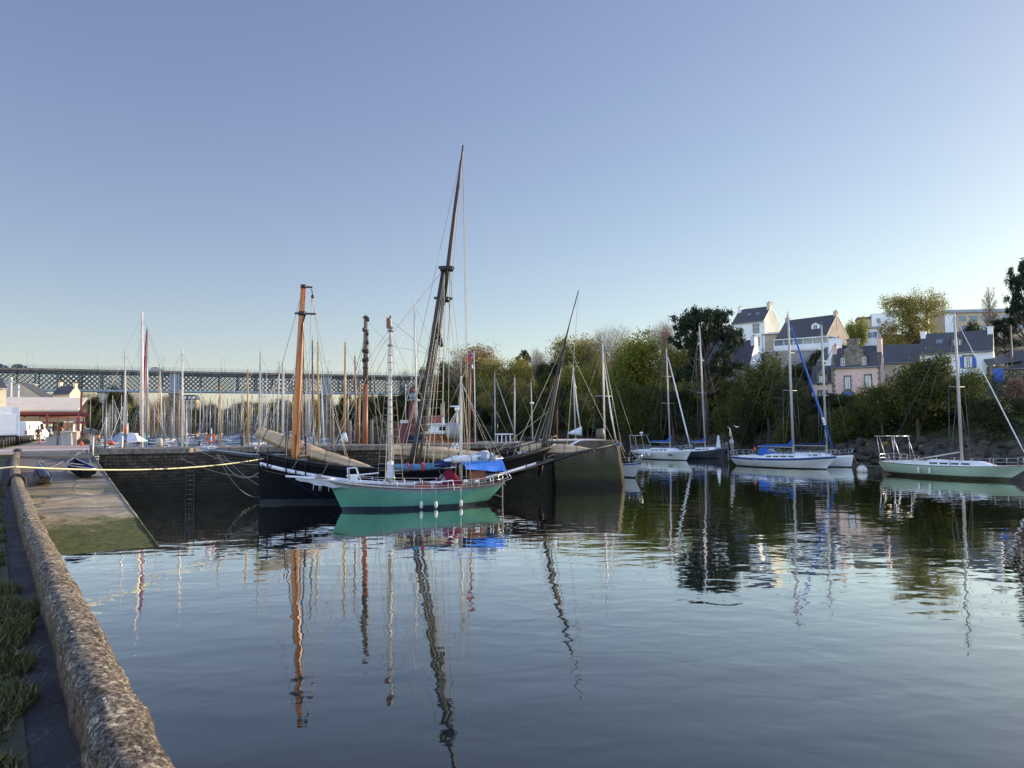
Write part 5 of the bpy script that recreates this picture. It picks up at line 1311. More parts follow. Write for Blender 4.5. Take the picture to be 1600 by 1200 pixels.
# ------------------------------------------------------------------ people
def person(label, p, rz, top='rubber', legs='lawn_mat', skin='skin', h=1.75, step=.12, arm=(.0, .0), hair='mast_dark', bag=None, shorts=True):
    root = empty('person', p, rz, label, 'person'); s = h / 1.75
    def body(name, bones, m, par):
        me = bpy.data.meshes.new(name); vs = []; ed = []; rr = []
        idx = {}
        for key, co, r_ in bones['v']: idx[key] = len(vs); vs.append(tuple(Vector(co) * s)); rr.append(r_)
        ed = [(idx[a], idx[b_]) for a, b_ in bones['e']]; me.from_pydata(vs, ed, [])
        o = bpy.data.objects.new(name, me); COL.objects.link(o); o.parent = par
        md = o.modifiers.new('skin', 'SKIN'); 
        for i_, v in enumerate(me.skin_vertices[0].data): r_ = rr[i_]; v.radius = (r_[0] * s, r_[1] * s) if isinstance(r_, tuple) else (r_ * s, r_ * s)
        me.skin_vertices[0].data[0].use_root = True
        o.modifiers.new('sub', 'SUBSURF').levels = 1; o.modifiers['sub'].render_levels = 2; me.materials.append(MATS[m]); return o
    st = step
    V = [('pel', (0, 0, .93), (.15, .11)), ('wai', (0, 0, 1.08), (.14, .10)), ('che', (0, .0, 1.30), (.17, .115)), ('neck', (0, 0, 1.49), .055), ('hb', (.01, 0, 1.56), .07), ('head', (.02, 0, 1.66), (.078, .095)), ('crn', (.01, 0, 1.72), .06), ('nose', (.115, 0, 1.645), .012)]
    E = [('pel', 'wai'), ('wai', 'che'), ('che', 'neck'), ('neck', 'hb'), ('hb', 'head'), ('head', 'crn'), ('head', 'nose')]
    for sd, nm in ((1, 'l'), (-1, 'r')):
        f = st * sd; ax, az = arm[0] * sd, arm[1]
        V += [('hip' + nm, (f * .1, sd * .10, .88), .095), ('kn' + nm, (f * .6 + .03, sd * .11, .49), .062), ('an' + nm, (f * 1.0, sd * .11, .09), .042), ('to' + nm, (f * 1.0 + .16, sd * .12, .035), .035),
              ('sh' + nm, (0, sd * .19, 1.40), .062), ('el' + nm, (-.03 - f * .3, sd * .25, 1.13), .045), ('wr' + nm, (.08 - f * .5, sd * .24, .90), .030), ('pa' + nm, (.10 - f * .5, sd * .24, .83), (.035, .02))]
        E += [('pel', 'hip' + nm), ('hip' + nm, 'kn' + nm), ('kn' + nm, 'an' + nm), ('an' + nm, 'to' + nm), ('che', 'sh' + nm), ('sh' + nm, 'el' + nm), ('el' + nm, 'wr' + nm), ('wr' + nm, 'pa' + nm)]
        for q in range(4): V.append(('f%d' % q + nm, (.13 - q * .02 - f * .5, sd * (.235 + .004 * q), .755 - .01 * (q in (1, 2))), .009)); E.append(('pa' + nm, 'f%d' % q + nm))
        V.append(('th' + nm, (.145 - f * .5, sd * .225, .80), .010)); E.append(('pa' + nm, 'th' + nm))
    body('body', {'v': V, 'e': E}, skin, root)
    V = [('pel', (0, 0, .96), (.16, .12)), ('wai', (0, 0, 1.08), (.155, .115)), ('che', (0, 0, 1.30), (.185, .13)), ('nk', (0, 0, 1.45), .075)]; E = [('pel', 'wai'), ('wai', 'che'), ('che', 'nk')]
    for sd, nm in ((1, 'l'), (-1, 'r')): f = st * sd; V += [('sh' + nm, (0, sd * .19, 1.41), .075), ('el' + nm, (-.03 - f * .3, sd * .25, 1.15), .058)]; E += [('che', 'sh' + nm), ('sh' + nm, 'el' + nm)]
    body('top', {'v': V, 'e': E}, top, root)
    V = [('pel', (0, 0, .95), (.165, .125))]; E = []; zk_ = .47 if shorts else .12
    for sd, nm in ((1, 'l'), (-1, 'r')): f = st * sd; V += [('hip' + nm, (f * .1, sd * .10, .86), .11), ('kn' + nm, (f * (.62 if shorts else 1) + .02, sd * .11, zk_), .085 if shorts else .06)]; E += [('pel', 'hip' + nm), ('hip' + nm, 'kn' + nm)]
    body('shorts' if shorts else 'trousers', {'v': V, 'e': E}, legs, root)
    b = MB(); b.ball((-.015 * s, 0, 1.685 * s), (.098 * s, .085 * s, .09 * s), 0, 10, 6); b.build('hair', hair, root)
    b = MB()
    for sd in (1, -1): f = st * sd; b.ball((f * 1.0 + .06, sd * .115, .05), (.14, .05, .05), 0, 8, 5)
    b.build('shoes', 'black_iron', root)
    if bag: b = MB(); b.ball((-.20, 0, 1.25), (.13, .17, .24), 0, 10, 6); b.build('rucksack', bag, root)
    return root
nmat('skin', (.42, .24, .16), (.50, .30, .21), 6, .6)
nmat('khaki', (.16, .16, .09), (.24, .23, .13), 5, .8)
def on_q(px, py, Y=None):
    p = atZ(px, py, QZ - .12) if Y is None else Vector((atY(px, 680, Y).x, Y, QZ - .12)); return p
PG = QZ - .12
person('person walking away along the quay in a dark top, khaki shorts and rucksack', on_q(60, 690, 72), R(115), 'rubber', 'khaki', step=.18, bag='black_iron')
person('person in black top and grey trousers standing by the low concrete wall', on_q(97, 0, 92), R(160), 'rubber', 'metal_grey', shorts=False, step=.05)
person('person in a dark jacket under the market canopy', on_q(108, 0, 122), R(200), 'cover_navy', 'rubber', shorts=False)
person('person in a black coat beside the red steel column', on_q(112, 0, 124), R(30), 'black_iron', 'grey_hull', shorts=False)
person('person in pale clothes sitting height among the marina pontoons near the quay lamps', Vector((atY(155, 680, 120).x, 120, 2.0)), 0, 'mast_ochre', 'cover_navy', shorts=False)

# ------------------------------------------------------------------ left quay: market hall, vans, kiosks, posts
def gbox(name, root, x0, x1, y0, y1, z0, z1, m): b = MB(); b.box((x0, y0, z0), (x1, y1, z1)); return b.build(name, m, root)
hp0 = on_q(62, 0, 128)
HR = R(27)
def hlx(px):
    best = min(range(-300, 300), key=lambda k: abs(px - (800 + F_PX * (hp0 + Vector((math.cos(HR), math.sin(HR), 0)) * k * .1 - CAM).dot(rt) / (hp0 + Vector((math.cos(HR), math.sin(HR), 0)) * k * .1 - CAM).dot(fw)))); return best * .1
hall = empty('market_hall', hp0, HR, 'open market hall with a broad beige sloping roof on red steel columns', 'market hall')
xL, xR = hlx(4), hlx(122); zr0 = zat(60, 640.5, 126) - PG; zr1 = zat(60, 621, 139) - PG
b = MB(); b.add([(xL - 1, -2.5, zr0), (xR, -2.5, zr0), (xR + .6, 12, zr1), (xL - 1, 12, zr1), (xL - 1, -2.5, zr0 - .25), (xR, -2.5, zr0 - .25), (xR + .6, 12, zr1 - .25), (xL - 1, 12, zr1 - .25), (xR, 26, zr0), (xL - 1, 26, zr0)],
    [(0, 1, 2, 3), (0, 4, 5, 1), (1, 5, 6, 2), (4, 7, 6, 5), (3, 2, 8, 9), (0, 3, 7, 4)]); b.build('roof', 'roof_sheet', hall)
b = MB(); b.box((xL - 1, -2.3, zr0 - .75), (xR + 1.2, -2.0, zr0 - .3)); b.box((xL - 1, 9.0, zr0 - 1.0), (xR + 1.2, 9.3, zr0 - .4)); b.build('front_beam', 'red_steel', hall)
b = MB(); b.box((xL + 2, 3.0, zr0 - 2.0), (xR + .4, 3.2, zr0 - 1.2)); b.build('fascia', 'roof_sheet', hall)
b = MB(); b.box((xL + 4, 3.3, zr0 - 2.35), (xR + 1.0, 3.6, zr0 - 2.0)); b.build('inner_beam', 'red_steel', hall)
for x in (xR + .1, xL + 2, (xL + xR) / 2 + 1.0):
    for y in (-2.2, 9.1): b = MB(); b.box((x - .18, y - .18, 0), (x + .18, y + .18, zr0 - .4)); b.build('column', 'red_steel', hall)
b = MB(); b.box((xR + .3, -2.5, zr0 - .3), (xR + .6, -2.2, zr0 + 3.2)); b.build('mast_post', 'red_steel', hall)
# pergola frame and kiosks
pg = empty('pergola', on_q(77, 0, 112), 0, 'row of thin red frames standing in front of the market hall', 'pergola')
for k in range(5): b = MB(); b.tube([(-.9 + k * .45 * 1.0, -1 + k * 1.6, 0), (-.9 + k * .45, -1 + k * 1.6, 3.3), (.4 + k * .45, -1 + k * 1.6, 3.3), (.4 + k * .45, -1 + k * 1.6, 0)], .04, 5); b.build('frame', 'red_steel', pg)
b = MB(); b.tube([(-.9, -1, 3.3), (.9, 5.4, 3.3)], .06, 5); b.tube([(.4, -1, 3.3), (2.2, 5.4, 3.3)], .06, 5); b.build('top_rail', 'red_steel', pg)
def kiosk(px, Y, w_, h, m, lab, dr='glass'):
    root = empty('kiosk', on_q(px, 0, Y), 0, lab, 'kiosk'); b = MB(); b.box((-w_ / 2, 0, 0), (w_ / 2, 3, h)); b.build('wall', m, root); gbox('roof', root, -w_ / 2 - .2, w_ / 2 + .2, -.2, 3.2, h, h + .18, 'metal_grey'); gbox('window', root, -.35, .35, -.06, -.01, 1.2, 2.0, dr); return root
kiosk(87.5, 132, 1.0 * 6 * 132 / 1150 * 1.0, 2.6, 'kiosk_green', 'small mint green kiosk under the market roof')
kiosk(58, 136, 2.2, 2.6, 'kiosk_green', 'mint green stall front half hidden behind the parked vans')
kiosk(95, 130, .8, 2.6, 'dark_wood', 'narrow dark panelled stall beside the mint kiosk', 'red_steel')
kiosk(103, 138, 1.4, 2.3, 'render_white', 'white stall under the right end of the market roof')
# waste bin
root = empty('litter_bin', on_q(80.5, 0, 92), 0, 'dark brown round litter bin on the quay', 'bin'); b = MB(); b.tube([(0, 0, 0), (0, 0, .75)], .28, 12); b.build('drum', 'dark_wood', root); b = MB(); b.tube([(0, 0, .8), (0, 0, .88)], .3, 12); b.build('lid', 'black_iron', root)
# box lorry
tr = empty('box_lorry', on_q(4, 0, 64), R(62), 'white box lorry parked at the left edge of the quay', 'lorry'); hT = zat(10, 633, 62) - PG
b = MB(); b.box((-6.5, -1.2, .95), (0, 1.2, hT)); b.build('box_body', 'van_white', tr)
b = MB()
for k in range(9): b.box((-.01, -1.1, 1.1 + k * .2), (.035, 1.1, 1.1 + k * .2 + .17))
for y in (-1.2, 1.1): b.box((-.02, y, .95), (.05, y + .1, hT))
b.build('rear_shutter', 'van_white', tr)
b = MB(); b.box((-8.3, -1.1, .6), (-6.6, 1.1, 2.6)); b.build('cab', 'van_white', tr)
b = MB(); b.box((-8.2, -.8, .5), (-.3, .8, .93)); b.build('chassis', 'black_iron', tr)
for x in (-7.5, -1.8):
    for y in (-1.12, .87): b = MB(); b.tube([(x, y, .48), (x, y + .25, .48)], .47, 14); b.build('wheel', 'rubber', tr)
tr.location = Vector((atY(24, 680, 66).x - 1.2 * math.sin(R(62)) * 0 - 1.1, 66, PG)); tr.rotation_euler.z = R(-55)
car('parked_van', 'white delivery van parked behind the box lorry', on_q(45, 0, 88), R(97), 'van_white', 5.2, 2.35, 2.0, True, cat='van')
car('parked_van', 'white van mostly hidden between the lorry and the delivery van', on_q(30, 0, 82), R(118), 'van_white', 4.6, 2.2, 1.9, True, cat='van')
car('parked_car', 'silver car parked in front of the mint green stall', on_q(70, 0, 100), R(-62), 'alu', 4.0, 1.5, 1.7)
for k, (px, Y) in enumerate(((141, 172), (148, 176), (153, 166))): car('parked_car', ('white', 'white', 'dark')[k] + (' van parked at the far end of the quay by the lamps', ' estate car parked beside the far quay lamps', ' car at the far quay edge near the trees')[k], Vector((atY(px, 0, Y).x, Y, PG)), R(100 + 40 * k), ('van_white', 'van_white', 'grey_hull')[k], 4.4, (2.0, 1.5, 1.4)[k], 1.8, k == 0)
# timber posts with rail
pp = None
for k in range(15):
    a = k / 14; p = on_q(lerp(3, 55, a ** .8), 0, lerp(58, 88, a)); p.z = PG
    if pp is None:
        b = MB(); b.tube([(0, 0, 0), (0, 0, .78), (0, 0, .84)], [.09, .09, .06], 8); pp = b.build('timber_post', 'mast_dark'); pp.location = p; tag(pp, 'short dark timber post in the row along the quay grass', 'bollard', 'timber posts along the quay')
    else: c_ = pp.copy(); COL.objects.link(c_); c_.location = p
    (pp if k == 0 else c_)['label'] = '%s timber post from the lorry end of the row on the quay grass' % ORD[k]
b = MB(); pts = []
g_ = flat('grass_verge', [(on_q(-30, 0, 56).x, 56), (on_q(6, 0, 56).x, 56), (on_q(62, 0, 92).x, 92), (on_q(50, 0, 96).x, 96), (on_q(-30, 0, 90).x, 90)], PG + .03, 'lawn_mat'); struct(g_)
rng = np.random.default_rng(5); V = []
for _ in range(5000):
    a = rng.random(); Y = lerp(56, 92, a); px = lerp(-12, 57, a ** .85) + rng.normal() * 2.2; p = np.array(on_q(px, 0, Y)); p[2] = PG + .02; an = rng.uniform(0, 6.28); hh = rng.uniform(.06, .22); sd = np.array([math.cos(an), math.sin(an), 0]) * .02; t_ = np.array([rng.normal() * .05, rng.normal() * .05, hh])
    V += [p - sd, p + sd, p + t_ + sd * .2, p + t_ - sd * .2]
tag(qmesh('grass', V, 4, 'grass_leaf'), 'tufts of grass under the row of timber posts', 'grass', kind='stuff')
# concrete blocks, wall segment and mossy bank on the quay edge
for px, Y, lab in ((82, 68, 'square weathered concrete block on the quay, nearer of two'), (92.5, 76, 'concrete block on the quay beside the low wall, farther of two')):
    b = MB(); b.box((-.42, -.35, 0), (.42, .35, .72)); b.box((-.38, -.31, .72), (.38, .31, .76)); o = b.build('concrete_block', 'concrete'); o.location = on_q(px, 0, Y); o.location.z = PG; o.rotation_euler.z = .3; tag(o, lab, 'concrete block')
lw = empty('low_wall', on_q(108, 0, 76), 0, 'low grey concrete wall with a sloping top at the quay edge', 'wall'); LWI = inv(lw)
p0, p1, p2 = on_q(97, 0, 66), on_q(113, 0, 66), on_q(122, 0, 84)
b = MB(); b.beam(p0 + Vector((0, 0, .55)), p1 + Vector((0, 0, .62)), .35, 1.2); b.build('wall_panel', 'concrete', lw, LWI)
b = MB(); b.beam(p1 + Vector((.1, .1, .6)), p2 + Vector((0, 0, .6)), .4, 1.25); b.build('side_panel', 'concrete_warm', lw, LWI)
b = MB(); b.beam(p0 + Vector((0, 0, 1.18)), p1 + Vector((.2, 0, 1.26)), .55, .12); b.build('wall_cap', 'concrete_slab', lw, LWI)
e0, e1, e2 = atZ(139, 699.5, QZ), Vector((-45, 74.5, QZ)), Vector((-86, 149, QZ))
b = MB(); rows = []
for i in range(50):
    a = i / 49; c_ = Vector((-38.7, 67.5, 0)).lerp(Vector((-84.6, 147.8, 0)), a); sd = Vector((-.88, -.47, 0)); rg = []
    for nn, z in ((-.1, PG - .1), (-.1, PG + .35), (.2, PG + .55), (.7, PG + .5), (1.1, PG + .25), (1.35, PG - .05)): rg.append(c_ + sd * nn + Vector((0, 0, z + .12 * mnoise.noise(Vector((a * 30, nn, 0))))))
    rows.append(rg)
b.loft(rows, 0); b.add(rows[0], [tuple(range(6))]); o = b.build('mossy_quay_edge', 'quay_stone'); tag(o, 'mossy old stone wall running away along the quay edge', 'wall')
for px, Y, h, lab in ((147, 150, 8.0, 'tall double street lamp on the far quay, nearer one'), (156, 165, 8.3, 'tall street lamp on the far quay behind the nearer one')): lamp_post(Vector((atY(px, 0, Y).x, Y, PG)), lab, h, None, -1.1)
for px, Y, yt, lab in ((34, 170, 589, 'tall grey mast with a crossbar behind the market roof, left one'), (45, 168, 601, 'grey mast with a short crossbar behind the market roof, right one')):
    p = Vector((atY(px, 0, Y).x, Y, PG)); h = zat(px, yt, Y) - PG; root = empty('sign_mast', p, 0, lab, 'mast'); b = MB(); b.box((-.28, -.28, 0), (.28, .28, h)); b.build('pole', 'metal_grey', root); b = MB(); b.box((-1.2, -.1, h - 1.2), (.5, .1, h - .9)); b.build('crossbar', 'metal_grey', root)

# ------------------------------------------------------------------ houses
def house(label, loc, rz, W_, D_, H_, RH, wm='render_white', rm='slate', chim=((-1, 1.0), (1, 1.0)), chw=1.5, wins=(), gwins=(), base=-4, gab=None, name='house', skylights=(), dormers=(), cm=None, trim='slate', cat='house'):
    """front faces local -y; gables at local +-x"""
    root = empty(name, loc, rz, label, cat)
    b = MB(); x0, x1, y0, y1 = -W_ / 2, W_ / 2, -D_ / 2, D_ / 2
    b.add([(x0, y0, base), (x1, y0, base), (x1, y1, base), (x0, y1, base), (x0, y0, H_), (x1, y0, H_), (x1, y1, H_), (x0, y1, H_), (x0, 0, H_ + RH), (x1, 0, H_ + RH)],
          [(0, 1, 5, 4), (2, 3, 7, 6), (1, 2, 6, 9, 5), (3, 0, 4, 8, 7)]); b.build('wall', wm, root)
    if gab:
        for s_, gm_ in gab.items(): b = MB(); xx = s_ * (W_ / 2 + .012); b.add([(xx, y0, base), (xx, y1, base), (xx, y1, H_), (xx, 0, H_ + RH), (xx, y0, H_)], [(0, 1, 2, 3, 4)]); b.build('gable_wall', gm_, root)
    b = MB(); ov, eo = .05, .35; sl = RH / (D_ / 2); th = .16
    for s_ in (-1, 1):
        ye = s_ * (D_ / 2 + eo); ze = H_ - eo * sl
        v = [(x0 - ov, ye, ze + .05), (x1 + ov, ye, ze + .05), (x1 + ov, 0, H_ + RH + .05), (x0 - ov, 0, H_ + RH + .05)]
        v2 = [(a, b_, c + th) for a, b_, c in v]; b.add(v + v2, [(0, 3, 2, 1), (4, 5, 6, 7), (0, 1, 5, 4), (1, 2, 6, 5), (3, 0, 4, 7)])
    rf = b.build('roof', rm, root)
    b = MB(); b.tube([(x0 - .1, -D_ / 2 - eo - .06, H_ - eo * sl + .1), (x1 + .1, -D_ / 2 - eo - .06, H_ - eo * sl + .1)], .07, 6); b.build('gutter', 'metal_grey', root)
    for s_, hh in chim:
        b = MB(); cx = s_ * (W_ / 2 - .32); t_ = H_ + RH + hh; b.box((cx - .36, -chw / 2, H_ + RH * .3), (cx + .36, chw / 2, t_)); b.box((cx - .42, -chw / 2 - .06, t_), (cx + .42, chw / 2 + .06, t_ + .12)); c_ = b.build('chimney', cm or (gab.get(s_) if gab and s_ in gab else wm), rf)
        for q in range(3): b = MB(); yy = (q - 1) * chw * .3; b.tube([(cx, yy, t_ + .12), (cx, yy, t_ + .5)], [.11, .09], 7); b.build('chimney_pot', 'red_tile', c_)
    def win(x, z, w_, h, style, yf, ax):
        def V3(u, d, zz): return (u, -D_ / 2 - d, zz) if ax == 0 else (ax * (W_ / 2 + d), u, zz)
        def bx(b, u0, u1, d0, d1, z0, z1):
            ps = [V3(u, d, zz) for zz in (z0, z1) for u, d in ((u0, d0), (u1, d0), (u1, d1), (u0, d1))]; b.add(ps, [(0, 3, 2, 1), (4, 5, 6, 7), (0, 1, 5, 4), (1, 2, 6, 5), (2, 3, 7, 6), (3, 0, 4, 7)])
        hw = w_ / 2
        if 's' in style:
            b = MB(); q = .22
            for sd in (-1, 1):
                for k in range(max(2, int(h / .35))): e_ = .10 * (k % 2); bx(b, x + sd * hw, x + sd * (hw + q + e_), -.05, .05, z + k * h / max(2, int(h / .35)), z + (k + 1) * h / max(2, int(h / .35)) - .02)
            bx(b, x - hw - q - .05, x + hw + q + .05, -.05, .06, z + h, z + h + .3); bx(b, x - hw - q, x + hw + q, -.05, .12, z - .18, z - .02); b.build('stone_surround', 'house_stone', root)
        b = MB(); bx(b, x - hw, x + hw, -.05, .02, z, z + h); wn = b.build('window', 'glass', root)
        b = MB(); f = .07
        for u0, u1, z0, z1 in ((x - hw, x - hw + f, z, z + h), (x + hw - f, x + hw, z, z + h), (x - hw, x + hw, z, z + f), (x - hw, x + hw, z + h - f, z + h), (x - .05, x + .05, z, z + h), (x - hw, x + hw, z + h * .6, z + h * .6 + .04)): bx(b, u0, u1, .022, .055, z0, z1)
        b.build('frame', 'white_paint', wn)
        if 'b' in style:
            for sd in (-1, 1): b = MB(); c0, c1 = sorted((x + sd * (hw + .05), x + sd * (hw + .05 + w_ * .5))); bx(b, c0, c1, .01, .06, z - .03, z + h + .03); b.build('shutter', 'door_blue', wn)
        if 'c' in style: b = MB(); bx(b, x - hw + f, x - hw + w_ * .3, .024, .03, z + f, z + h - f); bx(b, x + hw - w_ * .3, x + hw - f, .024, .03, z + f, z + h - f); b.build('curtain', 'sail_white', wn)
    for x, z, w_, h, st_ in wins: win(x, z, w_, h, st_, 0, 0)
    for sd, y, z, w_, h, st_ in gwins: win(y, z, w_, h, st_, 0, sd)
    for x, f, w_ in skylights: b = MB(); yy = -D_ / 2 * (1 - f); zz = H_ + RH * f + .26; M = Matrix.Translation((x, yy, zz)) @ Matrix.Rotation(math.atan(sl), 4, 'X'); b.box((-w_ / 2, -.45, -.05), (w_ / 2, .45, .05), 0, M); b.build('skylight', 'glass_pale', rf)
    for x, f, w_, h, m_ in dormers:
        yy = -D_ / 2 * (1 - f) - .1; zz = H_ + RH * f - .1; dl = h / sl + .3; b = MB()
        b.add([(x - w_ / 2, yy, zz), (x + w_ / 2, yy, zz), (x + w_ / 2, yy, zz + h * .72), (x, yy, zz + h), (x - w_ / 2, yy, zz + h * .72), (x - w_ / 2, yy + dl, zz + h * .72), (x, yy + dl, zz + h), (x + w_ / 2, yy + dl, zz + h * .72)], [(0, 1, 2, 3, 4), (0, 4, 5), (1, 7, 2)]); dm = b.build('dormer', m_, rf)
        b = MB(); b.add([(x - w_ / 2 - .12, yy - .12, zz + h * .66), (x, yy - .12, zz + h + .1), (x + w_ / 2 + .12, yy - .12, zz + h * .66), (x + w_ / 2 + .12, yy + dl, zz + h * .66), (x, yy + dl, zz + h + .1), (x - w_ / 2 - .12, yy + dl, zz + h * .66)], [(0, 1, 4, 5), (1, 2, 3, 4)]); b.build('dormer_roof', rm, dm)
        b = MB(); b.box((x - w_ * .26, yy - .03, zz + .12), (x + w_ * .26, yy - .01, zz + h * .66)); b.build('dormer_window', 'glass', dm)
        b = MB(); 
        for q in (-.26, -.02, .22): b.box((x + w_ * q, yy - .05, zz + .12), (x + w_ * (q + .05), yy - .03, zz + h * .66))
        b.build('dormer_frame', 'white_paint', dm)
    return root
def hplace(px, py, Y): p = atY(px, py, Y); return p
# pink house with a stone gable dormer and arched blue door
TH = R(-31)
Y = 112; base = zat(1340, 632, Y); mpp = Y / F_PX
pk = Vector((atY(1356, 600, Y).x, Y + 3.0, base)); Hw = zat(1340, 573, Y) - base
pink = house('pink rendered house with stone window surrounds and an arched dark blue door', pk, TH, 7.8, 6.6, Hw + .1, 3.0, 'render_pink', 'slate', ((-1, .45), (1, 1.2)), 2.3,
    wins=((-1.35, Hw - 3.3, .75, 1.75, 's c'), (1.9, Hw - 3.2, .75, 1.75, 's c')), cm='render_pink', gwins=())
# central stone gable
b = MB(); yf = -3.3 - .05; z0 = Hw + .15
b.add([(-2.4, yf, z0), (1.9, yf, z0), (1.9, yf, z0 + 1.1), (1.3, yf, z0 + 1.9), (1.1, yf, z0 + 2.6), (.7, yf, z0 + 2.8), (.75, yf, z0 + 4.0), (-1.25, yf, z0 + 4.0), (-1.2, yf, z0 + 2.8), (-1.6, yf, z0 + 2.6), (-1.8, yf, z0 + 1.9), (-2.4, yf, z0 + 1.1)], [tuple(range(12))])
fv = list(b.v); b.add([(x, y + .6, z) for x, y, z in fv], []); b.f += [(i, 12 + i, 12 + (i + 1) % 12, (i + 1) % 12) for i in range(12)]; b.m += [0] * 12; b.sm += [False] * 12
b.box((-1.4, yf - .08, z0 + 4.0), (.9, yf + .7, z0 + 4.18)); gb = b.build('stone_gable', 'house_stone', pink)
for x in (-2.0, 1.35):
    b = MB(); b.box((x - .32, yf - .03, z0 + .05), (x + .32, yf - .01, z0 + 1.25)); w_ = b.build('window', 'glass', pink); b = MB()
    for q in (-.32, -.03, .26): b.box((x + q, yf - .06, z0 + .05), (x + q + .06, yf - .03, z0 + 1.25))
    for q in (.05, .6, 1.19): b.box((x - .32, yf - .06, z0 + q), (x + .32, yf - .03, z0 + q + .06))
    b.build('frame', 'white_paint', w_)
for s_ in (-1,):
    b = MB(); b.add([(-2.4, yf + .3, z0 + 1.1), (-1.7, yf + .3, z0 + 2.3), (-1.7, 0, z0 + 2.3), (-2.4, -1.6, z0 + 1.1)], [(0, 1, 2, 3)]); b.add([(1.9, yf + .3, z0 + 1.1), (1.2, yf + .3, z0 + 2.4), (1.2, 0, z0 + 2.4), (2.2, -1.4, z0 + 1.3)], [(0, 1, 2, 3)]); b.build('gable_roof', 'slate', gb)
b = MB(); ar = [(-1.35 + .85 * math.cos(math.pi * k / 12), -3.33, 1.1 + .85 * math.sin(math.pi * k / 12)) for k in range(13)]; b.add(ar + [(-2.2, -3.33, -1), (-.5, -3.33, -1)], [tuple(range(13)) + (13, 14)]); dr = b.build('arched_door', 'door_blue', pink)
b = MB(); rin = [(-1.35 + .86 * math.cos(math.pi * k / 12), -3.35, 1.1 + .86 * math.sin(math.pi * k / 12)) for k in range(13)]; ro = [(-1.35 + 1.25 * math.cos(math.pi * k / 12), -3.38, 1.1 + 1.22 * math.sin(math.pi * k / 12)) for k in range(13)]; b.loft([rin, ro], 0); b.box((-2.6, -3.39, -1), (-2.2, -3.3, 1.1)); b.box((-.5, -3.39, -1), (-.1, -3.3, 1.1)); b.build('stone_arch', 'house_stone', pink)
b = MB()
for cx in (-1.7, -1.0): b.tube([(cx, -3.35, 1.35), (cx, -3.37, 1.35)], .22, 10)
b.build('door_light', 'glass_pale', dr)
b = MB()
for k in range(20): e_ = .15 * (k % 2); b.box((-3.85 - .02, -3.37, -1 + k * .42), (-3.45 + e_, -3.28, -1 + k * .42 + .38)); b.box((3.55 - e_, -3.37, -1 + k * .42), (3.85, -3.28, -1 + k * .42 + .38))
b.build('quoins', 'house_stone', pink)
# lower wing of the pink house (part of it)
b = MB(); wz = zat(1297, 598, Y) - base; wx0, wx1 = -3.81 - 3.4, -3.81
b.box((wx0, -3.2, -3), (wx1, 2.6, wz)); b.build('side_wing', 'render_pink', pink)
b = MB(); b.add([(wx0 - .2, -3.5, wz), (wx1 + .01, -3.5, wz), (wx1 + .01, -.2, wz + 3.0), (wx0 - .2, -.2, wz + 3.0), (wx0 - .2, 2.8, wz), (wx1, 2.8, wz)], [(0, 1, 2, 3), (3, 2, 5, 4), (0, 3, 4)]); wr_ = b.build('wing_roof', 'slate', pink)
b = MB(); dx = -5.5; b.add([(dx - .9, -3.25, wz - .2), (dx + .9, -3.25, wz - .2), (dx + .9, -3.25, wz + 1.2), (dx, -3.25, wz + 2.5), (dx - .9, -3.25, wz + 1.2)], [(0, 1, 2, 3, 4)]); b.add([(dx - 1, -3.35, wz + 1.05), (dx, -3.35, wz + 2.6), (dx + 1, -3.35, wz + 1.05), (dx + 1, -1, wz + 1.05), (dx, -.6, wz + 2.6), (dx - 1, -1, wz + 1.05), (dx - .9, -3.25, wz), (dx - .9, -1, wz + 1.2), (dx + .9, -3.25, wz), (dx + .9, -1, wz + 1.2)], [(0, 1, 4, 5), (1, 2, 3, 4), (6, 0, 7), (8, 2, 9)], 1)
dm = b.build('dormer', ['house_stone', 'slate'], wr_)
b = MB(); b.box((dx - .45, -3.29, wz + .1), (dx + .45, -3.27, wz + 1.15)); b.build('dormer_window', 'glass_pale', dm); b = MB()
for q in (-.45, -.04, .37): b.box((dx + q, -3.32, wz + .1), (dx + q + .08, -3.29, wz + 1.15))
for q in (.1, .6, 1.08): b.box((dx - .45, -3.32, wz + q), (dx + .45, -3.29, wz + q + .07))
b.build('dormer_frame', 'white_paint', dm)
b = MB(); b.box((dx - .45, -3.24, wz - 3.0), (dx + .45, -3.21, wz - 1.35)); w_ = b.build('window', 'glass', pink); b = MB(); 
for q in (-.45, -.04, .37): b.box((dx + q, -3.27, wz - 3.0), (dx + q + .08, -3.24, wz - 1.35))
b.build('frame', 'white_paint', w_); b = MB(); b.box((dx - .85, -3.26, wz - 3), (dx - .46, -3.19, wz - 1.2)); b.box((dx + .46, -3.26, wz - 3), (dx + .85, -3.19, wz - 1.2)); b.box((dx - .85, -3.27, wz - 1.3), (dx + .85, -3.19, wz - .98)); b.build('stone_surround', 'house_stone', pink)

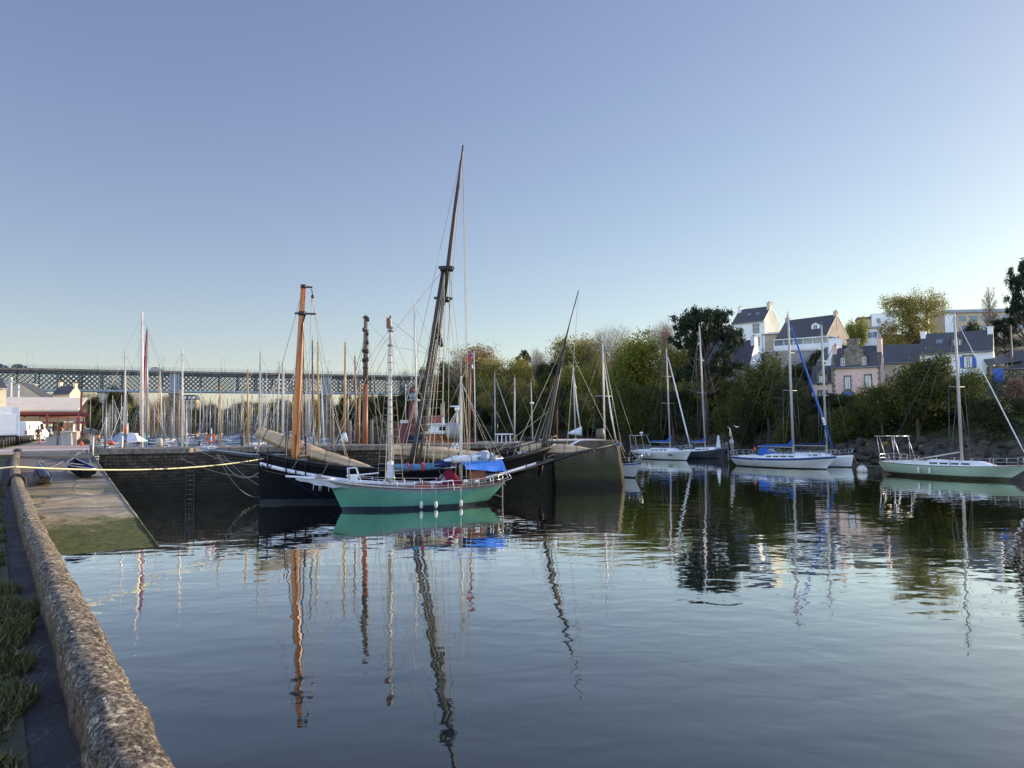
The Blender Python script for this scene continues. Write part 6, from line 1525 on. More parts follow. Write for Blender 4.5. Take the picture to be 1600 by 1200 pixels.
pink.scale = (.88, 1, 1)
Y = 112; bs = zat(1525, 597, Y); Hw = zat(1520, 549, Y) - bs
house('white house with bright blue shutters and a slate roof', Vector((atY(1513, 600, Y).x, Y + 2.5, bs)), R(-35), 9.6, 6.4, Hw, 3.1, 'render_white', 'slate', ((1, .5), (-1, .45)), 1.6,
    wins=((1.6, Hw - 2.5, 1.0, 1.6, 's b c'), (-2.4, Hw - 2.5, .9, 1.5, 'b c'), (1.4, Hw - 5.4, .9, 1.6, 'b'), (-2.4, Hw - 5.4, .9, 1.6, 'b')), dormers=((.2, .30, 1.5, 1.5, 'house_stone'),), skylights=((-2.2, .5, .9),))
lt = empty('lean_to', Vector((atY(1572, 590, 107).x, 107.5, zat(1570, 592, 107))), R(-24), 'small slate roofed lean-to with a blue door beside the white house', 'shed')
gbox('wall', lt, -1.9, 1.9, -1.3, 1.3, -2, 1.9, 'house_stone'); gbox('door', lt, -1.5, -.3, -1.36, -1.31, -.6, 1.5, 'door_blue')
b = MB(); b.add([(-2.2, -1.6, 1.9), (2.2, -1.6, 2.5), (2.2, 1.6, 3.6), (-2.2, 1.6, 3.0), (-2.2, -1.6, 2.05), (2.2, -1.6, 2.65), (2.2, 1.6, 3.75), (-2.2, 1.6, 3.15)], [(4, 5, 6, 7), (0, 1, 5, 4), (1, 2, 6, 5), (3, 0, 4, 7), (0, 3, 2, 1)]); b.build('roof', 'slate', lt)
gb_ = atY(1597, 600, 104); house('slate roofed house corner with white bargeboard at the right edge', Vector((gb_.x + 4.0, 106, zat(1595, 610, 104))), R(-40), 7, 5, 3.4, 2.4, 'house_stone', 'slate', (), wins=())
# long low slate roofs between
Y = 121; bs = zat(1430, 600, Y); Hw = zat(1430, 567, Y) - bs
house('long low house with dark slate roof between the pink house and the white one', Vector((atY(1437, 600, Y).x, Y + 4, bs)), R(-15), 13.0, 7.0, Hw + .3, 3.0, 'render_beige', 'slate', (), wins=((-2, Hw - 1.7, .8, 1.2, 'c'), (3, Hw - 1.7, .8, 1.2, 'c')))
# bluish white gable behind the pink house
Y = 128; bs = zat(1300, 590, Y)
Y = 123; bs = zat(1300, 632, Y); rzg = R(-102); gc = atY(1307, 600, Y); nv = Vector((math.cos(rzg), math.sin(rzg), 0))
house('tall house whose pale slate hung gable rises steeply left of the pink house', Vector((gc.x, gc.y, bs)) - nv * 4.5, rzg, 9, 7.0, zat(1312, 600, Y) - bs, zat(1312, 538, Y) - zat(1312, 600, Y), 'render_white', 'slate', ((1, .9),), 2.1)
Y = 160; bs = zat(1275, 545, Y); Hw = zat(1300, 531, Y) - bs
house('large beige gabled house with a dark roof and white balconies high on the hill', Vector((atY(1280, 530, Y).x, Y + 4, bs)), R(-50), 12.0, 9.5, zat(1283, 526, Y) - bs, 4.6, 'render_beige', 'slate', ((1, .7), (-1, .6)), .9, base=-9,
    wins=((-4, -.6, 1.4, 1.2, ''), (-1, -.6, 1.4, 1.2, ''), (2, -.6, 1.4, 1.2, ''), (-4, -3.4, 1.2, 2.0, ''), (-1, -3.4, 1.0, 2.0, ''), (2.4, -3.4, 1.0, 2.0, '')), skylights=((-3.5, .45, 1.0),), dormers=((2.6, .35, 1.8, 1.6, 'render_white'),))
bal = empty('balcony_block', Vector((atY(1262, 545, 152).x, 153, zat(1262, 545, 152))), R(-33), 'white glazed balcony storey in front of the beige gabled house', 'balcony')
gbox('slab', bal, -6.2, 5.6, -1, 1.2, -.3, 0, 'render_white'); gbox('parapet', bal, -6.2, 5.6, -1.1, -.95, 0, 1.0, 'render_white')
b = MB()
for k in range(6): b.box((-6.1 + k * 2.1, -.6, 1.0), (-4.3 + k * 2.1, -.55, 2.1))
b.build('glazing', 'glass_pale', bal); gbox('canopy', bal, -6.3, 5.7, -1.2, 1.2, 2.15, 2.35, 'render_white')
for k in range(7): gbox('post', bal, -6.25 + k * 1.95, -6.1 + k * 1.95, -.9, -.75, -5, 2.1, 'render_white')
ret = empty('retaining_wall', Vector((atY(1240, 560, 150).x, 151, zat(1240, 560, 150))), R(-12), 'long grey concrete terrace wall below the hilltop houses', 'wall')
gbox('wall_panel', ret, -5.2, 9, -.3, .3, -9, 1.5, 'concrete'); gbox('upper_ledge', ret, -5.2, 9, -.5, .5, 1.51, 1.75, 'concrete_slab')
Y = 172; bs = zat(1182, 538, Y); Hw = zat(1175, 504, Y) - bs
house('tall white house with slate roof and broad stained gable at the top of the hill', Vector((atY(1186, 530, Y).x, Y + 2, bs)), R(-42), 7.8, 8.6, Hw, 3.6, 'render_white', 'slate', ((1, .8), (-1, .5)), 2.3, base=-5,
    wins=((-2.2, Hw - 3.0, .9, 1.5, 's'), (1.9, Hw - 2.6, 1.0, 1.7, 's'), (1.9, Hw - 5.6, 1.0, 1.6, 's')), gab={1: 'render_stain'}, skylights=((-.6, .5, .7), (1.5, .5, .7)))
Y = 168; house('flat roofed white annex joined to the tall white house', Vector((atY(1232, 535, Y).x, Y + 2, zat(1232, 540, Y))), R(-10), 11, 5, 2.6, .6, 'render_beige', 'bridge_pale', (), wins=((-2, .8, .8, 1.0, 'c'), (1.5, .8, .8, 1.0, 'c')))
Y = 142; bs = zat(1178, 602, Y); Hw = zat(1160, 575, Y) - bs
house('white house with a steep dark roof and pale gable under the tall white house', Vector((atY(1150, 590, Y).x, Y + 2, bs)), R(-38), 9.5, 8, Hw, 5.2, 'render_white', 'slate', ((1, .6),), 1.9, gab={1: 'render_white'}, skylights=((-1, .4, .7),), wins=((2.4, Hw - 2.3, .8, 1.2, 's'),))
gr_ = Vector((atY(1152, 630, 134).x, 134, zat(1152, 648, 134))); house('small white gabled cottage end showing between the trees by the bank', gr_, R(20), 4.4, 3.4, 1.5, 1.2, 'render_white', 'slate', ())
Y = 215; bs = zat(1530, 528, Y)
ap = empty('apartment_block', Vector((atY(1528, 520, Y).x, Y + 4, bs)), R(-6), 'long pale apartment block with ribbed flat roof above the hillside houses', 'apartment block')
hA = zat(1530, 489, Y) - bs; gbox('wall', ap, -9, 14, -5, 5, -5, hA, 'render_beige'); gbox('roof', ap, -9.6, 14.6, -5.6, 5.6, hA, hA + .9, 'metal_grey'); gbox('end_panel', ap, -9.1, -6.4, -5.06, -5.01, -4, hA - .1, 'render_white')
for r_ in range(2):
    for k in range(6): gbox('window', ap, -5.2 + k * 3.1, -3.2 + k * 3.1, -5.08, -5.02, hA - 2.4 - r_ * 2.9, hA - .9 - r_ * 2.9, 'glass_pale')
Y = 205; md = empty('modern_house', Vector((atY(1368, 515, Y).x, Y, zat(1368, 522, Y))), R(-20), 'boxy pale modern house left of the big spreading tree', 'house')
hm = zat(1375, 492, Y) - zat(1368, 522, Y); gbox('wall', md, -1.2, 4.5, -3, 4, -4, hm, 'render_white'); gbox('side_block', md, -4.6, -1.25, -2, 4, -4, hm - 1.3, 'render_beige'); gbox('side_roof', md, -4.8, -1.3, -2.3, 4.2, hm - 1.28, hm - .7, 'slate'); gbox('window', md, -3.8, -2.2, -2.06, -2.01, hm - 3.4, hm - 2.1, 'glass_pale'); gbox('window', md, 0, 1.0, -3.06, -3.01, hm - 2.8, hm - 1.4, 'glass_pale')
Y = 185; house('white house with blue door peeking over the roofs left of the big tree', Vector((atY(1362, 535, Y).x, Y, zat(1362, 545, Y))), R(-20), 4.5, 4, 5.0, .5, 'render_white', 'metal_grey', (), wins=((0, 2.6, .9, 1.4, 'b'),))
# houses half hidden in the trees
for px, py, Y, lab, rz_, W_, m_ in ((842, 592, 240, 'cream chimney and small house top showing above the wooded bank', -20, 4.0, 'render_cream'), (862, 606, 226, 'white house glimpsed through the trees left of the dark leaning mast', -20, 6, 'render_white'), (790, 622, 216, 'small ochre cottage showing through the wood', -10, 4, 'concrete_warm'),
                               (962, 594, 200, 'white gable and slate roof showing under the bare spreading tree', -60, 6, 'render_white'), (1078, 585, 180, 'pale pinkish house glimpsed behind the pine tree', -30, 7, 'render_beige'), (1130, 560, 182, 'slate roofed house right behind the pine trunk', -35, 9, 'render_white')):
    p = atY(px, py, Y); house(lab, p, R(rz_), W_, 6 if W_ > 5 else 4, 3.0, 2.2 if W_ > 5 else 1.6, m_, 'slate', ((1, .7),), 1.1, wins=((-1, .8, .8, 1.2, ''), (1.2, .8, .8, 1.2, '')))
# left shore buildings
def on_g(px, Y, z): return Vector((atY(px, 0, Y).x, Y, z))
house('yellow rendered house at the left edge behind the market hall', on_g(-52, 118, PG), R(50), 12, 9, zat(4, 596, 118) - PG - 1.0, 2.4, 'render_cream', 'slate', (), wins=((3, 5.0, .9, 1.3, ''), (0, 5.0, .9, 1.3, ''), (3, 2, .9, 1.3, '')))
Y = 200; z_ = 5; ab = empty('apartment_block', on_g(26, Y, z_), R(6), 'cream apartment block with rows of windows under the bridge', 'apartment block'); hh = zat(26, 600, Y) - z_
gbox('wall', ab, -5, 5.2, -3, 6, -2, hh, 'render_cream'); gbox('roof', ab, -5.2, 5.4, -3.3, 6.3, hh, hh + .3, 'metal_grey')
for r_ in range(4):
    for k in range(6): gbox('window', ab, -4.5 + k * 1.65, -3.6 + k * 1.65, -3.06, -3.01, hh - 2.0 - r_ * 2.4, hh - .8 - r_ * 2.4, 'glass_pale')
    gbox('balcony', ab, -5.1, 5.3, -3.5, -3.07, hh - 2.6 - r_ * 2.4, hh - 2.2 - r_ * 2.4, 'metal_grey')
Y = 190; house('beige gabled house with slate roof under the bridge', on_g(58, Y, 4), R(-72), 12, 10, zat(60, 612, Y) - 4 - 1.5, 3.6, 'render_beige', 'slate', ())
Y = 215; house('small white house with grey chimney under the bridge', on_g(121, Y, 6), R(-8), 5.4, 5, zat(124, 616, Y) - 6, 2.4, 'render_cream', 'slate', ((-1, 1.0), (1, .6)), 1.0, wins=((-.9, 3.0, .8, 1.1, ''), (1.1, 3.0, .8, 1.1, '')))
Y = 430; z_ = 12; mn = empty('mansion', on_g(299, Y, z_), R(8), 'large pale mansion with a slate mansard roof and dormers seen under the bridge', 'mansion'); hh = zat(300, 625, Y) - z_
gbox('wall', mn, -7, 7.5, -4, 5, -22, hh, 'render_beige')
b = MB(); b.add([(-7.3, -4.3, hh), (7.8, -4.3, hh), (7.8, 5.3, hh), (-7.3, 5.3, hh), (-5.8, -2.8, hh + 3.0), (6.3, -2.8, hh + 3.0), (6.3, 3.8, hh + 3.0), (-5.8, 3.8, hh + 3.0)], [(0, 1, 5, 4), (1, 2, 6, 5), (2, 3, 7, 6), (3, 0, 4, 7), (4, 5, 6, 7)]); rf = b.build('mansard_roof', 'slate', mn)
for k in range(6): gbox('dormer', rf, -5.6 + k * 2.2, -4.7 + k * 2.2, -4.4, -3, hh + .5, hh + 1.9, 'render_white'); gbox('window', mn, -5.6 + k * 2.2, -4.7 + k * 2.2, -4.06, -4.01, hh - 2.4, hh - .7, 'glass')
gb_ = on_g(168, 262, 14); house('low cream building on the wooded slope beneath the bridge', on_g(183, 285, zat(183, 622, 285)), R(-5), 6, 5, 2.2, 1.0, 'render_cream', 'slate', (), base=-12)

# ------------------------------------------------------------------ boats behind the pier
def lite(name, label, loc, rz, L, mast_h, mastm='alu', hullm='white_gel', cover=None, mr=.075, lean=0.0, mast_x=.05, group=None, spread=(.5, .75), fb=1.05, jib=None, detail=True, leany=0.0, cabin='white_gel', cat='sailing boat', bowsp=False):
    root = empty(name, loc, rz, label, cat, group)
    H = Hull(L, L * .32, (fb, fb * .92, fb * 1.25), .35, L * .09, L * .04, .7); H.mesh(.1, .12 if detail else 0, 14, 3).build('hull', [hullm, 'antifoul', 'bluestripe' if detail and cabin == 'white_gel' else hullm], root)
    H.deck(n=12).build('deck', 'white_deck', root)
    c = coach(-L * .12, L * .24, L * .10, L * .07, fb * .93, .42, .34, n=8); cb = c.build('cabin', cabin, root)
    b = MB()
    for sd in (1, -1): b.box((-L * .10, sd * L * .098 - .02, fb * .93 + .12), (L * .10, sd * L * .098 + .02 * sd, fb * .93 + .26))
    b.build('cabin_window', 'glass', cb)
    mx = L * mast_x; mp = Vector((mx, 0, fb * .93 + .3)); mq = Vector((mx + lean, leany, mast_h))
    b = MB(); b.tube([mp, mp.lerp(mq, .6), mq], [mr, mr, mr * .65], 7); b.tube([mq, mq + Vector((0, 0, .45))], .015, 4); mast = b.build('mast', mastm, root)
    b = MB(); sp = []
    for f in spread: c_ = mp.lerp(mq, f); wv = L * .10; sp.append((c_, wv)); b.tube([c_ + Vector((0, wv, 0)), c_ + Vector((0, -wv, 0))], .022, 4)
    if spread: b.build('spreader', mastm, mast)
    bz_ = fb + 1.1; be = Vector((mx - L * .36, 0, bz_)); b = MB(); b.tube([Vector((mx, 0, bz_)), be], .055, 6); bo = b.build('boom', mastm, root)
    if cover:
        b = MB(); rings = []
        for i in range(9):
            a = i / 8; c_ = Vector((mx - L * .35 * a, 0, bz_ + .10)); hh = lerp(.26, .12, a) + .5 * max(0, 1 - a / .16); rings.append([c_ + Vector((0, lerp(.17, .09, a) * math.cos(2 * math.pi * k / 8), hh * (.4 + .5 * math.sin(2 * math.pi * k / 8)))) for k in range(8)])
        b.loft(rings, 0, True, True, True); b.build('sail_cover', cover, bo)
    b = MB(); bw_ = H.pt(1, 0, 0); sn = H.pt(0, 0, 0); tp_ = mp.lerp(mq, .97); b.tube([tp_, bw_], .012, 3); b.tube([tp_, sn], .012, 3)
    for sd in (1, -1):
        ch = H.pt(.52, sd, 0); pv = ch
        for c_, wv in sp: q_ = c_ + Vector((0, sd * wv, 0)); b.tube([pv, q_], .012, 3); pv = q_
        b.tube([pv, tp_], .012, 3)
    b.build('rigging', 'wire', root)
    if jib: b = MB(); b.tube([bw_.lerp(tp_, .05), bw_.lerp(tp_, .4), bw_.lerp(tp_, .95)], [.05, .055, .03], 6); b.build('furled_jib', jib, root)
    b = MB(); pulpit(H, b, .6); pushpit(H, b, .6); stanchions(H, b, .55, 6, .1, .9, .014); b.build('guard_rail', 'steel', root)
    return root
def at_mast(pxb, pxt, yt, Y, **kw):
    """mast foot pixel x, mast head pixel, distance"""
    head = atY(pxt, yt, Y); foot = atY(pxb, 690, Y); rz = kw.pop('rz', random.uniform(0, 6.28)); L = kw.get('L', 9.5); mx = L * kw.get('mast_x', .05)
    loc = Vector((foot.x - math.cos(rz) * mx, Y - math.sin(rz) * mx, 0)); dx = head.x - foot.x
    return lite(kw.pop('name', 'moored_sailboat'), kw.pop('label'), loc, rz, mast_h=head.z, lean=dx * math.cos(rz), leany=-dx * math.sin(rz), **kw)
PD2 = Vector((.91, .41, 0))
NB = [  # foot px, head px, head y, Y, mast material, mast radius, hull, cover, label
 (222, 222, 488, 77, 'mast_white', .17, 'white_gel', None, 'big white sloop with the tallest white mast behind the left of the pier', 13, 2),
 (230, 230, 512, 80, 'alu_dark', .10, 'cover_navy', None, 'navy sloop with a slim dark mast close behind the tallest white mast', 10, 2),
 (196, 195.5, 548, 72, 'alu', .10, 'white_gel', None, 'white boat with an orange float on its mast left of the tallest mast', 9, 1),
 (255, 249.5, 569, 92, 'alu', .10, 'white_gel', None, 'white yacht whose mast leans left in front of the bridge pillar', 9.5, 2),
 (285, 285, 545, 63, 'mast_white', .09, 'white_gel', 'sail_white', 'yacht with a clean white mast just right of the left bridge pillar', 9, 2),
 (292, 291.5, 634, 62, 'mast_white', .06, 'white_gel', None, 'small white dayboat with a short mast beside the clean white mast', 6, 0),
 (345.5, 344, 602, 63, 'mast_ochre', .065, 'white_gel', 'cover_teal', 'small boat with a thin varnished mast and teal cover right of the life ring', 6.5, 0),
 (389, 387, 578, 68, 'mast_ochre', .085, 'white_gel', 'sail_white', 'boat with a pale wooden mast left of the tan furled foresail', 8.5, 1),
 (405, 407, 551, 64, 'alu', .10, 'white_gel', 'cover_blue', 'blue white yacht with a grey mast touching the tip of the tan foresail', 9.5, 2),
 (441, 442, 568, 72, 'alu', .09, 'white_gel', None, 'yacht with a grey mast left of the orange foremast', 9, 2),
 (432, 437, 566, 84, 'alu', .085, 'white_gel', None, 'yacht whose mast leans right left of the orange foremast', 9, 2),
 (472, 471, 560, 66, 'mast_grey', .11, 'white_gel', None, 'boat with a weathered grey mast hidden close behind the orange foremast', 9, 0),
 (490, 488, 532, 68, 'mast_grey', .10, 'white_gel', 'cover_navy', 'yacht with a pale bare mast right of the orange foremast, left of a pair', 10, 2),
 (499, 496.5, 534, 70, 'mast_ochre', .095, 'white_gel', 'cover_blue', 'yacht with a straw coloured mast right of the orange foremast, right of a pair', 10, 2),
 (507, 502, 590, 76, 'mast_white', .07, 'white_gel', 'sail_white', 'yacht with a white mast leaning left behind the straw coloured masts', 8.5, 1),
 (538, 539.5, 535, 66, 'mast_ochre', .11, 'white_gel', 'sail_white', 'yacht with a golden ochre mast wrapped in white cloth at its foot', 10, 0),
 (557.5, 554.5, 557, 64, 'mast_rust', .085, 'dark_wood', None, 'wooden boat with a slim rust red mast left of the thick brown mast', 9, 1),
 (561, 562.5, 600, 68, 'mast_ochre', .06, 'white_gel', None, 'small boat with a short honey coloured mast between the red masts', 7, 0),
 (653, 647, 469, 64, 'mast_white', .09, 'white_gel', None, 'yacht with a tall white mast seen left of the raked dark mainmast', 12, 1),
 (733, 735, 556, 66, 'mast_rust', .09, 'dark_wood', None, 'boat with a slim reddish mast flying a flag right of the white mizzen', 9, 0),
 (774, 773, 583, 112, 'alu', .10, 'white_gel', None, 'sloop with a grey mast in front of the dark wood right of the flags', 9, 2),
 (804, 804, 590, 105, 'alu', .11, 'grey_hull', None, 'sloop with a plain grey mast in front of the dark wood', 9, 0),
 (832.5, 829.5, 597, 108, 'alu', .10, 'white_gel', None, 'sloop with a radar dome halfway up its mast before the dark wood', 9, 1),
 (871, 871, 640, 100, 'mast_rust', .12, 'dark_wood', None, 'old boat with a stubby brown mast right of the leaning mizzen', 8, 0),
 (900, 895.5, 573, 96, 'alu', .10, 'white_gel', 'sail_white', 'sloop with a white bagged sail near the end of the pier', 9.5, 1),
 (945, 941.5, 536, 66, 'mast_white', .085, 'white_gel', None, 'white yacht moored just beyond the end of the pier', 10, 1)]
for (pb_, pt_, yt_, Y_, mm, mr_, hm, cv, lb_, L_, ns) in NB:
    jb = 'mast_red' if pb_ == 230 else ('mast_white' if pb_ in (774,) else None)
    o = at_mast(pb_, pt_, yt_, Y_, label=lb_, L=L_, mastm=mm, mr=mr_, hullm=hm, cover=cv, spread=(.45, .72) if ns == 2 else ((.55,) if ns == 1 else ()), jib=jb if pb_ != 230 else None, rz=(LR + random.choice((0, math.pi)) + random.uniform(-.2, .2)) if Y_ < 90 and pb_ not in (945,) else (-.95 if pb_ == 945 else random.uniform(-.5, .5) + (math.pi if pb_ in (230,) else 0)), cabin='white_gel' if hm == 'white_gel' else 'white_deck', detail=hm == 'white_gel')
    Io = inv(o)
    if pb_ == 230: b = MB(); b.tube([atY(218, 694, 77.5), atY(224.5, 600, 79), atY(229.5, 516, 80)], [.17, .17, .07], 7); b.build('furled_jib', 'mast_red', o, Io); b = MB(); b.tube([atY(221, 694, 78), atY(221, 676, 78)], [.5, .35], 8); b.build('mast_bag', 'cover_teal', o, Io)
    if pb_ == 196:
        b = MB(); b.ball(atY(196.5, 671, 71.5), (.16, .16, .45), 0, 10, 6); b.build('mast_float', 'orange_plastic', o, Io)
        b = MB(); p_, q_, r_ = atY(169, 690, 71), atY(188, 675, 72), atY(196, 688, 71); b.add([p_, q_, r_, q_ + Vector((0, 2, -.1)), p_ + Vector((0, 2, 0)), r_ + Vector((0, 2, 0))], [(0, 2, 1), (0, 1, 3, 4), (1, 2, 5, 3)]); b.build('boat_tarpaulin', 'tarp_grey', o, Io)
        b = MB(); p_, q_, r_ = atY(197, 690, 71), atY(200, 676, 72), atY(216, 690, 71); b.add([p_, q_, r_, atY(211, 677, 72), q_ + Vector((0, 2, -.1)), p_ + Vector((0, 2, 0)), r_ + Vector((0, 2, 0))], [(0, 2, 3, 1), (0, 1, 4, 5), (3, 2, 6)]); b.build('white_tarpaulin', 'sail_white', o, Io)
    if pb_ == 832.5: b = MB(); b.tube([atY(831, 631.5, 107.7), atY(831, 628.5, 107.7)], .28, 8); b.build('radar_dome', 'white_gel', o, Io)
    if pb_ == 945:
        b = MB(); b.tube([atY(963, 690, 64.5), atY(955, 650, 65), atY(943, 562, 66)], [.06, .07, .03], 7); b.build('furled_jib', 'mast_white', o, Io); b = MB(); b.tube([atY(970, 690, 63.5), atY(942, 545, 66)], .025, 6); b.build('inner_stay', 'alu', o, Io)
    if pb_ == 900:
        b = MB(); b.tube([atY(909, 681, 95), atY(902, 640, 95.5), atY(896, 580, 96)], [.09, .09, .04], 7); b.build('furled_jib_sleeve', 'mast_white', o, Io)
        b = MB(); q_ = atY(898, 677, 95); b.loft([[q_ + Vector((-.9 + .9 * i, .35 * math.cos(k * .9) * (i * .5), (.1 + .55 * i * .5) * math.sin(k * .9) + .35 * i * .4)) for k in range(7)] for i in range(3)], 0, True, True, True); b.build('bagged_sail', 'sail_white', o, Io)
    if pb_ == 538: b = MB(); b.tube([atY(537, 690, 66), atY(538.3, 676, 66)], [.42, .15], 8); b.build('mast_wrap', 'sail_white', o, Io)
# the thick brown mast with steps: an old fishing boat
p = atY(570, 690, 58.5); hd = atY(571.5, 493, 58.5)
old = empty('old_fishing_boat', Vector((p.x, 58.5, 0)), LR, 'low black decked boat with a thick brown mast fitted with dark blocks', 'boat'); OI = inv(old)
HO = Hull(15, 4.2, (1.75, 1.5, 1.9), .8, .4, 1.0, .4); HO.mesh(.15, 0, 20, 4).build('hull', ['barge_black', 'antifoul', 'barge_black'], old); HO.deck().build('deck', 'dark_wood', old)
b = MB(); b.tube([Vector((p.x, 58.5, 1.4)), atY(571, 600, 58.5)], [.22, .21], 12); mo = b.build('mast', 'mast_rust', old, OI)
b = MB(); b.tube([atY(571, 600.5, 58.5), atY(571.5, 520, 58.5), hd], [.21, .18, .15], 12); b.build('mast_top', 'mast_grey', mo, OI)
b = MB()
for px, py in ((568.5, 515), (574, 521), (574, 535), (568, 548), (574, 549), (568, 563), (574, 562), (575, 499)): b.ball(atY(px, py, 58.3), (.14, .14, .19), 0, 7, 5)
for py in (496, 516, 548, 575): b.tube([atY(571.3, py + .8, 58.5), atY(571.3, py - .8, 58.5)], .24, 10)
b.build('mast_block', 'black_iron', mo, OI)
b = MB()
for q_ in ((548, 645), (592, 690), (600, 690), (525, 690), (540, 640)): b.tube([atY(571.5, 500 if q_[0] > 560 else 520, 58.5), atY(q_[0], q_[1], 58)], .018, 4)
b.tube([atY(571.5, 498, 58.5), atY(608, 540, 57), atY(670, 552, 56)], .012, 4)
b.build('rigging', 'rope_tan', old, OI)
# long dark tarred hull / spar lying behind the coping, mast ends
brg = empty('black_barge', Vector((atY(700, 0, 62).x, 62, 0)), PIER_ROT, 'long low black barge lying behind the pier, its deck just above the coping', 'barge'); b = MB()
HB_ = Hull(34, 5, (2.55, 2.5, 2.7), .8, 1.0, .6, .8); HB_.mesh(.3, 0, 24, 4).build('hull', ['barge_black', 'antifoul', 'barge_black'], brg); HB_.deck(.0).build('deck', 'dark_wood', brg)
b = MB()
for x in np.arange(-15, 15, 2.4): b.box((x, -1.9, 2.5), (x + .9, -1.4, 2.85))
b.build('deck_gear', 'white_deck', brg)
b = MB(); b.tube([(-15, -1.9, 2.95), (2, -1.9, 2.98)], .13, 8); b.build('long_spar', 'mast_dark', brg)
# classic motor vessel with white wheelhouse and rope drum
mv = empty('motor_vessel', Vector((atY(700, 0, 74).x, 74, 0)), PIER_ROT, 'varnished wooden motor vessel with a white wheelhouse and a big white rope drum', 'motor boat'); MI = inv(mv)
HV = Hull(15, 4.4, (2.5, 2.1, 2.9), .8, 1.0, .6, .6); HV.mesh(.3, .3, 24, 6).build('hull', ['varnish', 'antifoul', 'white_paint'], mv); HV.deck().build('deck', 'teak', mv)
pm = lambda px, py, Y=74: MI @ atY(px, py, Y)
c0, c1 = pm(668, 690), pm(698, 678)
b = MB(); b.box((c0.x, -1.3, 1.9), (c1.x + .2, 1.3, c1.z)); b.build('deckhouse', 'varnish', mv)
b = MB(); z0, z1 = pm(680, 676).z, pm(680, 664).z; b.box((c0.x + .2, -1.2, z0), (c1.x - .2, 1.2, z1)); b.box((c0.x - .2, -1.5, z0 - .1), (c1.x + .3, 1.5, z0 + .12)); b.box((c0.x, -1.4, z1), (c1.x, 1.4, z1 + .15)); wh = b.build('wheelhouse', 'white_paint', mv)
b = MB(); b.box((c0.x + .5, -1.24, z0 + .22), (c1.x - .4, -1.2, z0 + .6)); b.build('windows', 'glass', wh)
b = MB(); fx = pm(677, 660).x; b.box((fx - .5, -.4, z1 + .1), (fx + .5, .4, z1 + .95)); b.build('funnel', 'red_steel', mv)
b = MB(); fx = pm(686, 660).x; b.box((fx - .3, -.3, z1 + .1), (fx + .3, .3, z1 + .75)); b.build('vent', 'white_paint', mv)
b = MB(); d0, d1 = pm(699, 674, 71.5), pm(719, 674, 71.5); zc = d0.z; rings = []
for i in range(29):
    a = i / 28; r_ = (.78 if 0 < i < 28 else .3) * (1 + .12 * math.sin(i * 1.9) + .05 * math.sin(i * 4.1)); rings.append([Vector((lerp(d0.x, d1.x, a), d0.y + r_ * math.cos(2 * math.pi * k / 14), zc + r_ * math.sin(2 * math.pi * k / 14))) for k in range(14)])
b.loft(rings, 0, True, True, True); b.build('rope_drum', 'net_white', mv)
b = MB(); t0 = pm(714, 676); t1 = pm(714, 642); b.tube([t0, t1], .12, 7); b.tube([t1, pm(700, 666)], .05, 5); b.tube([t1, pm(703, 676)], .05, 5); b.build('radar_mast', 'alu', mv)
b = MB(); b.tube([t1, t1 + Vector((0, 0, .35))], [.2, .28], 8); b.box(t1 + Vector((-.7, -.06, .4)), t1 + Vector((.35, .06, .52))); b.build('radar', 'white_paint', mv)
b = MB()
for px, yt in ((689, 631), (692, 634), (694, 628), (672, 620)): q_ = pm(px, yt); b.tube([Vector((q_.x, q_.y, z1)), q_], .035, 4)
b.tube([pm(671, 670), pm(669, 600)], [.12, .08], 6); b.build('aerial', 'alu', mv)
# red lightship with a lantern tower
ls_ = empty('lightship', Vector((atY(640, 0, 86).x, 86, 0)), PIER_ROT, 'dark red lightship with a round lantern on its tower behind the pier', 'lightship'); SI = inv(ls_)
ps = lambda px, py: SI @ atY(px, py, 86)
HS = Hull(17, 5.5, (2.6, 2.2, 3.1), .8, .6, 1.0, .5); HS.mesh(.3, .35, 22, 6).build('hull', ['ship_red', 'antifoul', 'ship_red'], ls_); HS.deck().build('deck', 'dark_wood', ls_)
b = MB(); q0, q1 = ps(622, 688), ps(655, 661); b.box((q0.x, -1.8, 2.0), (q1.x, 1.8, q1.z)); b.build('deckhouse', 'ship_red', ls_)
b = MB(); t0, t1 = ps(645, 661), ps(645, 626); b.tube([t0 - Vector((0, 0, 1)), t1], [.62, .42], 12); tw_ = b.build('tower', 'ship_red', ls_)
b = MB(); b.tube([t1, t1 + Vector((0, 0, .12))], .85, 14); b.build('gallery', 'metal_grey', tw_); b = MB(); t2 = ps(645, 613); b.tube([t1 + Vector((0, 0, .1)), t2], .40, 12); b.build('lantern', 'glass_pale', tw_)
b = MB(); b.tube([t2, t2 + Vector((0, 0, .35)), t2 + Vector((0, 0, .55))], [.52, .3, .05], 12); b.build('lantern_cap', 'ship_red', tw_)
b = MB(); q0 = ps(634, 661); b.tube([q0, ps(634, 600)], .06, 5); b.tube([ps(634, 626), ps(658, 626)], .04, 4); b.box(q0 + Vector((-.6, -.3, 0)), q0 + Vector((.7, .3, .35))); b.build('signal_mast', 'white_deck', ls_)
b = MB(); b.box(ps(628, 690) + Vector((0, -2, 0)), ps(652, 680) + Vector((0, -1.9, 0))); b.build('blue_dodger', 'cover_navy', ls_)
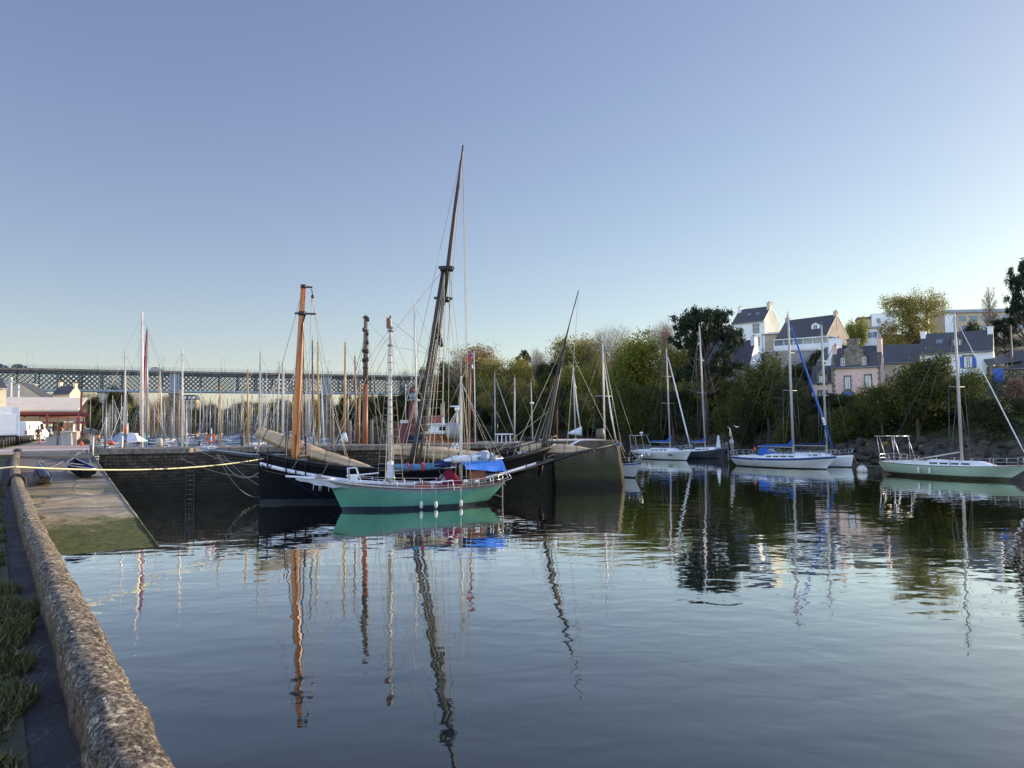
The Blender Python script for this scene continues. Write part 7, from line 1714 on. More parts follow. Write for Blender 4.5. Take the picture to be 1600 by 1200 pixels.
# flags: red ensign style cross flag on the reddish mast pair
b = MB(); p_ = atY(740.5, 548, 66); fl = empty('flag_pole', Vector((p_.x, 66, 2.4)), 0, 'pale flagpole with a red flag bearing a white and blue cross', 'flagpole'); FI = inv(fl)
b.tube([Vector((p_.x + .1, 66, 2.4)), p_], [.06, .035], 6); b.build('pole', 'white_deck', fl, FI)
def flag(par, I_, p0, w_, h_, cross, seed=0):
    b = MB(); nx, nz = 14, 10; W2 = Vector((-.92, .2, -.45)).normalized()
    def P2(a, c): return p0 + W2 * (w_ * a) + Vector((0, 0, -h_ * c)) + Vector((0, .09 * math.sin(a * 7 + seed + c * 2), .05 * math.sin(a * 5)))
    for i in range(nx):
        for j in range(nz):
            a, c = (i + .5) / nx, (j + .5) / nz; mi = 0
            if cross:
                if abs(a - .36) < .13 or abs(c - .5) < .16: mi = 1
                if abs(a - .36) < .06 or abs(c - .5) < .07: mi = 2
            b.add([P2(i / nx, j / nz), P2((i + 1) / nx, j / nz), P2((i + 1) / nx, (j + 1) / nz), P2(i / nx, (j + 1) / nz)], [(0, 1, 2, 3)], mi, True)
    return b.build('flag', ['red_flag', 'sail_white', 'navy_flag'], par, I_)
flag(fl, FI, p_ + Vector((-.03, 0, -.05)), .75, .62, True); fo = flag(fl, FI, atY(739.5, 568, 66), .25, .45, False); fo.data.materials[0] = MATS['sail_white']; fo.name = 'burgee'
f2 = empty('flag_pole', Vector((atY(735, 0, 65.8).x, 65.8, 9.2)), 0, 'small red pennant with a dark spot at the top of the reddish mast', 'flag'); F2 = inv(f2); flag(f2, F2, atY(734.5, 554, 65.8), .42, .45, False, 2); b = MB(); b.ball(atY(732.5, 555, 65.7), (.08, .05, .1), 0, 6, 4); b.build('spot', 'navy_flag', f2, F2)
# white motor cabin on the black boat near px 785
mb_ = empty('work_boat', Vector((atY(785, 0, 84).x, 84, 0)), PIER_ROT, 'dark hulled work boat with a small white open wheelhouse in front of the wood', 'boat'); BI_ = inv(mb_)
HW_ = Hull(9, 2.9, (1.9, 1.7, 2.3), .5, .6, .3, .6); HW_.mesh(.2, .15, 16, 4).build('hull', ['barge_black', 'antifoul', 'white_paint'], mb_); HW_.deck().build('deck', 'white_deck', mb_)
b = MB(); q_ = BI_ @ atY(787, 683, 84); 
for sx in (-.6, .55):
    for sy in (-.6, .6): b.beam((q_.x + sx, sy, 1.8), (q_.x + sx * .9, sy, 3.5), .1, .1)
b.box((q_.x - .8, -.8, 3.5), (q_.x + .8, .8, 3.62)); b.box((q_.x - .6, -.65, 1.8), (q_.x + .6, .65, 2.4)); b.build('wheelhouse', 'white_paint', mb_)
# pontoon piles behind the pier
pile = None
for px, yt, Y_, m_ in ((387, 672, 70, 'mast_dark'), (160, 680, 66, 'metal_grey'), (204, 679, 66, 'metal_grey'), (523, 655, 76, 'mast_grey'), (549, 656, 74, 'mast_grey'), (582, 655, 76, 'mast_grey'), (180, 650, 100, 'alu_dark'), (212, 660, 95, 'alu_dark')):
    h_ = zat(px, yt, Y_); b = MB(); b.tube([(0, 0, -1), (0, 0, h_ - .15), (0, 0, h_)], [.16, .16, .07], 9); o = b.build('mooring_pile', m_); o.location = Vector((atY(px, 0, Y_).x, Y_, 0))
    tag(o, {387: 'black timber mooring pile left of the tan foresail', 160: 'grey pontoon pile left of the covered white boat', 204: 'grey pontoon pile in front of the white tarpaulin', 523: 'grey pile left of the golden ochre mast', 549: 'grey pile between the ochre mast and the rust red mast', 582: 'grey pile right of the thick brown mast', 180: 'slim dark pile behind the covered boat', 212: 'slim dark pile behind the tallest mast'}[px], 'pile')
for px, Y_, lab in ((144, 64, 'red and white fuel hose stand beside the mossy quay edge'),):
    root = empty('life_vest_stand', Vector((atY(px, 0, Y_).x, Y_, 1.5)), 0, 'orange lifebuoy case on a white post by the mossy quay edge', 'life buoy'); b = MB(); b.tube([(0, 0, 0), (0, 0, 1.6)], .05, 6); b.build('post', 'white_paint', root); b = MB(); b.ball((0, 0, 1.75), (.14, .12, .28), 0, 9, 6); b.build('case', 'orange_plastic', root)
b = MB(); b.ball((0, 0, 0), (.34, .22, .2), 0, 9, 6); o = b.build('mooring_buoy', 'orange_plastic'); o.location = atY(173, 692, 66) ; tag(o, 'orange inflatable buoy lying on the pontoon in front of the covered boat', 'buoy')
# pontoons
for k, (p0_, p1_) in enumerate(((atY(145, 690, 70), atY(560, 690, 92)), (atY(160, 690, 110), atY(480, 690, 135)), (atY(180, 690, 175), atY(470, 690, 190)), (atY(760, 690, 118), atY(960, 690, 103)))):
    pz_ = Vector((p0_.x, p0_.y, 0)); q_ = Vector((p1_.x, p1_.y, 0)); root = empty('pontoon', pz_, 0, ('floating pontoon closest behind the pier', 'middle floating pontoon of the marina', 'far floating pontoon of the marina', 'floating pontoon below the dark wood')[k], 'pontoon'); Ip = inv(root)
    b = MB(); b.beam(pz_ + Vector((0, 0, .45)), q_ + Vector((0, 0, .45)), 2.0, .18); b.build('walkway', 'concrete_slab', root, Ip); b = MB(); b.beam(pz_ + Vector((0, 0, .15)), q_ + Vector((0, 0, .15)), 1.7, .40); b.build('float', 'metal_grey', root, Ip)

# the mass of yachts in the marina: five kinds, copied
protos = [lite('moored_yacht', 'white moored yacht among the many masts of the marina', (0, 0, 0), 0, L_, h_, mm, hm, cv, .085, 0, .05, 'yachts moored in the marina', sp_, 1.1, jb, True)
          for L_, h_, mm, hm, cv, sp_, jb in ((9, 12.5, 'alu', 'white_gel', 'cover_blue', (.5,), 'sail_white'), (10.5, 14.5, 'alu', 'white_gel', 'cover_navy', (.42, .7), None), (8, 11, 'alu_dark', 'white_gel', None, (.5,), None), (11, 13.5, 'alu', 'white_deck', 'sail_white', (.42, .7), None), (9, 12, 'mast_ochre', 'white_gel', 'cover_teal', (.5,), None))]
protos[4]['label'] = 'white marina yacht with a varnished wooden mast and teal boom cover'; protos[3]['label'] = 'large off white marina yacht with a white boom cover'; protos[2]['label'] = 'small white marina yacht with a dark grey mast and bare boom'; protos[1]['label'] = 'white marina yacht with a tall grey mast and navy boom cover'; protos[0]['label'] = 'white marina yacht with blue boom cover and furled white jib'
rr_ = random.Random(11); used_p = set(); cnt = 0
rows_ = [(115, 165, 560, 16), (132, 170, 540, 15), (150, 165, 540, 17), (172, 160, 520, 18), (195, 175, 520, 18), (220, 165, 520, 20), (262, 285, 500, 16), (285, 290, 500, 14)]
spots = []
for Y_, x0_, x1_, n_ in rows_:
    for k in range(n_):
        px = lerp(x0_, x1_, (k + rr_.uniform(.15, .85)) / n_); Yk = Y_ + rr_.uniform(-6, 6); p = atY(px, 0, Yk); 
        if abs(px - 273) < 9 and Yk > 245 or abs(px - 512) < 9 and Yk > 260: continue
        if Yk * .575 < -p.x + 3: continue
        spots.append((p.x, Yk, px, rows_.index((Y_, x0_, x1_, n_))))
ROWN = ['nearest', 'second', 'third', 'fourth', 'fifth', 'sixth', 'seventh', 'farthest']
for (x, y, px_, rw_) in spots:
    k = rr_.choice((0, 1, 2, 2, 2, 3, 3, 3, 4)); src_ = protos[k]
    if k not in used_p: used_p.add(k); o = src_
    else: o = copy_tree(src_)
    zn_ = 'left of the tall white mast' if px_ < 222 else 'left of the bridge pillar' if px_ < 273 else 'right of the bridge pillar' if px_ < 330 else 'right of the life ring' if px_ < 400 else 'left of the orange foremast' if px_ < 462 else 'right of the orange foremast'
    o['label'] = ('blue covered white', 'grey masted navy covered', 'small bare boomed', 'off white covered', 'varnished mast')[k] + ' yacht in the %s marina row %s' % (ROWN[rw_], zn_)
    o.location = (x, y, 0); o.rotation_euler.z = rr_.choice((1.2, -1.9)) + rr_.uniform(-.25, .25); s_ = rr_.uniform(.78, 1.12); o.scale = (s_, s_, s_ * rr_.uniform(.8, 1.1))

# ------------------------------------------------------------------ trees
def crown_mesh(kind, seed, Rr, Hc, n_leaf, leaf, m, squash=1.0, gap=.45, nclump=70):
    """leaf cards in clumps on a branching frame; returns (leaf verts, limb paths). Crown centred on origin, radius Rr, height Hc"""
    rng = np.random.default_rng(seed); limbs = []; C = []
    lobes = [(np.array([math.cos(a) * rr, math.sin(a) * rr, z]), s) for a, rr, z, s in [(rng.uniform(0, 6.28), rng.uniform(.15, .62), rng.uniform(-.55, .6), rng.uniform(.28, .5)) for _ in range(9)]] + [(np.array([0, 0, .35]), .5)]
    for k in range(nclump):
        c, s = lobes[rng.integers(len(lobes))]; d = rng.normal(size=3); d /= np.linalg.norm(d); q = c + d * s * rng.uniform(.55, 1.0)
        q = q * np.array([Rr, Rr, Hc / 2]); C.append(q)
    C = np.array(C)
    return C, lobes
def leaves(C, rng, n, leaf, spread, flat=1.0, up=0.0):
    idx = rng.integers(len(C), size=n); P = C[idx] + rng.normal(size=(n, 3)) * spread * np.array([1, 1, flat])
    N = rng.normal(size=(n, 3)); N[:, 2] += up; N /= np.linalg.norm(N, axis=1)[:, None]
    A = np.cross(N, rng.normal(size=(n, 3))); A /= np.linalg.norm(A, axis=1)[:, None]; B = np.cross(N, A)
    s = leaf * rng.uniform(.6, 1.35, size=(n, 1)); A = A * s; B = B * s * .55
    return np.stack([P - A, P + B * .9, P + A, P - B * .9], 1).reshape(-1, 3)
def limbs_mesh(name, m, parent, H, Rr, Hc, base_r, C, seed, n_main=7, lean=(0, 0), trunk_frac=.45, vis=1.0):
    rng = random.Random(seed); b = MB(); top = Vector((lean[0], lean[1], H - Hc * .45)); fork = Vector((lean[0] * .4, lean[1] * .4, (H - Hc) + Hc * .12))
    b.tube([Vector((0, 0, -1.5)), Vector((0, 0, .6)), fork * .5 + Vector((rng.uniform(-.2, .2), 0, 0)), fork], [base_r * 1.4, base_r, base_r * .85, base_r * .7], 8)
    cz = H - Hc / 2; sel = [C[rng.randrange(len(C))] for _ in range(n_main)]
    for q in sel:
        e = Vector(q) * .8 + Vector((0, 0, cz)); mid = fork.lerp(e, .5) + Vector((rng.uniform(-.6, .6), rng.uniform(-.6, .6), rng.uniform(0, .8)))
        b.tube([fork - Vector((0, 0, .3)), mid, e], [base_r * .5, base_r * .3, base_r * .1], 5)
        for _ in range(4):
            s_ = mid.lerp(e, rng.uniform(0, .8)); t_ = Vector(C[min(range(0, len(C), 3), key=lambda i: (Vector(C[i]) + Vector((0, 0, cz)) - s_).length * rng.uniform(.6, 1.6))]) * 1.02 + Vector((0, 0, cz))
            b.tube([s_, s_.lerp(t_, .5) + Vector((rng.uniform(-.4, .4), rng.uniform(-.4, .4), .2)), t_], [base_r * .2, base_r * .12, base_r * .03], 4)
    return b.build(name, m, parent)
def make_tree(kind, seed, name='tree'):
    """unit prototypes about 12 m tall; scaled when placed"""
    rng = np.random.default_rng(seed); root = bpy.data.objects.new(name, None); COL.objects.link(root)
    if kind in ('olive', 'spring', 'green', 'bronze', 'dark', 'yellow'):
        H, Rr, Hc = 12.0, 4.6, 9.6; C, _ = crown_mesh(kind, seed, Rr, Hc, 0, 0, None, nclump=120); cz = H - Hc / 2
        n = {'olive': 9000, 'spring': 11000, 'green': 13000, 'bronze': 7500, 'dark': 14000, 'yellow': 9000}[kind]; lf = {'olive': .15, 'bronze': .13, 'dark': .19}.get(kind, .17)
        V = leaves(C, rng, n, lf, .50); V2 = leaves(C * .82, rng, n // 4, lf, .9); V = np.concatenate([V, V2]) + [0, 0, cz]
        qmesh('crown', V, 4, 'leaf_' + kind, root); limbs_mesh('trunk', 'bark', root, H, Rr, Hc, .26, C, seed)
    elif kind == 'spread':
        H, Rr, Hc = 12.0, 6.2, 11.4; C, _ = crown_mesh(kind, seed, Rr, Hc, 0, 0, None, nclump=330); C[:, 2] = np.maximum(C[:, 2], -4.9); cz = H - Hc / 2
        V = leaves(C, rng, 21000, .12, .38) + [0, 0, cz]; qmesh('crown', V, 4, 'leaf_olive', root); limbs_mesh('trunk', 'bark', root, H, Rr, Hc, .32, C, seed, 20)
    elif kind in ('bare', 'barered'):
        H, Rr, Hc = 12.0, 4.8, 8.8; C, _ = crown_mesh(kind, seed, Rr, Hc, 0, 0, None, nclump=150); cz = H - Hc / 2
        limbs_mesh('trunk', 'bark_pale' if kind == 'bare' else 'bark', root, H, Rr, Hc, .24, C, seed, 14)
        n = 7500 if kind == 'bare' else 12000; idx = rng.integers(len(C), size=n); P = C[idx] + rng.normal(size=(n, 3)) * .55; D = P / (np.linalg.norm(P, axis=1)[:, None] + .1) + rng.normal(size=(n, 3)) * .55; D[:, 2] += .35; D /= np.linalg.norm(D, axis=1)[:, None]
        S = np.cross(D, rng.normal(size=(n, 3))); S /= np.linalg.norm(S, axis=1)[:, None]; Ln = rng.uniform(.35, .9, size=(n, 1)); w_ = .013
        V = np.stack([P - S * w_, P + S * w_, P + D * Ln + S * w_ * .3, P + D * Ln - S * w_ * .3], 1).reshape(-1, 3) + [0, 0, cz]
        qmesh('crown', V, 4, 'twig_brown' if kind == 'bare' else 'twig_red', root)
    elif kind == 'pine':
        H = 12.0; C = []; b = MB(); rnd = random.Random(seed)
        tr = [Vector((0, 0, -1.5)), Vector((.1, 0, 2.5)), Vector((-.15, 0, 5.0)), Vector((.1, .1, 7.5)), Vector((.3, 0, 10.4))]; b.tube(tr, [.36, .28, .24, .16, .06], 8)
        for k in range(50):
            z = rnd.uniform(5.6, 11.3); a = rnd.uniform(0, 6.28); prof_r = 4.9 * max(.12, 1 - ((z - 7.4) / 4.5) ** 2) ** .5 * rnd.uniform(.4, 1.0)
            s0 = Vector((0, 0, max(3.9, z - 2.2 - prof_r * .15))); e = Vector((math.cos(a) * prof_r, math.sin(a) * prof_r, z)); md = s0.lerp(e, .55) + Vector((0, 0, -.4)); b.tube([s0, md, e], [.13, .08, .025], 5)
            for _ in range(4): C.append((np.array(e) + np.array([rnd.gauss(0, .6), rnd.gauss(0, .6), rnd.gauss(.1, .25)]), rnd.uniform(.5, .85)))
        b.build('trunk', 'bark', root); Vs = []
        for c, s in C: Vs.append(leaves(np.array([c]), rng, 150, .13, s * .42, .6, .6))
        qmesh('crown', np.concatenate(Vs), 4, 'leaf_pine', root)
    elif kind == 'poplar':
        H = 12.0; b = MB(); rnd = random.Random(seed); b.tube([Vector((0, 0, -1)), Vector((0, 0, 6)), Vector((0, 0, 12))], [.2, .12, .02], 6); P = []
        for k in range(46):
            z = rnd.uniform(2, 10.8); a = rnd.uniform(0, 6.28); r_ = 1.35 * math.sin(math.pi * (z - 1) / 12) + .2; s0 = Vector((0, 0, z - .9)); e = Vector((math.cos(a) * r_ * .75, math.sin(a) * r_ * .75, z + 1.2)); b.tube([s0, e], [.05, .012], 4); P += [np.array(s0.lerp(e, f)) for f in (.3, .5, .7, .9, 1)]
        b.build('trunk', 'bark_pale', root); P = np.array(P); n = 3800; idx = rng.integers(len(P), size=n); Q = P[idx] + rng.normal(size=(n, 3)) * .12; D = rng.normal(size=(n, 3)) * .35 + [0, 0, 1]; D /= np.linalg.norm(D, axis=1)[:, None]; S = np.cross(D, rng.normal(size=(n, 3))); S /= np.linalg.norm(S, axis=1)[:, None]
        qmesh('crown', np.stack([Q - S * .012, Q + S * .012, Q + D * .6 + S * .004, Q + D * .6 - S * .004], 1).reshape(-1, 3), 4, 'twig_brown', root)
    elif kind in ('bush', 'bushdark', 'bushbrown'):
        H, Rr, Hc = 6.0, 4.0, 5.8; C, _ = crown_mesh(kind, seed, Rr, Hc, 0, 0, None, nclump=130); cz = H - Hc / 2
        V = leaves(C, rng, 12500, .15, .42) + [0, 0, cz]; qmesh('crown', V, 4, {'bush': 'leaf_green', 'bushdark': 'leaf_dark', 'bushbrown': 'twig_red'}[kind], root); limbs_mesh('trunk', 'bark', root, H, Rr, Hc, .16, C, seed, 8)
    return root
PROT = {}
def proto(kind, v):
    if (kind, v) not in PROT: PROT[(kind, v)] = [make_tree(kind, 100 + v * 17 + sum(map(ord, kind)), {'bush': 'bush', 'bushdark': 'bush', 'bushbrown': 'bush', 'pine': 'pine_tree', 'poplar': 'poplar_tree'}.get(kind, 'tree')), False]
    return PROT[(kind, v)]
BASEH = {'bush': 6.0, 'bushdark': 6.0, 'bushbrown': 6.0}
BASER = {'pine': 5.3, 'poplar': 1.5, 'bush': 4.0, 'bushdark': 4.0, 'bushbrown': 4.0, 'spread': 6.4}
TREES = []
def tree_at(px, ytop, Y, rpx, kind, label, grp=None, v=None, cat='tree', zbase=None, rot=None):
    top = atY(px, ytop, Y); x = top.x; zg = ground(x, Y) if zbase is None else zbase; h = max(top.z - zg, 2.0)
    v = (len(TREES) % (3 if kind in ('olive', 'green', 'dark', 'bush', 'bushdark') else 2)) if v is None else v
    pr = proto(kind, v); o = pr[0] if not pr[1] else copy_tree(pr[0]); pr[1] = True
    sr = (rpx / F_PX * Y) / BASER.get(kind, 5.0); hs = (h + .2) / BASEH.get(kind, 12.0)
    if kind not in ('pine', 'poplar', 'bare', 'barered', 'spread', 'yellow'): sr = max(sr, hs * (.62 if kind not in BASEH else .6))
    o.location = (x, Y, zg - .2); o.scale = (sr, sr, (h + .2) / BASEH.get(kind, 12.0)); o.rotation_euler.z = random.uniform(0, 6.28) if rot is None else rot
    tag(o, label, cat, grp); TREES.append(o); return o
T = tree_at
# landmarks
T(1100, 479, 133, 62, 'pine', 'big dark umbrella pine standing above the bank right of centre', v=0)
T(1060, 528, 160, 34, 'olive', 'thin twiggy olive tree below the left side of the big pine')
T(1050, 600, 140, 45, 'dark', 'dark ivy covered tree at the foot of the big pine')
T(1433, 452, 140, 72, 'spread', 'broad spreading spring tree on the skyline above the slate roofs', v=0)
T(1545, 450, 192, 13, 'poplar', 'bare upright poplar in front of the apartment block')
T(1600, 402, 118, 27, 'pine', 'tall dark pine cut by the right edge of the photo', v=1)
T(1568, 497, 128, 26, 'pine', 'lower dark pine right of the apartment block', v=0)
T(1520, 505, 150, 20, 'bushdark', 'dark evergreen shrub behind the slate roof of the shuttered house', cat='bush')
T(1335, 494, 178, 24, 'spring', 'fresh green tree right of the large beige gable')
T(1285, 545, 146, 26, 'bushdark', 'dark evergreen bush on the terrace beside the white slate gable', cat='bush')
T(1317, 545, 150, 12, 'bushdark', 'small dark shrub below the beige gable', cat='bush')
T(1197, 545, 112, 54, 'green', 'big round green tree on the bank left of the blue furled jib', v=0)
T(1235, 585, 104, 36, 'dark', 'dark leafy tree directly behind the blue furled jib')
T(1160, 605, 118, 34, 'green', 'green tree at the bank below the steep dark roof')
T(1430, 553, 88, 66, 'green', 'large green tree on the bank left of the mint sloop mast', v=1)
T(1375, 590, 92, 44, 'green', 'green tree hiding the lower right of the pink house', v=2)
T(1500, 575, 84, 52, 'green', 'light green leafy tree behind the mint sloop mast', v=0)
T(1545, 612, 78, 42, 'dark', 'dark tree at the bank right of the mint sloop mast')
T(1592, 590, 84, 26, 'bushbrown', 'brown bare hedge bush at the right edge below the shed', cat='bush')
T(1118, 560, 140, 20, 'yellow', 'yellow flowering shrub tree right of the pine trunk')
T(1085, 545, 158, 18, 'bronze', 'bronze twiggy tree left of the pine trunk')
T(950, 511, 186, 50, 'bare', 'bare spreading tree on the skyline left of the pine')
T(905, 514, 192, 58, 'olive', 'tall pale olive tree on the skyline right of the leaning mast')
T(1028, 503, 200, 28, 'barered', 'reddish brown bare tree rounded on the skyline beside the pine')
T(1000, 517, 168, 60, 'spring', 'tall yellow green tree left of the pine')
T(745, 536, 212, 60, 'bronze', 'large bronze budding tree on the skyline above the flags', v=0)
T(772, 551, 205, 50, 'olive', 'olive green crown right of the flags')
T(716, 546, 222, 26, 'bare', 'bare pale tree at the left shoulder of the skyline wood')
T(696, 566, 230, 14, 'bushdark', 'small dark tree at the right end of the bridge', cat='tree')
T(808, 553, 206, 40, 'olive', 'rounded olive tree between the flags and the leaning mast')
T(818, 545, 225, 13, 'pine', 'odd dark conifer head on the skyline left of the leaning mast', v=1)
T(868, 556, 200, 34, 'dark', 'dark evergreen on the skyline right of the leaning mast', v=1)
T(850, 560, 205, 18, 'dark', 'smaller dark evergreen close left of the leaning mast top')
for px, yt in ((836, 545), (856, 546), (884, 552)): T(px, yt, 235, 20, 'bare', '%s of three thin bare trees on the skyline behind the leaning mast' % {836: 'left', 856: 'middle', 884: 'right'}[px], 'thin bare skyline trees')
T(632, 573, 335, 16, 'bare', 'bare tree top showing over the right part of the bridge')
T(664, 574, 338, 15, 'green', 'small green tree top showing over the right part of the bridge')
T(1112, 562, 136, 34, 'olive', 'olive tree covering the left end of the steep roofed white house')
T(1148, 582, 130, 28, 'green', 'green tree below the steep roofed white house')
T(1160, 622, 112, 22, 'dark', 'dark tree partly hiding the small white cottage end')
# the wooded bank, row by row (px, ytop, Y, r, kind)
rnd = random.Random(4)
def bank(x0, x1, n, yt0, yt1, Y0, Y1, r, kinds, lab, grp):
    for k in range(n):
        a = (k + rnd.uniform(.2, .8)) / n; px = lerp(x0, x1, a); Y = lerp(Y0, Y1, a) + rnd.uniform(-4, 4); kd = rnd.choice(kinds)
        T(px, lerp(yt0, yt1, a) + rnd.uniform(-12, 12), Y, r * rnd.uniform(.8, 1.25), kd, '%s: %s %s' % (ORD[k] + ' from left', {'dark': 'dark green', 'olive': 'olive', 'green': 'mid green', 'bushdark': 'dark bushy', 'bush': 'green bushy', 'spring': 'bright green', 'bronze': 'bronze', 'bare': 'bare'}[kd], lab), grp, cat='bush' if 'bush' in kd else 'tree')
bank(590, 700, 7, 612, 590, 252, 228, 24, ['dark', 'dark', 'green'], 'tree in the shaded wood behind the lightship', 'shaded wood behind the lightship')
bank(600, 720, 8, 632, 620, 232, 212, 22, ['dark'], 'tree in the front row of the wood behind the lightship', 'front row behind the lightship')
bank(700, 890, 11, 600, 590, 206, 184, 26, ['green', 'olive', 'green', 'dark'], 'tree in the shaded middle of the wooded bank', 'middle trees of the wooded bank')
bank(720, 900, 11, 632, 622, 190, 172, 23, ['dark', 'green', 'dark'], 'tree low on the wooded bank', 'lower trees of the wooded bank')
bank(715, 960, 13, 656, 650, 183, 160, 18, ['bushdark', 'dark'], 'bush along the waterline of the wood', 'bushes along the waterline')
bank(880, 1060, 8, 560, 556, 182, 160, 34, ['olive', 'spring', 'olive'], 'tree in the middle of the wood left of the pine', 'middle trees left of the pine')
bank(885, 1110, 11, 602, 598, 166, 140, 30, ['green', 'olive', 'green'], 'tree low on the bank behind the grey masts', 'lower trees behind the grey masts')
bank(925, 1150, 12, 640, 638, 162, 129, 24, ['bushdark', 'dark', 'bush'], 'bush along the rocks behind the white sloop', 'bushes on the rocks')
bank(1135, 1330, 10, 640, 664, 128, 106, 28, ['bush', 'bushdark', 'bush'], 'bush on the bank behind the blue striped sloop', 'bushes behind the blue striped sloop')
bank(1300, 1600, 12, 640, 645, 101, 83, 32, ['bush', 'bushdark', 'bushdark'], 'bush on the bank behind the mint sloop', 'bushes behind the mint sloop')
bank(1225, 1345, 6, 640, 656, 106, 99, 20, ['bush', 'bushdark'], 'garden bush in front of the pink house', 'garden bushes')
bank(1120, 1180, 3, 590, 590, 132, 124, 24, ['green', 'dark'], 'tree in front of the white cottage end', 'trees by the cottage')
bank(1225, 1300, 3, 560, 575, 132, 128, 22, ['dark', 'green'], 'tree below the terrace wall', 'trees below the terrace')
bank(1480, 1600, 4, 560, 560, 122, 122, 20, ['bushdark', 'dark'], 'shrub behind the lean-to', 'shrubs behind the lean-to')
for k_, (px_, w_) in enumerate(((288, 'left'), (303, 'middle'), (317, 'right'))): T(px_, 633, 402, 17, 'green', '%s of three green trees screening the foot of the mansion' % w_)
# left shore below the bridge
bank(100, 200, 8, 614, 612, 270, 274, 20, ['dark', 'bronze', 'green'], 'tree on the slope under the left end of the bridge', 'slope trees under the bridge')
bank(105, 215, 8, 640, 640, 252, 262, 18, ['spring', 'green', 'olive'], 'tree low under the left end of the bridge', 'low green trees under the bridge')
bank(185, 268, 8, 616, 622, 285, 310, 22, ['bronze', 'olive', 'bare'], 'budding tree left of the bridge pillar', 'budding trees by the bridge pillar')
bank(60, 110, 3, 610, 608, 262, 262, 18, ['green', 'dark'], 'tree behind the market roof', 'trees behind the market')
bank(278, 590, 20, 640, 630, 520, 460, 26, ['spring', 'green', 'olive', 'bare'], 'distant tree across the basin beyond the marina', 'distant trees beyond the marina')
bank(278, 350, 7, 632, 634, 415, 405, 16, ['spring', 'green', 'bare'], 'tree below the distant mansion', 'trees by the mansion')
bank(322, 600, 20, 634, 616, 430, 330, 24, ['dark', 'green', 'olive'], 'distant tree behind the marina masts', 'dark trees behind the marina')
bank(520, 600, 7, 628, 614, 290, 262, 22, ['dark', 'dark', 'green'], 'tree behind the right bridge pillar', 'trees by the right bridge pillar')
for k_ in list(PROT):
    if not PROT[k_][1]:
        for ch in list(PROT[k_][0].children): bpy.data.objects.remove(ch)
        bpy.data.objects.remove(PROT[k_][0])
# undergrowth along the banks
rng = np.random.default_rng(21); V = []; V2 = []; tries = 0
def undergrowth(n, x0, x1, y0, y1, dmin, dmax, leaf):
    out = []
    while len(out) < n:
        x, y = rng.uniform(x0, x1), rng.uniform(y0, y1); d = pdist(x, y, POLY_R, len(SR))
        if dmin < d < dmax and (mnoise.noise(Vector((x * .25, y * .25, 4))) > -.25 or d > 6): out.append((x, y, ground(x, y) + rng.uniform(0, 1.0) * (.4 + .6 * abs(mnoise.noise(Vector((x * .3, y * .3, 0))))) * 1.6))
    return np.array(out)
Cc = np.concatenate([undergrowth(3000, 25, 95, 55, 155, 4.8, 32, .15), undergrowth(1500, -80, 40, 140, 290, 2.0, 30, .2)])
V = leaves(Cc, rng, 62000, .17, .55)
tag(qmesh('undergrowth', V, 4, 'leaf_dark'), 'dense brambles and ivy covering the river bank', 'undergrowth', kind='stuff')
# rocks along the waterline
b = MB(); rk = random.Random(8)
def rock(p, r, mi):
    sd = rk.random() * 50; M = Matrix.Rotation(rk.uniform(0, 6.28), 3, 'Z') @ Matrix.Diagonal((rk.uniform(.8, 1.5), rk.uniform(.7, 1.1), rk.uniform(.5, .9))); rings = []
    for j in range(5):
        th = .15 + (math.pi - .3) * j / 4; rings.append([p + M @ (Vector((math.sin(th) * math.cos(2 * math.pi * k / 7), math.sin(th) * math.sin(2 * math.pi * k / 7), -math.cos(th))) * r * (1 + .45 * mnoise.noise(Vector((k * .9 + sd, j * .9, sd))))) for k in range(7)])
    b.loft(rings, mi, True, False, True)
pts_ = SR[2:13]; 
for (xa, ya), (xb, yb) in zip(pts_, pts_[1:]):
    ln = math.hypot(xb - xa, yb - ya); nx, ny = (yb - ya) / ln, -(xb - xa) / ln
    for k in range(int(ln * (7 if ya < 125 else 2.5))):
        a = rk.random(); off = rk.uniform(-.4, 5.0 if ya < 130 else 3.5); x, y = lerp(xa, xb, a) + nx * off, lerp(ya, yb, a) + ny * off; zz = .15 + off * .42 + rk.uniform(-.1, .25); r = rk.uniform(.3, .75) * (1 if ya < 130 else 1.5); rock(Vector((x, y, zz)), r, 1 if (rk.random() < .10 and off > 3.0) else 0)
o = b.build('rocks', ['rock_mat', 'rock_ochre']); tag(o, 'dark tumbled rocks lining the river bank', 'rocks', kind='stuff')
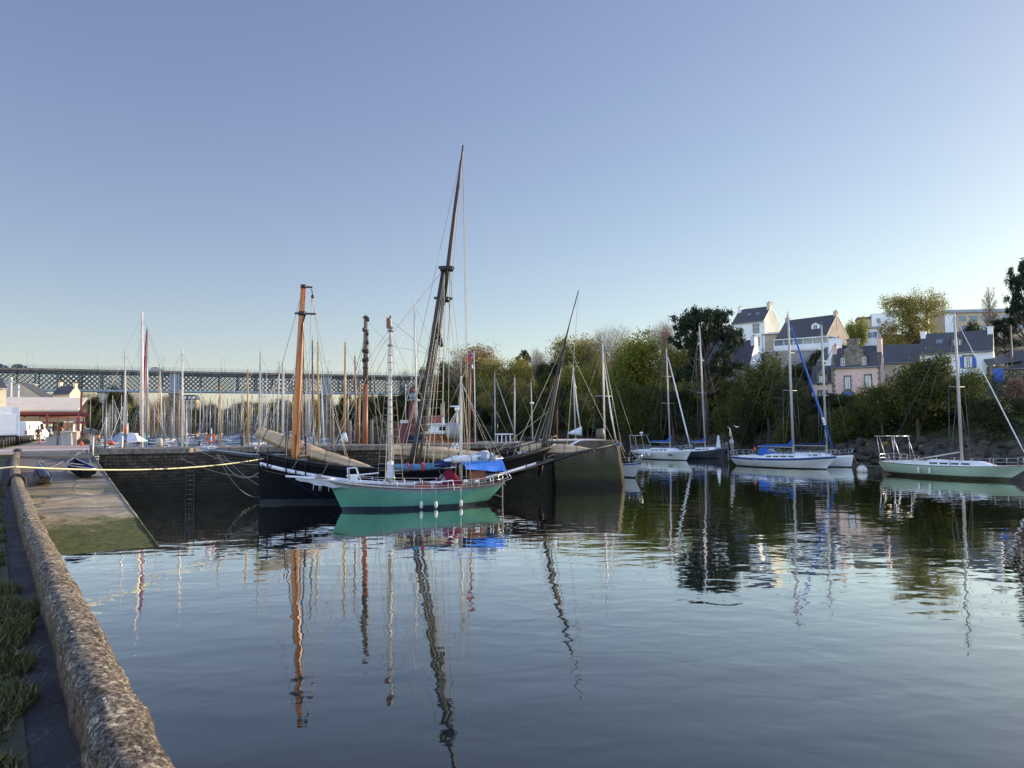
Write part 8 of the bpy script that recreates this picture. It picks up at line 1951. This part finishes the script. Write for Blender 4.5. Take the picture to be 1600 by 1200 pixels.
# stone wall and slab at the bank by the white sloop, sheds on the lawn at right
p = atZ(985, 697, 0); sw = empty('river_wall', Vector((p.x + 1, p.y, 0)), R(-20), 'old grey stone river wall by the water left of the white sloop', 'wall'); gbox('stonework', sw, -4.5, 4.5, -.6, 1.5, -1, 3.9, 'pier_stone'); gbox('cap', sw, -4.6, 4.6, -.75, 1.55, 3.91, 4.15, 'coping')
p = atY(1588, 634, 86); sh_ = empty('garden_sheds', Vector((p.x + .5, 86, ground(p.x, 86) - .3)), R(-25), 'small grey concrete garden sheds above the lawn at the right edge', 'shed'); gbox('wall', sh_, -2.6, 2.6, -1.2, 1.2, -1, 2.2, 'concrete'); gbox('door', sh_, -1.6, -.7, -1.26, -1.21, 0, 1.8, 'metal_grey'); gbox('roof', sh_, -2.8, 2.8, -1.4, 1.4, 2.21, 2.35, 'concrete_slab'); gbox('panel', sh_, .2, 1.6, -1.26, -1.21, 0, 1.9, 'concrete_slab')
b = MB(); q = [Vector((x_, y_, ground(x_, y_) + .35)) for x_, y_ in ((p.x - 5, 78), (p.x + 6, 77), (p.x + 10, 84), (p.x - 3, 84.5))]; b.add(q, [(0, 1, 2, 3)]); struct(b.build('lawn', 'lawn_mat'))
# utility pole, seagulls, distant quay clutter
p = atY(1583, 600, 106); root = empty('utility_pole', Vector((p.x, 106, p.z - 1)), 0, 'grey wooden utility pole beside the blue lean-to door', 'utility pole'); b = MB(); b.tube([(0, 0, -2), (0, 0, zat(1583, 508, 106) - p.z + 1)], [.16, .11], 8); b.build('pole', 'mast_grey', root)
b = MB(); q0 = Vector((0, 0, zat(1583, 511, 106) - p.z + 1)); b.box(q0 + Vector((-.5, -.04, -.04)), q0 + Vector((.5, .04, .04))); b.build('crossarm', 'mast_grey', root)
root = empty('seagull', atY(1597, 404, 60), .3, 'gull gliding in the sky at the right edge', 'gull')
b = MB(); b.ball((0, 0, 0), (.22, .06, .06), 0, 8, 5); b.loft([[Vector((.08, 0, .02)), Vector((.03, .28, .10)), Vector((-.08, .62, .02))], [Vector((-.06, 0, .02)), Vector((-.08, .28, .08)), Vector((-.10, .62, .02))]], 0); b.loft([[Vector((.08, 0, .02)), Vector((.03, -.28, .10)), Vector((-.08, -.62, .02))], [Vector((-.06, 0, .02)), Vector((-.08, -.28, .08)), Vector((-.10, -.62, .02))]], 0); b.add([(-.18, .04, 0), (-.32, .06, 0), (-.32, -.06, 0), (-.18, -.04, 0)], [(0, 1, 2, 3)]); b.build('body', 'metal_grey', root)
root = empty('seagull', atY(1152, 667, 75), .3, 'tiny white gull flying low before the trees left of the blue sprayhood', 'gull'); b = MB(); b.ball((0, 0, 0), (.2, .07, .07), 0, 8, 5); b.loft([[Vector((.05, -.5, .12)), Vector((.08, 0, .0)), Vector((.05, .5, .12))], [Vector((-.08, -.5, .10)), Vector((-.08, 0, .0)), Vector((-.08, .5, .10))]], 0); b.build('body', 'white_gel', root)
